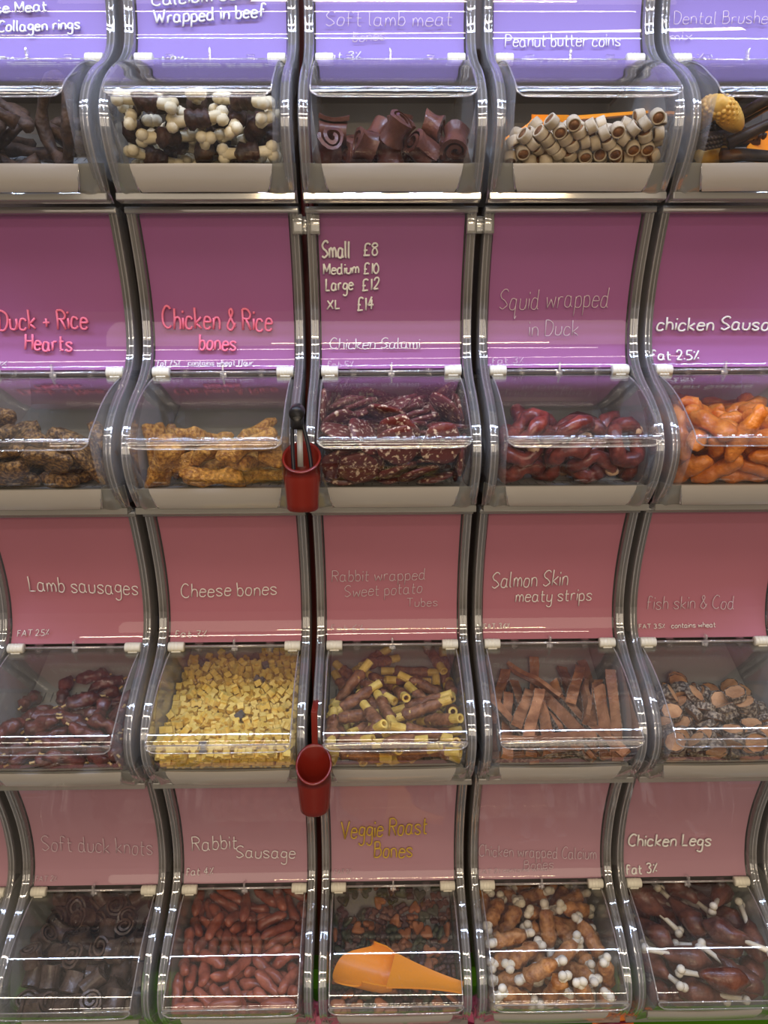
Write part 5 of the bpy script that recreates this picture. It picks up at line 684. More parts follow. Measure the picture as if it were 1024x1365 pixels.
        0, 298, -513, -934, -7, -114, 286, 0, 604, -350, -814, -119, 32, 164, 0, -140, 627, -577, -21, -63, -76, 0, -176, -869, -897, 33, 197, 81, 0, -611, -1055, -901, -162, 182, 25, 0, 457, -1055, -926, -110, -85, 244, 0, -694, 547, -615, 170, 82, 172, 0, 394, 384, -677, -43, 95, 172, 0, -585, 825, -585, 29, -55, 212, 0, -763, 857, -559, -107, -15, 8, 0, 134, -1041, -820, -59, 67, -239, 0, -173, -614, -805, 199, -112, -187,
        0, 358, 732, -537, 170, -82, -138, 0, -271, -227, -788, -243, 59, -131, 0, 128, -660, -880, -168, -178, 43, 0, -153, 251, -770, -229, -131, 168, 0, -768, -241, -897, 0, -148, -277, 0, 491, 475, -640, -59, 243, 98, 0, -690, -74, -853, -70, -70, -148, 0, -543, 609, -566, -93, -31, -126, 0, -308, -455, -910, -100, -79, -160, 0, 382, 1059, -449, 155, 96, 159, 0, -783, 510, -622, -76, -89, -136, 0, -252, 907, -512, 199, -133, 154,
        0, -287, -877, -950, -106, -112, 205, 0, -537, 919, -505, 141, -161, 75, 0, -66, 550, -518, 92, -229, 92, 0, 102, 825, -585, -51, 293, 75, 0, -488, -719, -787, -84, -61, 138, 0, 763, -821, -919, -9, -279, 106, 0, 384, -622, -874, 75, -83, -20, 0, -351, 884, -525, -137, -31, -172, 0, 608, 310, -698, -152, -199, -79, 0, 682, 20, -642, 2, 94, 126, 0, 208, -1089, -896, -93, 7, 11, 0, -251, 486, -663, 19, 63, -248,
        0, 313, -962, -877, 5, -29, -17, 0, 91, 79, -640, -55, -67, -91, 0, -36, -765, -784, 257, 139, 26, 0, 14, -331, -820, 32, 119, 96, 0, -195, 420, -578, 231, -143, 134, 0, 721, 530, -599, 64, -6, 29, 0, -250, 606, -598, -139, -247, -62, 0, -145, 377, -664, 102, 32, 244, 0, 429, 61, -705, -18, 78, -78, 0, 657, 788, -507, 109, 6, 180, 0, -64, 827, -576, 26, -154, -262, 0, 394, -897, -840, -140, -74, -133,
        0, -8, 78, -737, 227, 82, 60, 0, -402, -516, -753, 35, 266, 53, 0, -369, -767, -751, -8, -63, 200, 0, 634, 1001, -481, 17, -157, -264, 0, 558, 777, -581, 154, 162, -83, 0, -492, 133, -699, -66, -224, 117, 0, -267, 790, -567, -260, 138, -74, 0, 191, -446, -822, -34, 117, -13, 0, 785, 282, -595, -190, 190, 60, 0, -32, -240, -736, 41, -32, 128, 0, 485, -450, -790, 145, 159, -63, 0, 686, -695, -879, -36, -20, -162,
        0, 364, -56, -702, -20, -179, 2, 0, 83, 753, -526, -19, 252, -149, 0, -166, -161, -779, -152, 43, 154, 0, 749, -331, -809, 79, -231, -183, 0, -378, 476, -567, -70, -217, 95, 0, 378, -704, -921, -77, 44, 89, 0, 315, -737, -1010, 66, 152, 50, 0, -637, 708, -621, 221, -108, 194, 0, -39, 297, -590, 109, -227, -185, 0, -681, -842, -863, 132, 112, -143, 0, 500, 1072, -450, 22, 59, -235, 0, 110, -32, -696, 39, -59, 70,
        0, -642, -272, -862, -58, 58, 120, 0, 743, -543, -876, 19, -102, -292, 0, 426, -534, -930, -171, -214, -70, 0, 638, -805, -889, -138, 114, 86, 0, -95, 745, -522, 21, 71, -246, 0, -418, -341, -846, 25, -20, 129, 0, 105, -513, -884, 46, 6, -207, 0, -446, -961, -897, 48, 94, 267, 0, -655, -523, -813, -18, -10, -51, 0, 685, -258, -804, -193, -68, 2, 0, -101, -87, -762, 101, -144, 34, 0, 479, -574, -851, -46, -146, 115,
        0, 210, -337, -841, -148, 3, 35, 0, 618, 247, -645, -100, 250, 95, 0, 177, 571, -577, -200, 187, 47, 0, 670, 670, -566, -66, -155, 79, 0, -29, 684, -572, -97, 273, 71, 0, 21, -81, -766, -16, -124, -91, 0, -328, 5, -693, 195, 166, -115, 0, -742, -853, -972, -135, 28, 61, 0, -220, 169, -671, 62, -175, -15, 0, 518, -936, -871, 16, 62, 2, 0, 176, 959, -503, 206, 15, 27, 0, 627, -44, -705, -221, -97, -64,
        0, -138, -503, -754, -228, 32, 169, 0, -389, -235, -758, -234, -178, -28, 0, 674, 382, -624, -116, -257, -76, 0, 508, -280, -787, -57, -138, 118, 0, -235, -458, -793, 55, -77, 288, 0, 777, -148, -794, -78, -34, -159, 0, 243, 1046, -456, 15, -158, -265, 0, 682, 562, -513, 158, 182, -43, 0, 80, -557, -794, 32, 43, -121, 0, -524, -285, -869, -186, 28, -39, 0, 503, -834, -848, 186, -10, 249, 0, 163, 692, -568, -265, -11, -2,
        0, 252, -853, -814, -5, 266, -165, 0, -393, 271, -669, 138, -208, -31, 0, -503, 676, -536, 200, 140, -99, 0, -715, 434, -543, 216, 75, 14, 0, 248, -982, -814, 22, -22, -132, 0, 606, 525, -601, -166, -218, -61, 0, -377, 980, -472, 84, 164, -5, 0, -408, 161, -643, 80, 38, 262, 0, 459, 8, -632, -59, 66, -186, 0, 698, -490, -815, 7, 130, -270, 0, -67, 371, -601, -41, -203, -122, 0, -437, 600, -1226, -85, -165, 165,
        0, 772, 873, -1234, 0, 0, 124, 0, -704, 781, -581, -82, 83, 140, 0, -134, -262, -701, -86, -122, 67, 9, -245, -961, -887, 105, -72, 168, 0, -674, 622, -542, -10, 127, 277, 0, -216, 36, -684, -89, -103, 121, 0, -475, -815, -891, -106, 57, -113, 0, -313, 235, -621, 110, -225, -27, 0, 89, -207, -743, -161, 57, -195, 0, 258, -711, -861, 81, 245, 112, 0, -731, 824, -479, 0, -76, 303, 0, -118, 11, -713, -39, -116, -59,
        0, 794, 147, -672, 51, -151, -51, 0, -760, -187, -819, 64, -29, -8, 0, -625, -220, -804, -67, -56, -160, 0, -293, -836, -841, 122, -196, 32, 0, 294, -457, -854, -179, 70, -177, 0, -786, 617, -592, -194, -194, -49, 0, -661, 703, -1226, -65, 183, -183, 0, -597, 35, -651, 236, 161, 73, 0, -58, -633, -880, 101, 221, -185, 0, 708, 470, -675, -91, -24, 18, 0, 507, -34, -716, 117, -112, -256, 0, 24, 203, -603, 32, -209, 109,
        0, 634, 918, -535, -62, 287, 74, 0, 740, -922, -904, -97, -244, -108, 0, -702, -647, -817, -44, 25, 157, 0, -772, -317, -789, 141, 177, 14, 9, -578, 739, -506, 24, -137, -183, 0, -326, 384, -618, 94, 197, -47, 0, -392, 633, -551, 67, -3, -57, 0, -168, 262, -613, -103, 87, 188, 0, -474, 859, -558, 197, 44, 75, 0, -478, 328, -622, -233, 81, 48, 0, -690, 66, -693, -192, -194, -104, 0, -548, -725, -875, 104, -164, 237,
        0, 391, -450, -842, 131, 144, -92, 0, 576, 5, -628, -122, -28, 167, 0, -148, -102, -634, -156, -236, 60, 0, 702, -609, -808, 58, 87, 269, 0, -312, 695, -495, -129, 227, 74, 0, -687, -923, -881, -2, -199, 201, 0, 300, 948, -518, -157, 232, 59, 9, 279, 682, -545, -217, -94, 195, 0, -189, 685, -525, -150, 26, -131, 0, -516, -253, -769, 19, 305, 39, 0, -309, 125, -690, -111, -11, -171, 0, 215, -566, -861, 69, -96, 34,
        0, 219, -180, -772, 25, 282, -72, 0, -781, 61, -745, -68, -81, -159, 0, 382, 629, -591, 234, -58, 51, 0, -7, 917, -535, -261, 43, 11, 0, 378, -379, -807, -109, 97, 151, 0, -477, -465, -851, -77, -96, 93, 0, 533, 847, -483, -250, -93, -24, 0, 124, 284, -625, 68, 25, 205, 0, 563, 110, -684, -253, 10, 4, 0, -87, 495, -571, 217, 90, -68, 9, 100, 851, -475, -53, -44, -79, 0, -233, -224, -664, 144, 95, 32,
        0, 577, -558, -882, 175, -154, 112, 0, -531, -498, -742, -8, -215, -46, 0, 520, 272, -623, 214, 6, 98, 0, -49, -582, -762, -132, 10, -48, 0, -181, -347, -815, 115, 55, -163, 0, -584, -446, -827, -132, -21, -71, 0, 333, -559, -785, -43, 122, -63, 0, -552, -355, -804, -67, 48, 253, 9, 234, 372, -609, -4, -108, 245, 0, 600, -783, -795, 295, -5, 43, 0, -676, -56, -715, -197, -63, 190, 0, 425, -660, -774, 48, -230, -85,
        0, -169, -806, -817, -238, -16, -41, 0, -49, -29, -749, -156, -37, -156, 0, 615, -246, -733, 83, 48, 109, 0, -375, -491, -823, 67, 0, -184, 9, 92, -384, -762, 65, 77, 121, 0, 266, 15, -659, -181, 157, 35, 0, 586, -671, -837, -212, -112, -39, 0, 199, -289, -744, 69, -151, -108, 0, -415, -775, -855, -108, 52, -121, 0, -29, 649, -486, -94, 65, -22],
    (3, 3): [0, 194, -391, -1158, 216, 68, 54, 1, 443, -332, -950, 17, 303, 10, 0, 458, -400, -1149, 31, -7, 85, 1, 140, -111, -883, 192, -103, -23, 0, 744, 663, -627, 40, 35, -153, 1, -476, -470, -1165, 151, 195, 116, 0, 597, 219, -863, -26, 104, -123, 1, -621, 402, -769, 265, -130, -82, 0, -743, -114, -1043, -137, -182, 32, 1, -371, 4, -988, 289, -61, -31, 0, 241, -915, -1029, 75, 250, -6, 1, -671, -512, -1092, 46, 0, -186,
        0, 11, -412, -1025, 14, 247, 143, 1, -314, -178, -1083, 246, -27, -44, 0, -360, -480, -1042, 98, 2, -110, 1, -574, 590, -669, 77, 0, -94, 0, 430, -825, -1039, -35, -39, 263, 1, 194, -146, -1026, -143, -19, 31, 0, -423, -819, -1082, -110, 15, 0, 1, 511, -649, -1113, 34, -103, 261, 0, -37, 264, -844, -166, 80, -16, 1, -29, -526, -884, 5, -29, 40, 0, 433, -783, -876, 181, 20, 24, 1, 754, -648, -1052, 73, -146, -86,
        0, 306, -962, -734, 29, 37, 18, 1, -55, -784, -1001, -141, -151, 158, 0, -108, 8, -797, 40, -6, 205, 1, 59, -1113, -775, 17, 248, -185, 0, -689, -481, -900, -223, 177, -23, 1, 577, -464, -1024, -87, 74, -233, 0, -490, -6, -810, -22, -8, -239, 1, -268, 837, -532, 0, 108, -218, 0, 461, -113, -898, 81, 256, 160, 1, -193, -840, -878, 0, 156, 202, 0, 547, -698, -707, -102, 7, -103, 1, -110, 494, -721, -4, -142, 212,
        0, 328, -526, -657, -219, -33, -22, 1, 0, -691, -867, 28, -177, 241, 0, 362, -327, -654, 55, -34, 3, 1, -235, -203, -729, -86, 59, -71, 0, 110, -73, -637, 109, 155, 96, 1, 219, 435, -675, 256, 43, -13, 0, 259, 640, -630, -6, 3, -3, 1, -298, -484, -887, 55, -157, -193, 0, 748, -297, -771, -14, 45, 142, 1, -521, -1034, -805, -133, 5, -64, 0, -230, 41, -627, -8, -45, 223, 1, 410, 101, -837, -284, 100, -17,
        0, -478, -254, -635, 70, -20, 61, 1, -502, -494, -746, -19, 236, -184, 0, 445, 191, -666, -116, 49, -8, 1, -233, -733, -660, 255, -158, -43, 0, -99, -564, -623, -134, -181, 97, 1, -159, 717, -514, 83, -264, -87, 0, 423, -160, -723, -50, 57, -80, 1, -313, -965, -747, -115, -57, 243, 0, -536, 96, -580, -106, 205, 150, 1, -731, -877, -704, 72, -38, -158, 0, 595, 794, -463, -78, 82, -105, 1, 756, 41, -638, 105, -117, -128],
    (3, 4): [0, 131, 29, -1004, 50, -22, 113, 1, -314, -52, -1046, 38, -33, 170, 0, -758, 20, -1002, -199, -194, -50, 1, 228, -207, -1099, 31, -23, 99, 0, -71, 373, -824, 49, -33, 145, 1, -452, -337, -1107, 30, -15, 191, 0, -8, -448, -1091, 25, -12, 249, 1, -347, -470, -1052, 26, -12, 225, 0, -290, -839, -1089, -43, -25, 280, 1, 639, -91, -1016, 118, 71, 179, 0, 712, 321, -804, 32, -27, 166, 1, 1, -437, -991, -190, -222, 5,
        0, 603, -190, -931, -239, -154, -95, 1, -365, -544, -959, 30, 9, 152, 0, -600, 180, -791, 17, -17, 125, 1, -179, -232, -898, 79, 48, 166, 0, 743, -440, -789, -169, -150, -103, 1, 535, -518, -989, 162, 238, 73, 0, -334, -142, -809, 36, 9, 166, 1, 418, 247, -737, -184, -210, 7, 0, -591, -432, -910, 49, -2, 144, 1, 16, -659, -864, 45, 49, 167, 0, -497, -588, -833, 31, -8, 211, 1, 232, -53, -878, 196, 177, 124,
        0, -734, 341, -677, 10, -21, 153, 1, 565, -582, -811, -17, -97, 110, 0, 215, -454, -883, -141, -193, 79, 1, 171, -531, -971, 76, 74, 176, 0, 497, -416, -863, 7, -59, 113, 1, -379, -354, -727, 34, 19, 124, 0, 377, -582, -833, 24, 6, 190, 1, 94, -374, -778, -50, -84, 171, 0, -143, -577, -810, -57, -69, 140, 1, -83, 337, -658, -99, -209, 112, 0, -230, -1124, -759, 12, 47, -310, 1, 435, -277, -678, -96, -82, 114,
        0, -305, -619, -743, 22, -14, 125, 1, 418, 180, -645, 27, 5, 123],
    (3, 5): [0, 291, 340, -843, 49, 3, -11, 1, 22, -636, -1226, 0, -2, -184, 2, -248, -653, -1221, -3, -6, -19, 0, -500, -83, -1075, 46, -21, 85, 1, 699, -238, -1130, -2, -48, 232, 2, 222, -453, -1219, 7, 6, -199, 0, -97, -288, -1179, 24, 52, -226, 1, -404, -439, -1173, 56, -5, 118, 2, 66, -593, -1132, 2, -2, -245, 0, -113, -395, -1125, 30, 44, -202, 1, -606, -303, -1182, 35, 23, -108, 2, -392, 130, -955, -133, 251, 62,
        0, 82, -294, -1086, 77, 141, 55, 1, -653, -559, -1181, -208, -206, -51, 2, 488, -401, -1206, 19, -2, 48, 0, 101, 74, -1227, 2, 0, -300, 1, 762, -735, -1108, 47, -149, -79, 2, -784, -328, -1102, -126, -120, 128, 0, -93, -781, -1060, -14, -241, 171, 1, -721, -182, -973, -208, -140, 133, 2, -328, -198, -1075, -74, 104, -287, 0, 581, -658, -1217, 302, 38, -5, 1, 268, -302, -1093, 14, 270, -81, 2, -615, -833, -1025, 240, 45, -14,
        0, 282, -817, -1155, 89, 259, -110, 1, 694, -518, -1095, 131, 204, -129, 2, 523, -199, -1055, 186, 199, 44, 0, -701, 158, -943, 40, -36, 142, 1, -578, -276, -974, 19, 104, 85, 2, -120, -702, -986, -79, 110, 128, 0, -128, 95, -977, 5, -73, 291, 1, -286, 352, -835, 20, -67, 259, 2, -87, -169, -1010, -100, -71, -222, 0, -157, -876, -1037, 11, -228, 163, 1, -609, -821, -1157, -50, -56, -154, 2, 128, 24, -1016, 50, 11, -46,
        0, 127, -68, -957, -264, 17, 4, 1, 406, -496, -1118, 0, 309, 17, 2, 68, -848, -1025, 185, -4, 205, 0, -98, 511, -746, -243, 101, 24, 1, 782, -40, -957, 155, -90, -165, 2, 328, -699, -1141, 198, -114, 48, 0, 525, -186, -951, 44, -35, -182, 1, 237, -894, -982, -106, 223, 74, 2, 518, -915, -1076, 29, 284, -119, 0, 142, -565, -1038, 0, 2, 151, 1, -119, 232, -1226, 0, -2, -3, 2, -700, -600, -1101, -184, -229, -54,
        0, -360, -716, -1126, -156, 262, -22, 1, 428, -807, -906, 27, -121, 116, 2, -610, 12, -864, 131, 48, 48, 0, -701, 444, -679, 2, -73, 288, 1, 698, -451, -1021, -53, 104, 170, 2, -536, -186, -900, -26, 99, 21, 0, 278, -196, -1038, 235, -143, 77, 1, -226, -350, -1010, 43, -2, -191, 2, -468, -123, -861, -30, 95, 20, 0, 592, -689, -1099, 283, 18, -9, 1, 398, -29, -939, -42, -60, 23, 2, -360, -575, -1047, -43, -18, -53,
        0, -492, -692, -965, -74, 151, 45, 1, 259, -267, -889, 249, 79, 21, 2, -236, -1041, -941, -67, 72, 149, 0, -680, -972, -906, -52, -84, 268, 1, 586, -730, -988, 96, -280, 38, 2, -351, -387, -956, 34, -34, -85, 0, 403, -523, -1023, -138, 270, 5, 1, -274, -835, -895, -50, -66, 143, 2, -27, -61, -867, 99, -17, -236, 0, 400, -144, -667, -289, -2, -51, 1, -32, -1041, -854, 98, -217, 47, 2, -426, -492, -907, 29, -38, -50,
        0, 273, 133, -858, 165, -126, 42, 1, -703, 178, -823, 35, -48, 188, 2, -196, -88, -868, -268, 91, -110, 0, 60, -833, -838, 241, 188, 10, 1, -36, -519, -986, 62, -81, -228, 2, 101, 182, -815, 59, -96, -121, 0, -219, -368, -812, -122, -198, 87, 1, 229, -56, -801, 49, 85, -182, 2, -700, -509, -963, 4, 22, -279, 0, 449, -508, -922, -306, 17, -12, 1, 196, -284, -793, 49, 266, -49, 2, -340, 1080, -1225, -312, 22, -2,
        0, -68, -308, -768, 18, -275, 70, 1, -279, -97, -816, -87, -28, 209, 2, -697, -593, -846, 17, -21, -213, 0, 7, 235, -795, -93, 200, -67, 1, 703, 320, -853, 48, 20, -82, 2, 21, -409, -851, -42, 42, 55, 0, 460, -930, -838, 55, -113, 104, 1, -518, -398, -788, -25, -64, 277, 2, -702, -88, -737, -132, 186, -10, 0, -180, 164, -737, 191, -62, 15, 1, -514, 283, -770, 267, -29, -157, 2, 208, -627, -943, -59, -305, -7,
        0, 333, 191, -1189, -205, -217, 52, 1, -209, 84, -783, 159, 156, -121, 2, -691, 468, -773, 50, -5, 18, 0, 689, 12, -923, 119, 124, 113, 1, 524, -243, -844, -18, -43, 88, 2, 694, -380, -943, -14, 142, 251, 0, -166, -570, -881, -45, 266, -95, 1, -432, -990, -883, -164, 199, -83, 2, 237, -1030, -865, -27, 178, 178, 0, 549, 310, -774, 99, 11, -256, 1, 696, -710, -906, -31, -15, -137, 2, -107, -78, -690, 27, 68, -26,
        0, 485, -237, -758, 44, -27, -177, 1, -699, -734, -964, -38, 142, 261, 2, -429, 115, -761, -122, -169, 29, 0, 533, 84, -879, 48, -187, 28, 1, -409, -57, -695, 44, 85, 25, 2, -148, 359, -726, 49, -21, 82, 0, 748, 1107, -1146, -20, 163, -30],
    (4, 1): [0, -579, -402, -1172, 258, -13, -4, 1, 470, -675, -1150, -4, -168, 2, 2, -204, -843, -1049, 203, -74, 25, 0, -429, -727, -1109, -176, -167, -73, 1, -69, -617, -1154, 88, -146, 75, 2, 720, -597, -1101, -126, 0, 19, 0, 722, -104, -963, 183, -161, 115, 1, -683, -182, -1043, -173, 199, 46, 2, 704, -308, -1090, 17, -128, -278, 0, -103, -293, -1098, 61, -4, 197, 1, -170, -42, -935, -9, 194, -201, 2, 566, 106, -842, 57, 71, 287,
        0, 488, -410, -1109, 78, -168, 50, 1, 44, 60, -882, 41, 30, -120, 2, 388, -112, -1023, -65, 94, 138, 0, 243, -644, -1120, -25, 160, 34, 1, -405, -91, -990, -111, 69, 169, 2, 204, -348, -1099, 32, 102, 136, 0, 109, -879, -1036, 80, 267, -71, 1, -682, -501, -892, -43, 141, -88, 2, 648, -907, -986, 2, -146, 99, 0, -449, 178, -836, 19, -55, 200, 1, 332, 120, -877, 65, 160, 36, 2, -116, 307, -781, 66, -177, -31,
        0, -32, -993, -893, 35, 257, 61, 1, -132, -630, -886, 201, 114, 142, 2, -682, 15, -916, 173, 98, 154, 0, 331, -220, -811, 48, -21, 206, 1, 415, -778, -868, -198, 81, 77, 2, -701, -676, -1097, -182, -70, 202, 0, 626, 814, -494, 41, -80, -273, 1, 680, 302, -698, -164, 50, 38, 2, -710, 364, -754, 52, -162, -34, 0, -448, -558, -848, 73, 57, -145, 1, 558, -1053, -776, -184, 199, 51, 2, -301, -428, -1000, 75, -229, -16,
        0, -377, -257, -749, -2, 128, 236, 1, 371, 620, -615, -91, 275, 89, 2, -148, 588, -565, 78, -84, 218, 0, 717, -497, -842, -151, 157, 88, 1, -1, -245, -892, 242, 0, -103, 2, 690, 557, -654, 152, -154, 90, 0, -525, 17, -651, -53, -260, 82, 1, 428, -523, -835, -81, -106, 113, 2, -484, 523, -648, 204, 185, -70, 0, 299, 331, -726, 50, 157, 43, 1, 140, -504, -869, 286, 21, 16, 2, -310, 242, -638, -10, -121, -175,
        0, 341, 9, -618, -36, -101, -94, 1, -211, -52, -702, -244, 36, 184, 2, 88, 994, -397, -220, 129, 32, 0, 197, -770, -750, -55, 253, -34, 1, 515, -162, -684, 66, 18, -263, 2, -709, 647, -581, 264, -13, 4, 0, -261, 775, -439, -33, 28, 146, 1, -560, -905, -987, 95, -37, 155, 2, 74, 526, -672, 2, -126, -76, 0, 261, -1077, -781, 149, 181, -101, 1, -649, -166, -576, 289, -17, 115, 2, -160, -418, -703, -30, -146, -129,
        0, 121, -9, -673, 157, 134, 157, 1, -383, -989, -845, -64, 13, 267, 2, 411, -431, -577, 299, -31, 36, 0, 723, -393, -556, -42, 157, -19, 1, -709, -466, -622, 109, 114, -109, 2, 184, -330, -617, -85, 33, 136],
    (4, 2): [0, 482, -736, -1150, 65, 133, 120, 1, -204, -381, -1187, 12, -312, 10, 2, 23, -477, -1155, -203, -9, 8, 0, 510, -221, -1062, 85, 14, 277, 1, 669, -877, -1098, 111, 209, -4, 2, -314, -507, -1184, -280, 57, -27, 0, -263, -221, -1121, -2, -314, 20, 1, 167, -617, -1178, 12, 144, -261, 2, -679, -299, -1178, 63, 15, 206, 0, 452, -44, -1014, -216, -23, 10, 1, -748, -388, -955, 46, -99, -148, 2, 223, -308, -1127, -217, -39, -33,
        0, -312, -654, -1090, 227, -111, -94, 1, -464, -681, -1165, -174, 76, -81, 2, 801, -164, -1070, -215, 215, 66, 0, -580, -134, -739, -157, -110, 130, 1, 683, -418, -1073, -123, 18, 245, 2, -2, -736, -1179, -17, 21, 297, 0, -762, 410, -780, 169, 113, 148, 1, -519, -411, -992, 108, -128, -77, 2, 635, -555, -1220, 241, -98, -32, 0, -47, 209, -883, 29, -21, 46, 1, 548, -1099, -842, 0, 258, 164, 2, -619, -763, -1077, -186, -226, 57,
        0, -741, -656, -1167, -95, 54, -138, 1, 291, 225, -900, 244, 25, 25, 2, 770, -657, -1108, 51, 112, 106, 0, -89, 38, -962, -43, 254, 157, 1, -138, -542, -1084, 80, 219, 154, 2, 176, -138, -1094, 312, -12, -10, 0, -517, -492, -1089, -240, 181, -78, 1, -595, -88, -1056, 2, 86, 299, 2, 403, -699, -1087, 80, -252, -155, 0, -104, -77, -1042, 53, -6, 19, 1, 413, -407, -1120, 77, 9, -262, 2, 622, -840, -1010, 166, -179, -16,
        0, -713, -546, -1033, 253, 175, -27, 1, 354, 46, -961, -42, 306, 39, 2, 49, -162, -983, 179, 28, 77, 0, 290, -935, -1028, 255, 129, -119, 1, 730, -178, -923, 77, -33, -137, 2, 140, -494, -943, 15, -164, -106, 0, -574, 25, -973, 17, -275, -145, 1, 98, -504, -1048, -294, 111, 0, 2, -590, -61, -875, -273, -26, -2, 0, 283, -39, -828, -234, -182, -33, 1, -337, -409, -941, 128, -137, 37, 2, 38, -870, -1060, 278, 43, -2,
        0, 669, 210, -890, 85, 96, 214, 1, -597, -234, -855, 32, 20, 310, 2, 701, 399, -685, 19, -54, -117, 0, -335, 375, -797, -66, -248, 60, 1, -625, -768, -963, 34, -39, -157, 2, -596, 503, -772, 192, -81, -115, 0, -756, -814, -899, 200, 178, 135, 1, -727, 23, -827, 212, 160, -19, 2, 267, 359, -820, 22, 277, 146, 0, -731, -534, -732, -122, -106, 179, 1, 61, -342, -944, 89, 51, 26, 2, -282, -280, -1020, 88, -18, -65,
        0, 746, -74, -740, 93, 120, 80, 1, 205, -639, -919, -12, 26, 292, 2, -166, -328, -818, -31, -92, -120, 0, -258, -727, -976, 48, -176, -224, 1, 560, -8, -837, -57, 141, -138, 2, -103, -1077, -851, 171, 5, 12, 0, 740, 197, -733, 236, 183, -80, 1, 571, 479, -698, -192, 123, -30, 2, 676, -347, -914, 213, -179, 36, 0, -308, -578, -923, 92, 47, 64, 1, -5, -782, -1044, 42, -235, -179, 2, -405, -957, -1061, 13, -226, -153,
        0, 446, 60, -807, 35, 7, -190, 1, -481, 198, -873, -78, -293, -68, 2, -695, 130, -709, 185, -127, -56, 0, -769, 515, -570, 14, -12, 156, 1, 15, -80, -814, 176, -146, -73, 2, 295, -421, -1010, 46, -7, -157, 0, -10, -518, -760, -82, -31, 104, 1, -210, 270, -687, 43, 82, 101, 2, -626, -617, -862, 99, -108, -119, 0, -148, -582, -850, 238, 77, -25, 1, 607, 674, -626, -54, -285, -68, 2, -477, 354, -715, 122, 143, 213,
        0, -189, 25, -829, 86, -14, -110, 1, 157, -126, -781, 106, 139, 127, 2, 527, -262, -871, 163, 48, 89, 0, -175, -904, -905, 70, 116, 218, 1, -363, -937, -899, 183, -43, -67, 2, 367, -930, -934, 181, 0, -84, 0, -128, 199, -739, 189, 158, 0, 1, -286, -170, -865, 149, -151, -69, 2, 387, 549, -628, 135, -68, -114, 0, 27, 192, -705, 153, 187, 64, 1, 644, -571, -912, -180, 43, -69, 2, 304, -809, -994, 160, 28, -14,
        0, 535, -699, -838, -32, -241, 100, 1, 387, -804, -779, -37, -213, 115, 2, -265, -146, -748, 118, 133, 126, 0, -86, 417, -606, 89, 77, 151, 1, -471, -598, -804, 151, 196, 69, 2, 33, 533, -755, 15, 165, 260, 0, 10, -881, -891, -147, -257, -9, 1, 308, 244, -721, 83, -15, 37, 2, -424, -229, -790, 118, -105, -122, 0, -504, 156, -741, 33, 0, 245, 1, 656, -790, -771, 97, -152, -158, 2, 390, -349, -785, 117, -67, 45,
        0, -417, 582, -672, -66, -279, -88, 1, -433, 44, -606, -44, -51, 114, 2, -574, -1056, -917, 167, -16, 2, 0, -345, 688, -626, 65, 139, 248, 1, 462, -113, -752, 60, -169, -214, 2, -754, -191, -685, 121, -67, -141, 0, 332, -505, -840, 253, -54, -76, 1, 183, 666, -659, 238, -46, -54, 2, 779, -939, -796, -96, 49, 147, 0, 427, 11, -664, -35, -10, 51, 1, -378, -511, -686, 100, -32, -53, 2, 600, -406, -792, 86, 25, 65],
    (4, 3): [0, -279, -447, -1242, -74, 304, -7, 1, -43, 1172, -1242, 17, 314, 5, 2, -100, 3, -990, -2, -298, 88, 3, -538, -649, -1242, -177, -258, 0, 4, 558, -325, -1189, 255, -128, 14, 5, 453, 55, -1016, 26, 59, -219, 6, 345, 68, -905, -102, 29, 281, 7, 745, -218, -1160, -257, 6, -2, 0, 115, 360, -849, -81, -282, -64, 1, 800, 260, -876, -87, 142, -78, 2, -126, 715, -633, -290, 78, -24, 3, -17, -739, -1234, -5, 22, 307,
        4, 430, -378, -1207, 252, 111, -75, 5, -216, 272, -897, 41, -34, 124, 6, -486, -392, -1172, 16, -93, -266, 7, -98, -465, -1242, -3, 0, -129, 0, 475, 242, -914, -246, 90, 21, 1, -353, 492, -1242, -2, 2, -174, 2, -216, -535, -1197, -144, -202, 6, 3, 782, 54, -995, 210, 175, 123, 4, 172, -347, -1176, -2, 174, 197, 5, 310, 217, -926, -196, -185, -49, 6, -645, 327, -804, 78, 232, 16, 7, 187, -471, -1242, 0, 0, 190,
        0, -354, -593, -1242, -264, -161, 5, 1, -703, 382, -1242, 0, -2, 300, 2, 312, -702, -1212, -48, -38, 175, 3, -57, -622, -1242, -25, -312, 0, 4, -186, 608, -714, 22, 60, -228, 5, 703, 322, -869, -185, -196, -49, 6, -450, -477, -1221, -211, 216, -41, 7, 144, -245, -1177, -263, 19, 4, 0, -70, -865, -1148, -67, -23, -50, 1, -171, -678, -1217, -80, -180, 167, 2, -13, 236, -915, -183, 203, 49, 3, 295, -382, -1201, -62, 7, 177,
        4, 440, -203, -1105, 259, -106, -83, 5, -272, -695, -1212, -262, 115, 73, 6, 443, 429, -810, -256, -82, -22, 7, 626, 44, -996, -53, 11, -14, 0, -800, 170, -887, 45, -158, -48, 1, 422, -760, -1219, -35, 33, 153, 2, -761, -456, -1161, 228, 65, -24, 3, 551, -523, -1242, -86, -300, 0, 4, 291, -251, -1113, -291, -26, -87, 5, 768, -347, -1225, -211, 200, 28, 6, 374, 50, -964, 49, -66, -192, 7, -746, -346, -1229, 0, -305, -59,
        0, 38, -166, -1099, 15, 66, 171, 1, -125, 223, -898, 170, 99, 146, 2, 35, -359, -1228, 27, -17, 120, 3, -133, -346, -1207, 271, 2, 13, 4, -390, -142, -1124, 32, -51, 192, 5, 774, -568, -1186, -120, -122, -122, 6, 47, -532, -1201, 72, -118, -19, 7, 665, -572, -1218, -129, -69, 78, 0, -601, -367, -1213, 122, -246, -42, 1, -599, 13, -1038, -184, 209, 61, 2, -796, 371, -784, -83, 152, -85, 3, 605, -429, -1241, -86, -299, 10,
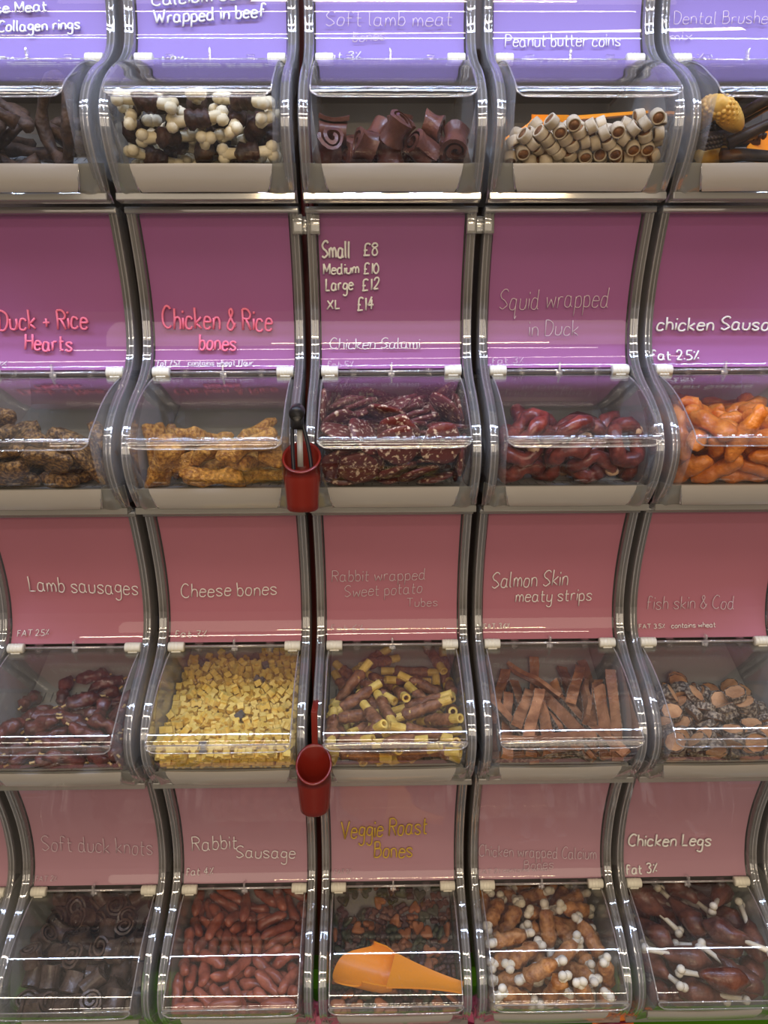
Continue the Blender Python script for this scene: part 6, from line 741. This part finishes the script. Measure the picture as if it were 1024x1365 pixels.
        4, 381, -588, -1242, -2, 0, -148, 5, 257, -525, -1181, -17, -307, -15, 6, 537, -650, -1204, 127, -151, 6, 7, 338, -461, -1242, -2, -2, 67, 0, -680, -500, -1241, 6, 0, 219, 1, -358, 636, -1242, 0, -2, 303, 2, 372, -227, -1170, 42, -31, 119, 3, 116, 537, -727, -52, 270, -67, 4, 456, -280, -1000, -75, 253, 17, 5, -736, -764, -1217, -35, 24, 37, 6, -20, -728, -1171, 193, 229, -14, 7, -166, 340, -813, -80, -275, 90,
        0, 185, -162, -1090, 141, -234, -146, 1, 222, -612, -1180, 81, 215, -159, 2, -549, 738, -640, -241, 106, 28, 3, 582, -18, -1052, 9, -83, 290, 4, -473, -752, -1181, -42, 198, 183, 5, 646, 674, -678, 5, 78, -288, 6, -262, -17, -1037, -268, -47, -65, 7, -790, 890, -533, 162, -77, -140, 0, 454, -538, -1162, 238, -130, 42, 1, -738, -649, -1219, 45, -14, 37, 2, 762, -446, -1181, -80, 287, 16, 3, 778, -90, -1037, 187, -187, 64,
        4, 581, 521, -760, 47, 30, -115, 5, -53, -222, -1167, 11, 71, -268, 6, 557, -135, -1089, -14, 4, -220, 7, -800, -562, -1178, 50, -149, -50, 0, -420, 893, -558, -109, -265, -63, 1, 115, -799, -1203, 155, -210, 72, 2, 405, 689, -667, -29, -296, -78, 3, 354, -81, -1086, 18, 75, -262, 4, 447, -398, -1027, 177, -199, 68, 5, 578, -227, -1146, -28, 289, -63, 6, 110, -498, -1191, 158, 11, -200, 7, 396, -640, -1155, 197, -67, -44,
        0, 188, 230, -920, -80, 280, 64, 1, 747, -133, -1098, -19, 5, -3, 2, -590, -187, -1146, -76, 282, 69, 3, -124, -183, -1109, -59, 287, -54, 4, 40, 335, -803, -69, -91, 213, 5, 632, -346, -1088, -44, -65, -41, 6, 125, -679, -1215, -45, -66, -235, 7, -381, -720, -1213, 60, 196, 168, 0, -321, 299, -837, 41, 29, 247, 1, 351, -832, -1148, 40, 273, 43, 2, -588, 17, -949, 80, -27, 108, 3, -499, 219, -926, -71, -283, -71,
        4, 111, -3, -923, 199, 164, 95, 5, -649, -120, -1074, 300, -10, 55, 6, -696, 635, -698, -44, 292, 80, 7, 265, 708, -657, -200, 187, 47, 0, 502, -209, -1035, -274, -118, -60, 1, 657, -361, -1171, -142, -56, 125, 2, 265, -372, -1049, 265, 35, -17, 3, 45, -318, -1086, 110, 4, 120, 4, -307, -500, -1148, 143, 189, 0, 5, 779, -687, -1228, -35, -33, 157, 6, -263, -257, -1184, 32, -53, 196, 7, 619, -747, -1184, 240, 122, 95,
        0, 705, 118, -944, 29, -64, -172, 1, -375, 267, -901, 47, 16, -60, 2, -359, -17, -939, -37, -113, 47, 3, -107, 447, -798, 33, -60, 210, 4, -247, 79, -958, 40, 61, 173, 5, -520, 353, -849, -108, -263, -87, 6, -83, -598, -1174, -6, 2, -21, 7, -607, -533, -1198, -90, 57, -253, 0, -215, -335, -1137, 9, 2, -204, 1, 802, -286, -1098, -81, -145, 76, 2, -95, -756, -1109, -39, -18, 289, 3, -497, -207, -1093, 241, -123, -91,
        4, -389, 119, -981, 0, 84, -301, 5, -742, -269, -1170, -26, -294, 62, 6, 163, -420, -1142, -44, 139, 156, 7, -76, -436, -1154, 63, -231, -150, 0, -190, 946, -1241, 6, 0, 243, 1, -475, -834, -1174, 244, -14, 8, 2, 507, 873, -566, -260, 23, 6, 3, 201, -18, -1044, -251, 66, 43, 4, 309, 306, -841, -7, 13, 170, 5, -368, -349, -1197, 95, 56, -289, 6, -531, -641, -1174, 2, 6, 84, 7, -371, -103, -1044, -35, 2, -106,
        0, 68, 53, -1016, 51, -5, 3, 1, -267, 458, -795, -224, -144, -41, 2, -341, -256, -1067, 102, 22, 220, 3, -220, -462, -996, 99, 34, 89, 4, -491, -132, -1010, 159, -213, 87, 5, -12, 498, -774, 27, -56, 212, 6, 20, 101, -867, 288, 58, 9, 7, 567, 88, -940, -48, 36, 161, 0, 325, 515, -736, -262, 37, -50, 1, 618, -284, -1055, -89, -31, 25, 2, -730, 108, -987, 40, 40, -151, 3, 467, -51, -1000, 44, 13, -75,
        4, -725, -843, -1073, 15, -71, 190, 5, 801, 420, -790, 151, -88, -157, 6, 654, 155, -882, 37, 194, 2, 7, 454, -521, -1098, -56, -14, -21, 0, -49, -302, -1116, -66, -245, -47, 1, -554, 130, -965, 46, -6, -45, 2, 665, 791, -611, -154, 231, 59, 3, 738, -290, -1104, 150, 79, 168, 4, 737, -693, -1122, -178, -210, 82, 5, -197, 818, -598, -255, -49, -15, 6, -338, -456, -1100, -92, 44, 292, 7, 234, -754, -1170, -91, 179, -28,
        0, -419, -248, -1076, 65, 60, 112, 1, 662, -132, -1018, 59, -115, -182, 2, -475, -305, -1158, -44, 89, 253, 3, 30, -731, -1102, -27, -10, -127, 4, 277, -487, -1088, -111, -96, -276, 5, -3, 844, -585, 15, 69, -258, 6, 359, -711, -1103, 157, 238, 98, 7, -464, -578, -1129, -62, 6, -210, 0, -771, -176, -1100, 50, 92, 131, 1, -70, 64, -928, -202, -113, 139, 2, 523, -391, -1098, 108, 17, -245, 3, 767, -46, -959, -220, 60, -104,
        4, -632, -747, -1185, -97, 25, -144, 5, -168, 107, -943, 256, -37, -76, 6, -598, -514, -1105, -27, 69, 107, 7, 734, -453, -1105, 16, -56, 172, 0, -593, -271, -1019, -2, -4, 167, 1, -748, -30, -1037, 158, 0, -2, 2, 208, -256, -1055, 55, -147, -132, 3, -781, -694, -1116, -104, 159, 37, 4, -228, -794, -1172, 22, 20, 125, 5, -68, 435, -734, 49, 14, -27, 6, 140, -619, -1119, 96, -29, -96, 7, -239, -195, -1085, 96, 189, 94,
        0, 172, 155, -873, 24, -6, 21, 1, 148, -826, -1107, 236, 98, -49, 2, -373, -707, -1051, 7, -14, -127, 3, 697, -695, -1216, 138, 144, 107, 4, 237, -565, -1074, -79, -232, 120, 5, 471, 572, -732, -138, 249, 58, 6, 382, -369, -1124, -2, 57, 280, 7, 748, -204, -1020, 12, -147, -268, 0, 308, -332, -1002, 163, -219, 58, 1, 287, -834, -1107, 60, 0, -206, 2, -400, -418, -1045, -3, -53, 105, 3, -632, 279, -893, -119, 262, 68,
        4, -351, -643, -1135, -45, -47, -35, 5, -228, 1072, -458, -193, 195, 44, 6, 79, -96, -996, 213, -157, -21, 7, 352, -148, -1026, -72, -51, 36, 0, 491, -95, -949, -49, -299, -54, 1, 9, -507, -1089, -122, -27, 226, 2, 142, 687, -635, 113, -24, 77, 3, -271, -336, -1050, -49, 63, -113, 4, 620, -96, -979, 181, 128, 37, 5, 161, 485, -755, -47, 265, -76, 6, 289, -76, -982, 192, -115, -207, 7, 100, -595, -1007, -282, 18, 5,
        0, 349, 202, -816, 91, 53, 10, 1, -107, -62, -1080, 48, -11, 43, 2, -94, -125, -1015, -287, -89, -53, 3, 589, 334, -813, 198, -196, 45, 4, 219, 63, -974, 37, 59, 157, 5, -740, -237, -1008, -113, -197, 97, 6, -314, 143, -870, -8, 37, 241, 7, -743, 770, -623, -17, -298, -81, 0, 55, -93, -1059, -57, -22, -232, 1, -153, -566, -1096, 100, 221, -18, 2, -306, -771, -1104, -52, 4, 265, 3, -740, 319, -845, -87, 154, -83,
        4, 127, -235, -986, 19, -75, -184, 5, 735, 585, -726, 13, 71, -265, 6, -11, 610, -684, 272, 131, -24, 7, -469, -36, -1005, -73, 42, 167, 0, 69, -434, -1057, -196, 28, -133, 1, -106, 345, -762, -34, -275, 80, 2, -746, -75, -962, -177, 192, 72, 3, 408, -494, -1043, 253, -8, 17, 4, 757, 167, -823, 31, 180, 51, 5, -548, -443, -1073, 208, -178, 104, 6, -142, -322, -1031, 41, -71, -146, 7, -553, -724, -1097, -33, 267, -44,
        0, 484, 170, -877, -112, 253, 51, 1, -194, -678, -1103, -10, -67, -81, 2, -431, 16, -911, -35, -79, 44, 3, -690, -629, -1133, 26, 46, -229, 4, 683, -866, -1143, 141, 215, -80, 5, 178, -106, -946, 11, -98, -167, 6, -629, -245, -1099, 23, -48, 245, 7, -741, 86, -899, 148, 81, 152, 0, -494, 233, -845, 42, 28, -105, 1, 659, -577, -1116, -84, 12, 219, 2, -26, 203, -824, 16, -21, -286, 3, -475, -660, -1015, -5, -41, -131,
        4, 275, 893, -554, -227, -140, -30, 5, 715, 373, -779, -12, -9, -151, 6, -392, 746, -635, 29, 53, -202, 7, 141, -368, -1032, -23, -90, -75, 0, 16, -77, -914, -126, 265, -30, 1, 52, 118, -933, 5, -21, -291, 2, -260, -626, -1042, 222, -102, -83, 3, -578, -362, -1067, 232, 57, 35, 4, -591, -679, -1059, -69, 29, 266, 5, 482, 516, -690, 47, -13, 47, 6, 557, -628, -1105, 167, 198, -164, 7, -364, 455, -775, -28, -72, 90,
        0, -256, -311, -981, 228, -148, -72, 1, -670, -166, -984, -14, -81, -113, 2, -648, 136, -873, 50, -200, -110, 3, 339, -240, -965, -274, 52, -31, 4, -23, -380, -1022, -265, 72, -129, 5, -146, -121, -957, -238, 109, -30, 6, -153, -457, -1062, 75, -49, -285, 7, 449, 977, -509, -250, -88, -24, 0, -177, -857, -1070, 90, -69, 161, 1, -575, -112, -959, -68, 53, 169, 2, -398, -542, -1055, 102, 40, -150, 3, 598, -487, -1124, 178, -20, 142,
        4, -756, -332, -1109, 43, 138, -247, 5, -586, -33, -906, -2, -265, -114, 6, -446, 413, -767, 82, -36, -178, 7, 113, -702, -1077, 74, 72, 224, 0, -729, -439, -1090, 219, -117, 50, 1, -50, -522, -1063, -118, -44, 218, 2, 602, 228, -869, 256, -51, 166, 3, 163, 310, -808, -215, 171, 49, 4, -27, -626, -1085, 196, 128, -53, 5, 35, 747, -638, 13, 71, -265, 6, -350, -914, -1101, -9, 110, 274, 7, -155, 129, -848, -204, 118, -53,
        0, -682, -831, -1130, 48, -43, 84, 1, 745, 1035, -481, 33, 48, -183, 2, 498, -765, -1167, -145, 54, -179, 3, -746, -370, -1038, 17, 143, -278, 4, 268, 395, -794, -32, -45, -221, 5, -500, 88, -878, 224, 205, -39, 6, -209, -207, -975, 96, -215, 28, 7, -713, 495, -776, 47, 21, -85, 0, 556, -792, -1100, 153, -227, -49, 1, -15, 986, -1242, 280, 141, 2, 2, 596, 431, -738, -65, 277, 77, 3, -314, -118, -981, -39, -8, -223],
    (4, 4): [0, 653, -929, -958, 231, 137, -144, 1, -24, -611, -1153, 210, 15, 0, 0, -411, 121, -889, -101, 73, -41, 1, -256, -376, -1148, -12, -205, 212, 0, -454, -844, -1048, -106, 20, 23, 1, -473, -401, -927, -26, -289, 76, 0, -713, -505, -1142, -7, -16, 162, 1, 439, -452, -1162, 56, -11, -42, 0, 254, -786, -1109, 4, -169, -220, 1, 346, -189, -1051, -101, 36, -28, 0, -391, 374, -740, -240, 64, 12, 1, -470, -637, -925, -99, 7, -15,
        0, -510, -108, -921, 42, 220, 156, 1, 597, -550, -940, 160, -261, -31, 0, 478, 0, -954, -94, 55, -40, 1, 399, 508, -673, -12, 136, -173, 0, 460, -412, -780, -118, -114, 158, 1, 133, -352, -983, -96, -251, 147, 0, 716, 40, -811, 215, -208, -12, 1, 56, -745, -880, 184, -153, -22, 0, 495, 331, -536, 28, -54, -263, 1, -496, -1056, -805, -176, 9, 85, 0, -467, -813, -782, 5, 263, -171, 1, -116, 33, -797, -69, 52, -254,
        0, -100, -430, -780, -49, 13, -179, 1, -504, 24, -669, 36, -11, 65, 0, -33, 168, -600, 123, 124, 14, 1, 14, -114, -683, -122, 39, 58, 0, 418, -8, -670, -39, -83, 255, 1, -518, -527, -699, 95, 42, 48, 0, 264, -216, -561, 2, -23, 199, 1, 214, 603, -558, 61, -53, 54, 0, -22, 423, -527, 74, 241, -105, 1, -332, -637, -560, 35, 5, 63, 0, -3, 764, -529, 43, -6, 42, 1, -712, 369, -541, 118, 70, 158,
        0, 326, -736, -734, 274, -130, 31, 1, 335, -1060, -767, 128, -178, 116, 0, 166, -671, -547, 136, 2, 77, 1, 122, 1060, -373, 40, 3, -5, 0, 609, -347, -589, 81, -12, 213, 1, -409, 534, -531, -278, 144, -30, 0, -481, -435, -486, -73, -8, 39, 1, -611, 35, -464, 95, 43, 104, 0, 686, -798, -695, 181, -128, 185, 1, 516, 84, -475, -89, 162, -244, 0, -470, 912, -437, 19, 304, 31, 1, -425, -121, -507, 65, 22, -217,
        0, -44, -1087, -693, -104, 102, 183, 1, -185, -937, -533, 256, 4, 51, 0, -564, 613, -292, -41, 96, -158, 1, 51, -274, -480, 212, -105, -177],
    (4, 5): [0, -96, -734, -1128, -213, 4, 17, 1, -278, -103, -994, 36, 8, 27, 0, 386, -471, -1134, -23, -71, 242, 1, 283, 227, -809, -226, -38, 16, 0, -651, -755, -1008, -49, 33, 150, 1, -313, -428, -1072, 2, -275, 97, 0, -652, 301, -768, -198, -183, -7, 1, -321, -486, -800, 129, 285, 32, 0, -94, -123, -781, -25, 81, -76, 1, 688, -476, -894, -74, -7, 148, 0, -459, 900, -455, -10, 38, -43, 1, -478, 229, -617, -200, 98, 98,
        0, 250, -492, -910, -222, -213, -2, 1, 512, -208, -896, 88, -112, -140, 0, 368, 470, -613, -263, 28, -11, 1, 477, 80, -572, -13, -69, 244, 0, 422, 927, -427, -39, -258, 127, 1, 373, -191, -664, -6, 5, -46, 0, 289, -807, -669, -102, -264, -72, 1, -594, -685, -746, 214, -148, -26, 0, -32, -985, -871, -54, 11, -14, 1, -188, 389, -587, -78, 25, -78, 0, -570, -201, -546, 28, 58, 194, 1, -373, -734, -535, -23, -266, 126,
        0, 159, -445, -644, 0, 131, 250, 1, 323, 649, -393, -21, 78, 242, 1, -44, -1047, -577, 27, 180, 254, 0, 715, -408, -458, -149, -157, 57, 1, 109, 242, -356, 165, -70, -90, 0, 469, 11, -264, -107, 169, -171, 0, 413, -653, -345, 8, 3, -64, 1, -445, -52, -362, 15, 55, -58, 0, -65, -49, -412, 47, 38, 198, 1, -94, 864, -304, 184, -104, -35],
}
EXTRA = {(1, 5, 7): (t_corn, 'yellow knobbly corn cob chew in the top right bin', 'yellow corn chews'), (3, 2, 9): (t_cheese, 'tiny dark grey bone treat among the yellow ones', 'dark cheese bones')}
VEG = ['orange', 'brown', 'green', 'dark']
SCOOPS = {}
for _k, _l, _e in (((4, 3), (.001, -.076, -.066), (.15, .14, -.24)), ((1, 4), (.000, -.026, -.066), (.3, -.05, .15)), ((1, 5), (.070, -.010, -.080), (.4, -.1, .6))):
    from mathutils import Euler
    SCOOPS[_k] = (Matrix.Translation(_l) @ Euler(_e).to_matrix().to_4x4()).inverted()
for (r, c), flat in POSES.items():
    L = [flat[i:i+7] for i in range(0, len(flat), 7)]
    fn, nv, label, cat, group = KINDS[r, c]; protos = {}; base = Vector((XC[c], D, HZ[r])); rest = []
    order = list(range(len(L)))
    if len(L) > 300: order.sort(key=lambda i: L[i][2]*.9-L[i][3])      # nearest and highest first
    for rank, i in enumerate(order):
        v, x, y, z, ax, ay, az = L[i]
        if r == 1 and z > -550: continue
        if (r, c) in SCOOPS:      # nothing inside the scoop bowl
            sp = SCOOPS[r, c] @ (Vector((x, y, z))/10000)
            if (-.09 < sp.x < .008 and abs(sp.y) < .036 and sp.z > -.036) or (0 <= sp.x < .10 and abs(sp.y) < .02 and sp.z > -.012): continue
        p = base+Vector((x, y, z))/10000; rv = Vector((ax, ay, az))/100; q = Quaternion(rv.normalized(), rv.length) if rv.length else Quaternion()
        if rank >= 300 and (r, c, v) not in EXTRA: rest.append((p, q)); continue
        ex = EXTRA.get((r, c, v)); f2 = ex[0] if ex else fn
        if v not in protos:
            pr = build_treat(f2, v if not (ex and f2 is t_corn) else 0); root = obj(pr[0][0], pr[0][1]); root['label'] = ex[1] if ex else label; root['category'] = cat; root['group'] = ex[2] if ex else group
            if fn is t_veg: root['label'] = 'tiny %s veggie treat in the bin with the big orange scoop' % VEG[v % 4]; root['group'] = '%s veggie roast bones' % VEG[v % 4]
            kids = []
            for nm, me, lb in pr[1:]:
                k = obj(nm, me, root)
                if lb: k['label'] = lb
                kids.append(k)
            protos[v] = (root, kids); o = root
        else:
            root, kids = protos[v]; o = root.copy(); C.objects.link(o)
            for k in kids:
                k2 = k.copy(); k2.parent = o; C.objects.link(k2)
        o.rotation_mode = 'QUATERNION'; o.location = p; o.rotation_quaternion = q
    if rest:
        me0 = protos[0][0].data; vs = [u.co.copy() for u in me0.vertices]; fs = [tuple(f.vertices) for f in me0.polygons]
        me = mk('cheese_heap', merge(*[([q @ a+p for a in vs], fs) for p, q in rest]), F['cheese'], False)
        obj('cheese_heap', me, None, kind='stuff', label='rest of the small yellow cheese bones heaped deeper in the bin', category='dog treat')

# ---------------------------------------------------------------- scoops, cups, tongs, packets
def scoop(name, loc, rot, label):
    """feed scoop: half-round trough open at one end, round back, flat tapered handle"""
    R = .030; L = .080; rows = []
    for i in range(25):
        t = i/24; x = -L*(1-t); a0 = math.pi*.5*1.06
        rr = R*(1.0-.10*t) if t < .75 else R*(.9-1.5*(t-.75)**1.6*1.6)
        zc = 0 if t < .75 else -.004*(t-.75)*4
        rows.append([(x+(.034*(1-t)**2)*math.sin(q)**6+.010*(1-t)**2*math.sin(q)**2, rr*math.sin(q), zc-rr*math.cos(q)) for q in [-a0+2*a0*k/24 for k in range(25)]])
    bowl = thick(strip(rows), -.0018)
    capc = Vector((.0, 0, -.010)); last = [Vector(p) for p in rows[-1]]; cap = ([capc]+last, [(0, k+1, k+2) for k in range(24)])
    H = []
    for i in range(12):
        t = i/11; x = -.006+.092*t; wd = .0175*(1-t)**1.5+.0085; z = -.002+.006*t
        H.append([(x, wd*u, z-.004*(1-u*u)*(1-.6*t)) for u in [-1+2*k/6 for k in range(7)]])
    t = obj(name, None, None, loc); t.rotation_euler = rot; t.empty_display_size = .02
    t['label'] = label; t['category'] = 'scoop'
    put('scoop_bowl', merge(bowl, thick(cap, .0018)), 'orange', t); put('handle', thick(strip(H), .0026), 'orange', t); return t
b = lambda r, c, x, p, z: (XC[c]+x, D-p, HZ[r]+z)
scoop('feed_scoop', b(4, 3, .001, .076, -.066), (.15, .14, -.24), 'orange scoop lying on the veggie roast bones under the lid')
scoop('feed_scoop', b(1, 4, .000, .026, -.066), (.3, -.05, .15), 'orange scoop half buried behind the cream coin treats')
scoop('feed_scoop', b(1, 5, .070, .010, -.080), (.4, -.1, .6), 'orange scoop behind the dark brushes in the top right bin')

def cup(name, loc, label, tall):
    n = 36; R0 = .0165; R1 = .0195; H = .056; sl = .70; V = []; rings = []
    def ring(r, h, cut=True, top=False):
        out = []
        for k in range(n):
            a = 2*math.pi*k/n; x = r*math.cos(a); y = r*math.sin(a); out.append(Vector((x, y, h+(y*sl if top else 0))))
        return out
    rs = [ring(.004, -H), ring(R0-.002, -H), ring(R0, -H+.002)]+[ring(R0+(R1-R0)*i/6, -H+.002+(H-.022)*i/6) for i in range(1, 7)]+[ring(R1, 0, top=True), ring(R1+.0012, .0002, top=True), ring(R1+.0010, .0016, top=True), ring(R1-.0008, .0020, top=True), ring(R1-.0016, .0002, top=True), ring(R1-.0018, -.020), ring(R0-.0018, -H+.004), ring(.002, -H+.003)]
    vf = strip([r+r[:1] for r in rs])
    t = obj(name, None, None, loc, label=label, category='cup'); t.empty_display_size = .02
    put('cup_body', vf, 'red', t)
    pl = put('hanging_plate', box(-.0035, .0035, .0200, .0225, -.040, tall, .0006), 'red', t); put('hook', box(-.0035, .0035, .0215, .060, tall-.003, tall, .0006), 'red', pl)
    return t
CUP1 = (-.0745, D-.128, HZ[2]-.089); CUP2 = (-.0690, D-.128, HZ[3]-.096)
cup('tong_cup', CUP1, 'red plastic cup with black tongs in it, beside the salami bin', .030)
cup('tong_cup', CUP2, 'empty red plastic cup beside the wrapped tube bin', .055)
tg = obj('tongs', None, None, CUP1, label='black tongs standing in the upper red cup', category='tongs'); tg.empty_display_size = .02
for s, nm in ((-1, 'arm'), (1, 'arm')):
    path = crom([(-.004+s*.0045, .004, .046), (-.004+s*.0055, .004, .036), (-.001+s*.0085, .003, .010), (.001+s*.0095, .000, -.020), (s*.008, -.002, -.050)], 5)
    put('arm', sweep(path, .0021, 8, sq=1.5), 'black', tg)
put('spring_grip', merge(sweep([(-.004, -.004, .046), (-.004, -.0035, .0465), (-.004, .011, .0490), (-.004, .012, .0488)], [.0068, .0080, .0080, .0062], 18), sweep([(-.004, .003, .030), (-.004, .003, .047)], [.0064, .0078], 16, sq=.7)), 'black', tg)
put('steel_strip', box(-.0050, .0010, .006, .0068, -.01, .034), 'steel', tg)

def packet(name, x, p, z, rot, wd, ht, film, label, seed):
    rn = random.Random(seed); rows = []
    def face(s):
        return [[(wd*u/2*(1-.04*abs(v)), s*.010*(1-abs(u)**3)*(1-abs(v)**3)+.0016*math.sin(9*u+seed)*math.cos(7*v), ht*v/2) for u in [-1+2*k/12 for k in range(13)]] for v in [-1+2*k/12 for k in range(13)]]
    t = obj(name, mk(name, merge(strip(face(-1)), strip([r[::-1] for r in face(1)])), M[film]), None, (XC[3]+x, D-p, z), label=label, category='packet'); t.rotation_euler = rot
    for k in range(4):
        put('printed_band', xf(box(-wd*.42, wd*.42, -.0116, -.0100, -.0012, .0012), (0, 0, ht*(.42-.17*k)), (0, 0, 0)), 'maroon' if film != 'maroon' else 'orangefilm', t)
    for k in (-1, 1): put('crimped_seal', box(-wd*.48, wd*.48, -.0012, .0012, k*ht/2-.006, k*ht/2+.003), film, t)
    return t
zb = HZ[4]-.2135
for k, (x, p, rz, wd, film, lb) in enumerate([(-.100, .034, .2, .075, 'pinkfilm', 'shiny pink packet leaning below the rabbit sausage bin'), (-.025, .036, -.1, .080, 'pinkfilm', 'pink packet directly below the veggie roast bin'), (.058, .034, .15, .080, 'pinkfilm', 'pink packet below the veggie roast bin, on the right'),
        (.115, .034, -.25, .060, 'pinkfilm', 'pink packet with dark lines below the chicken wrapped bone bin'), (.300, .034, .1, .060, 'orangefilm', 'orange packet below the gap beside the drumstick bin')]):
    packet('treat_packet', x, p, zb, (-.25, 0, rz), wd, .105, film, lb, k)
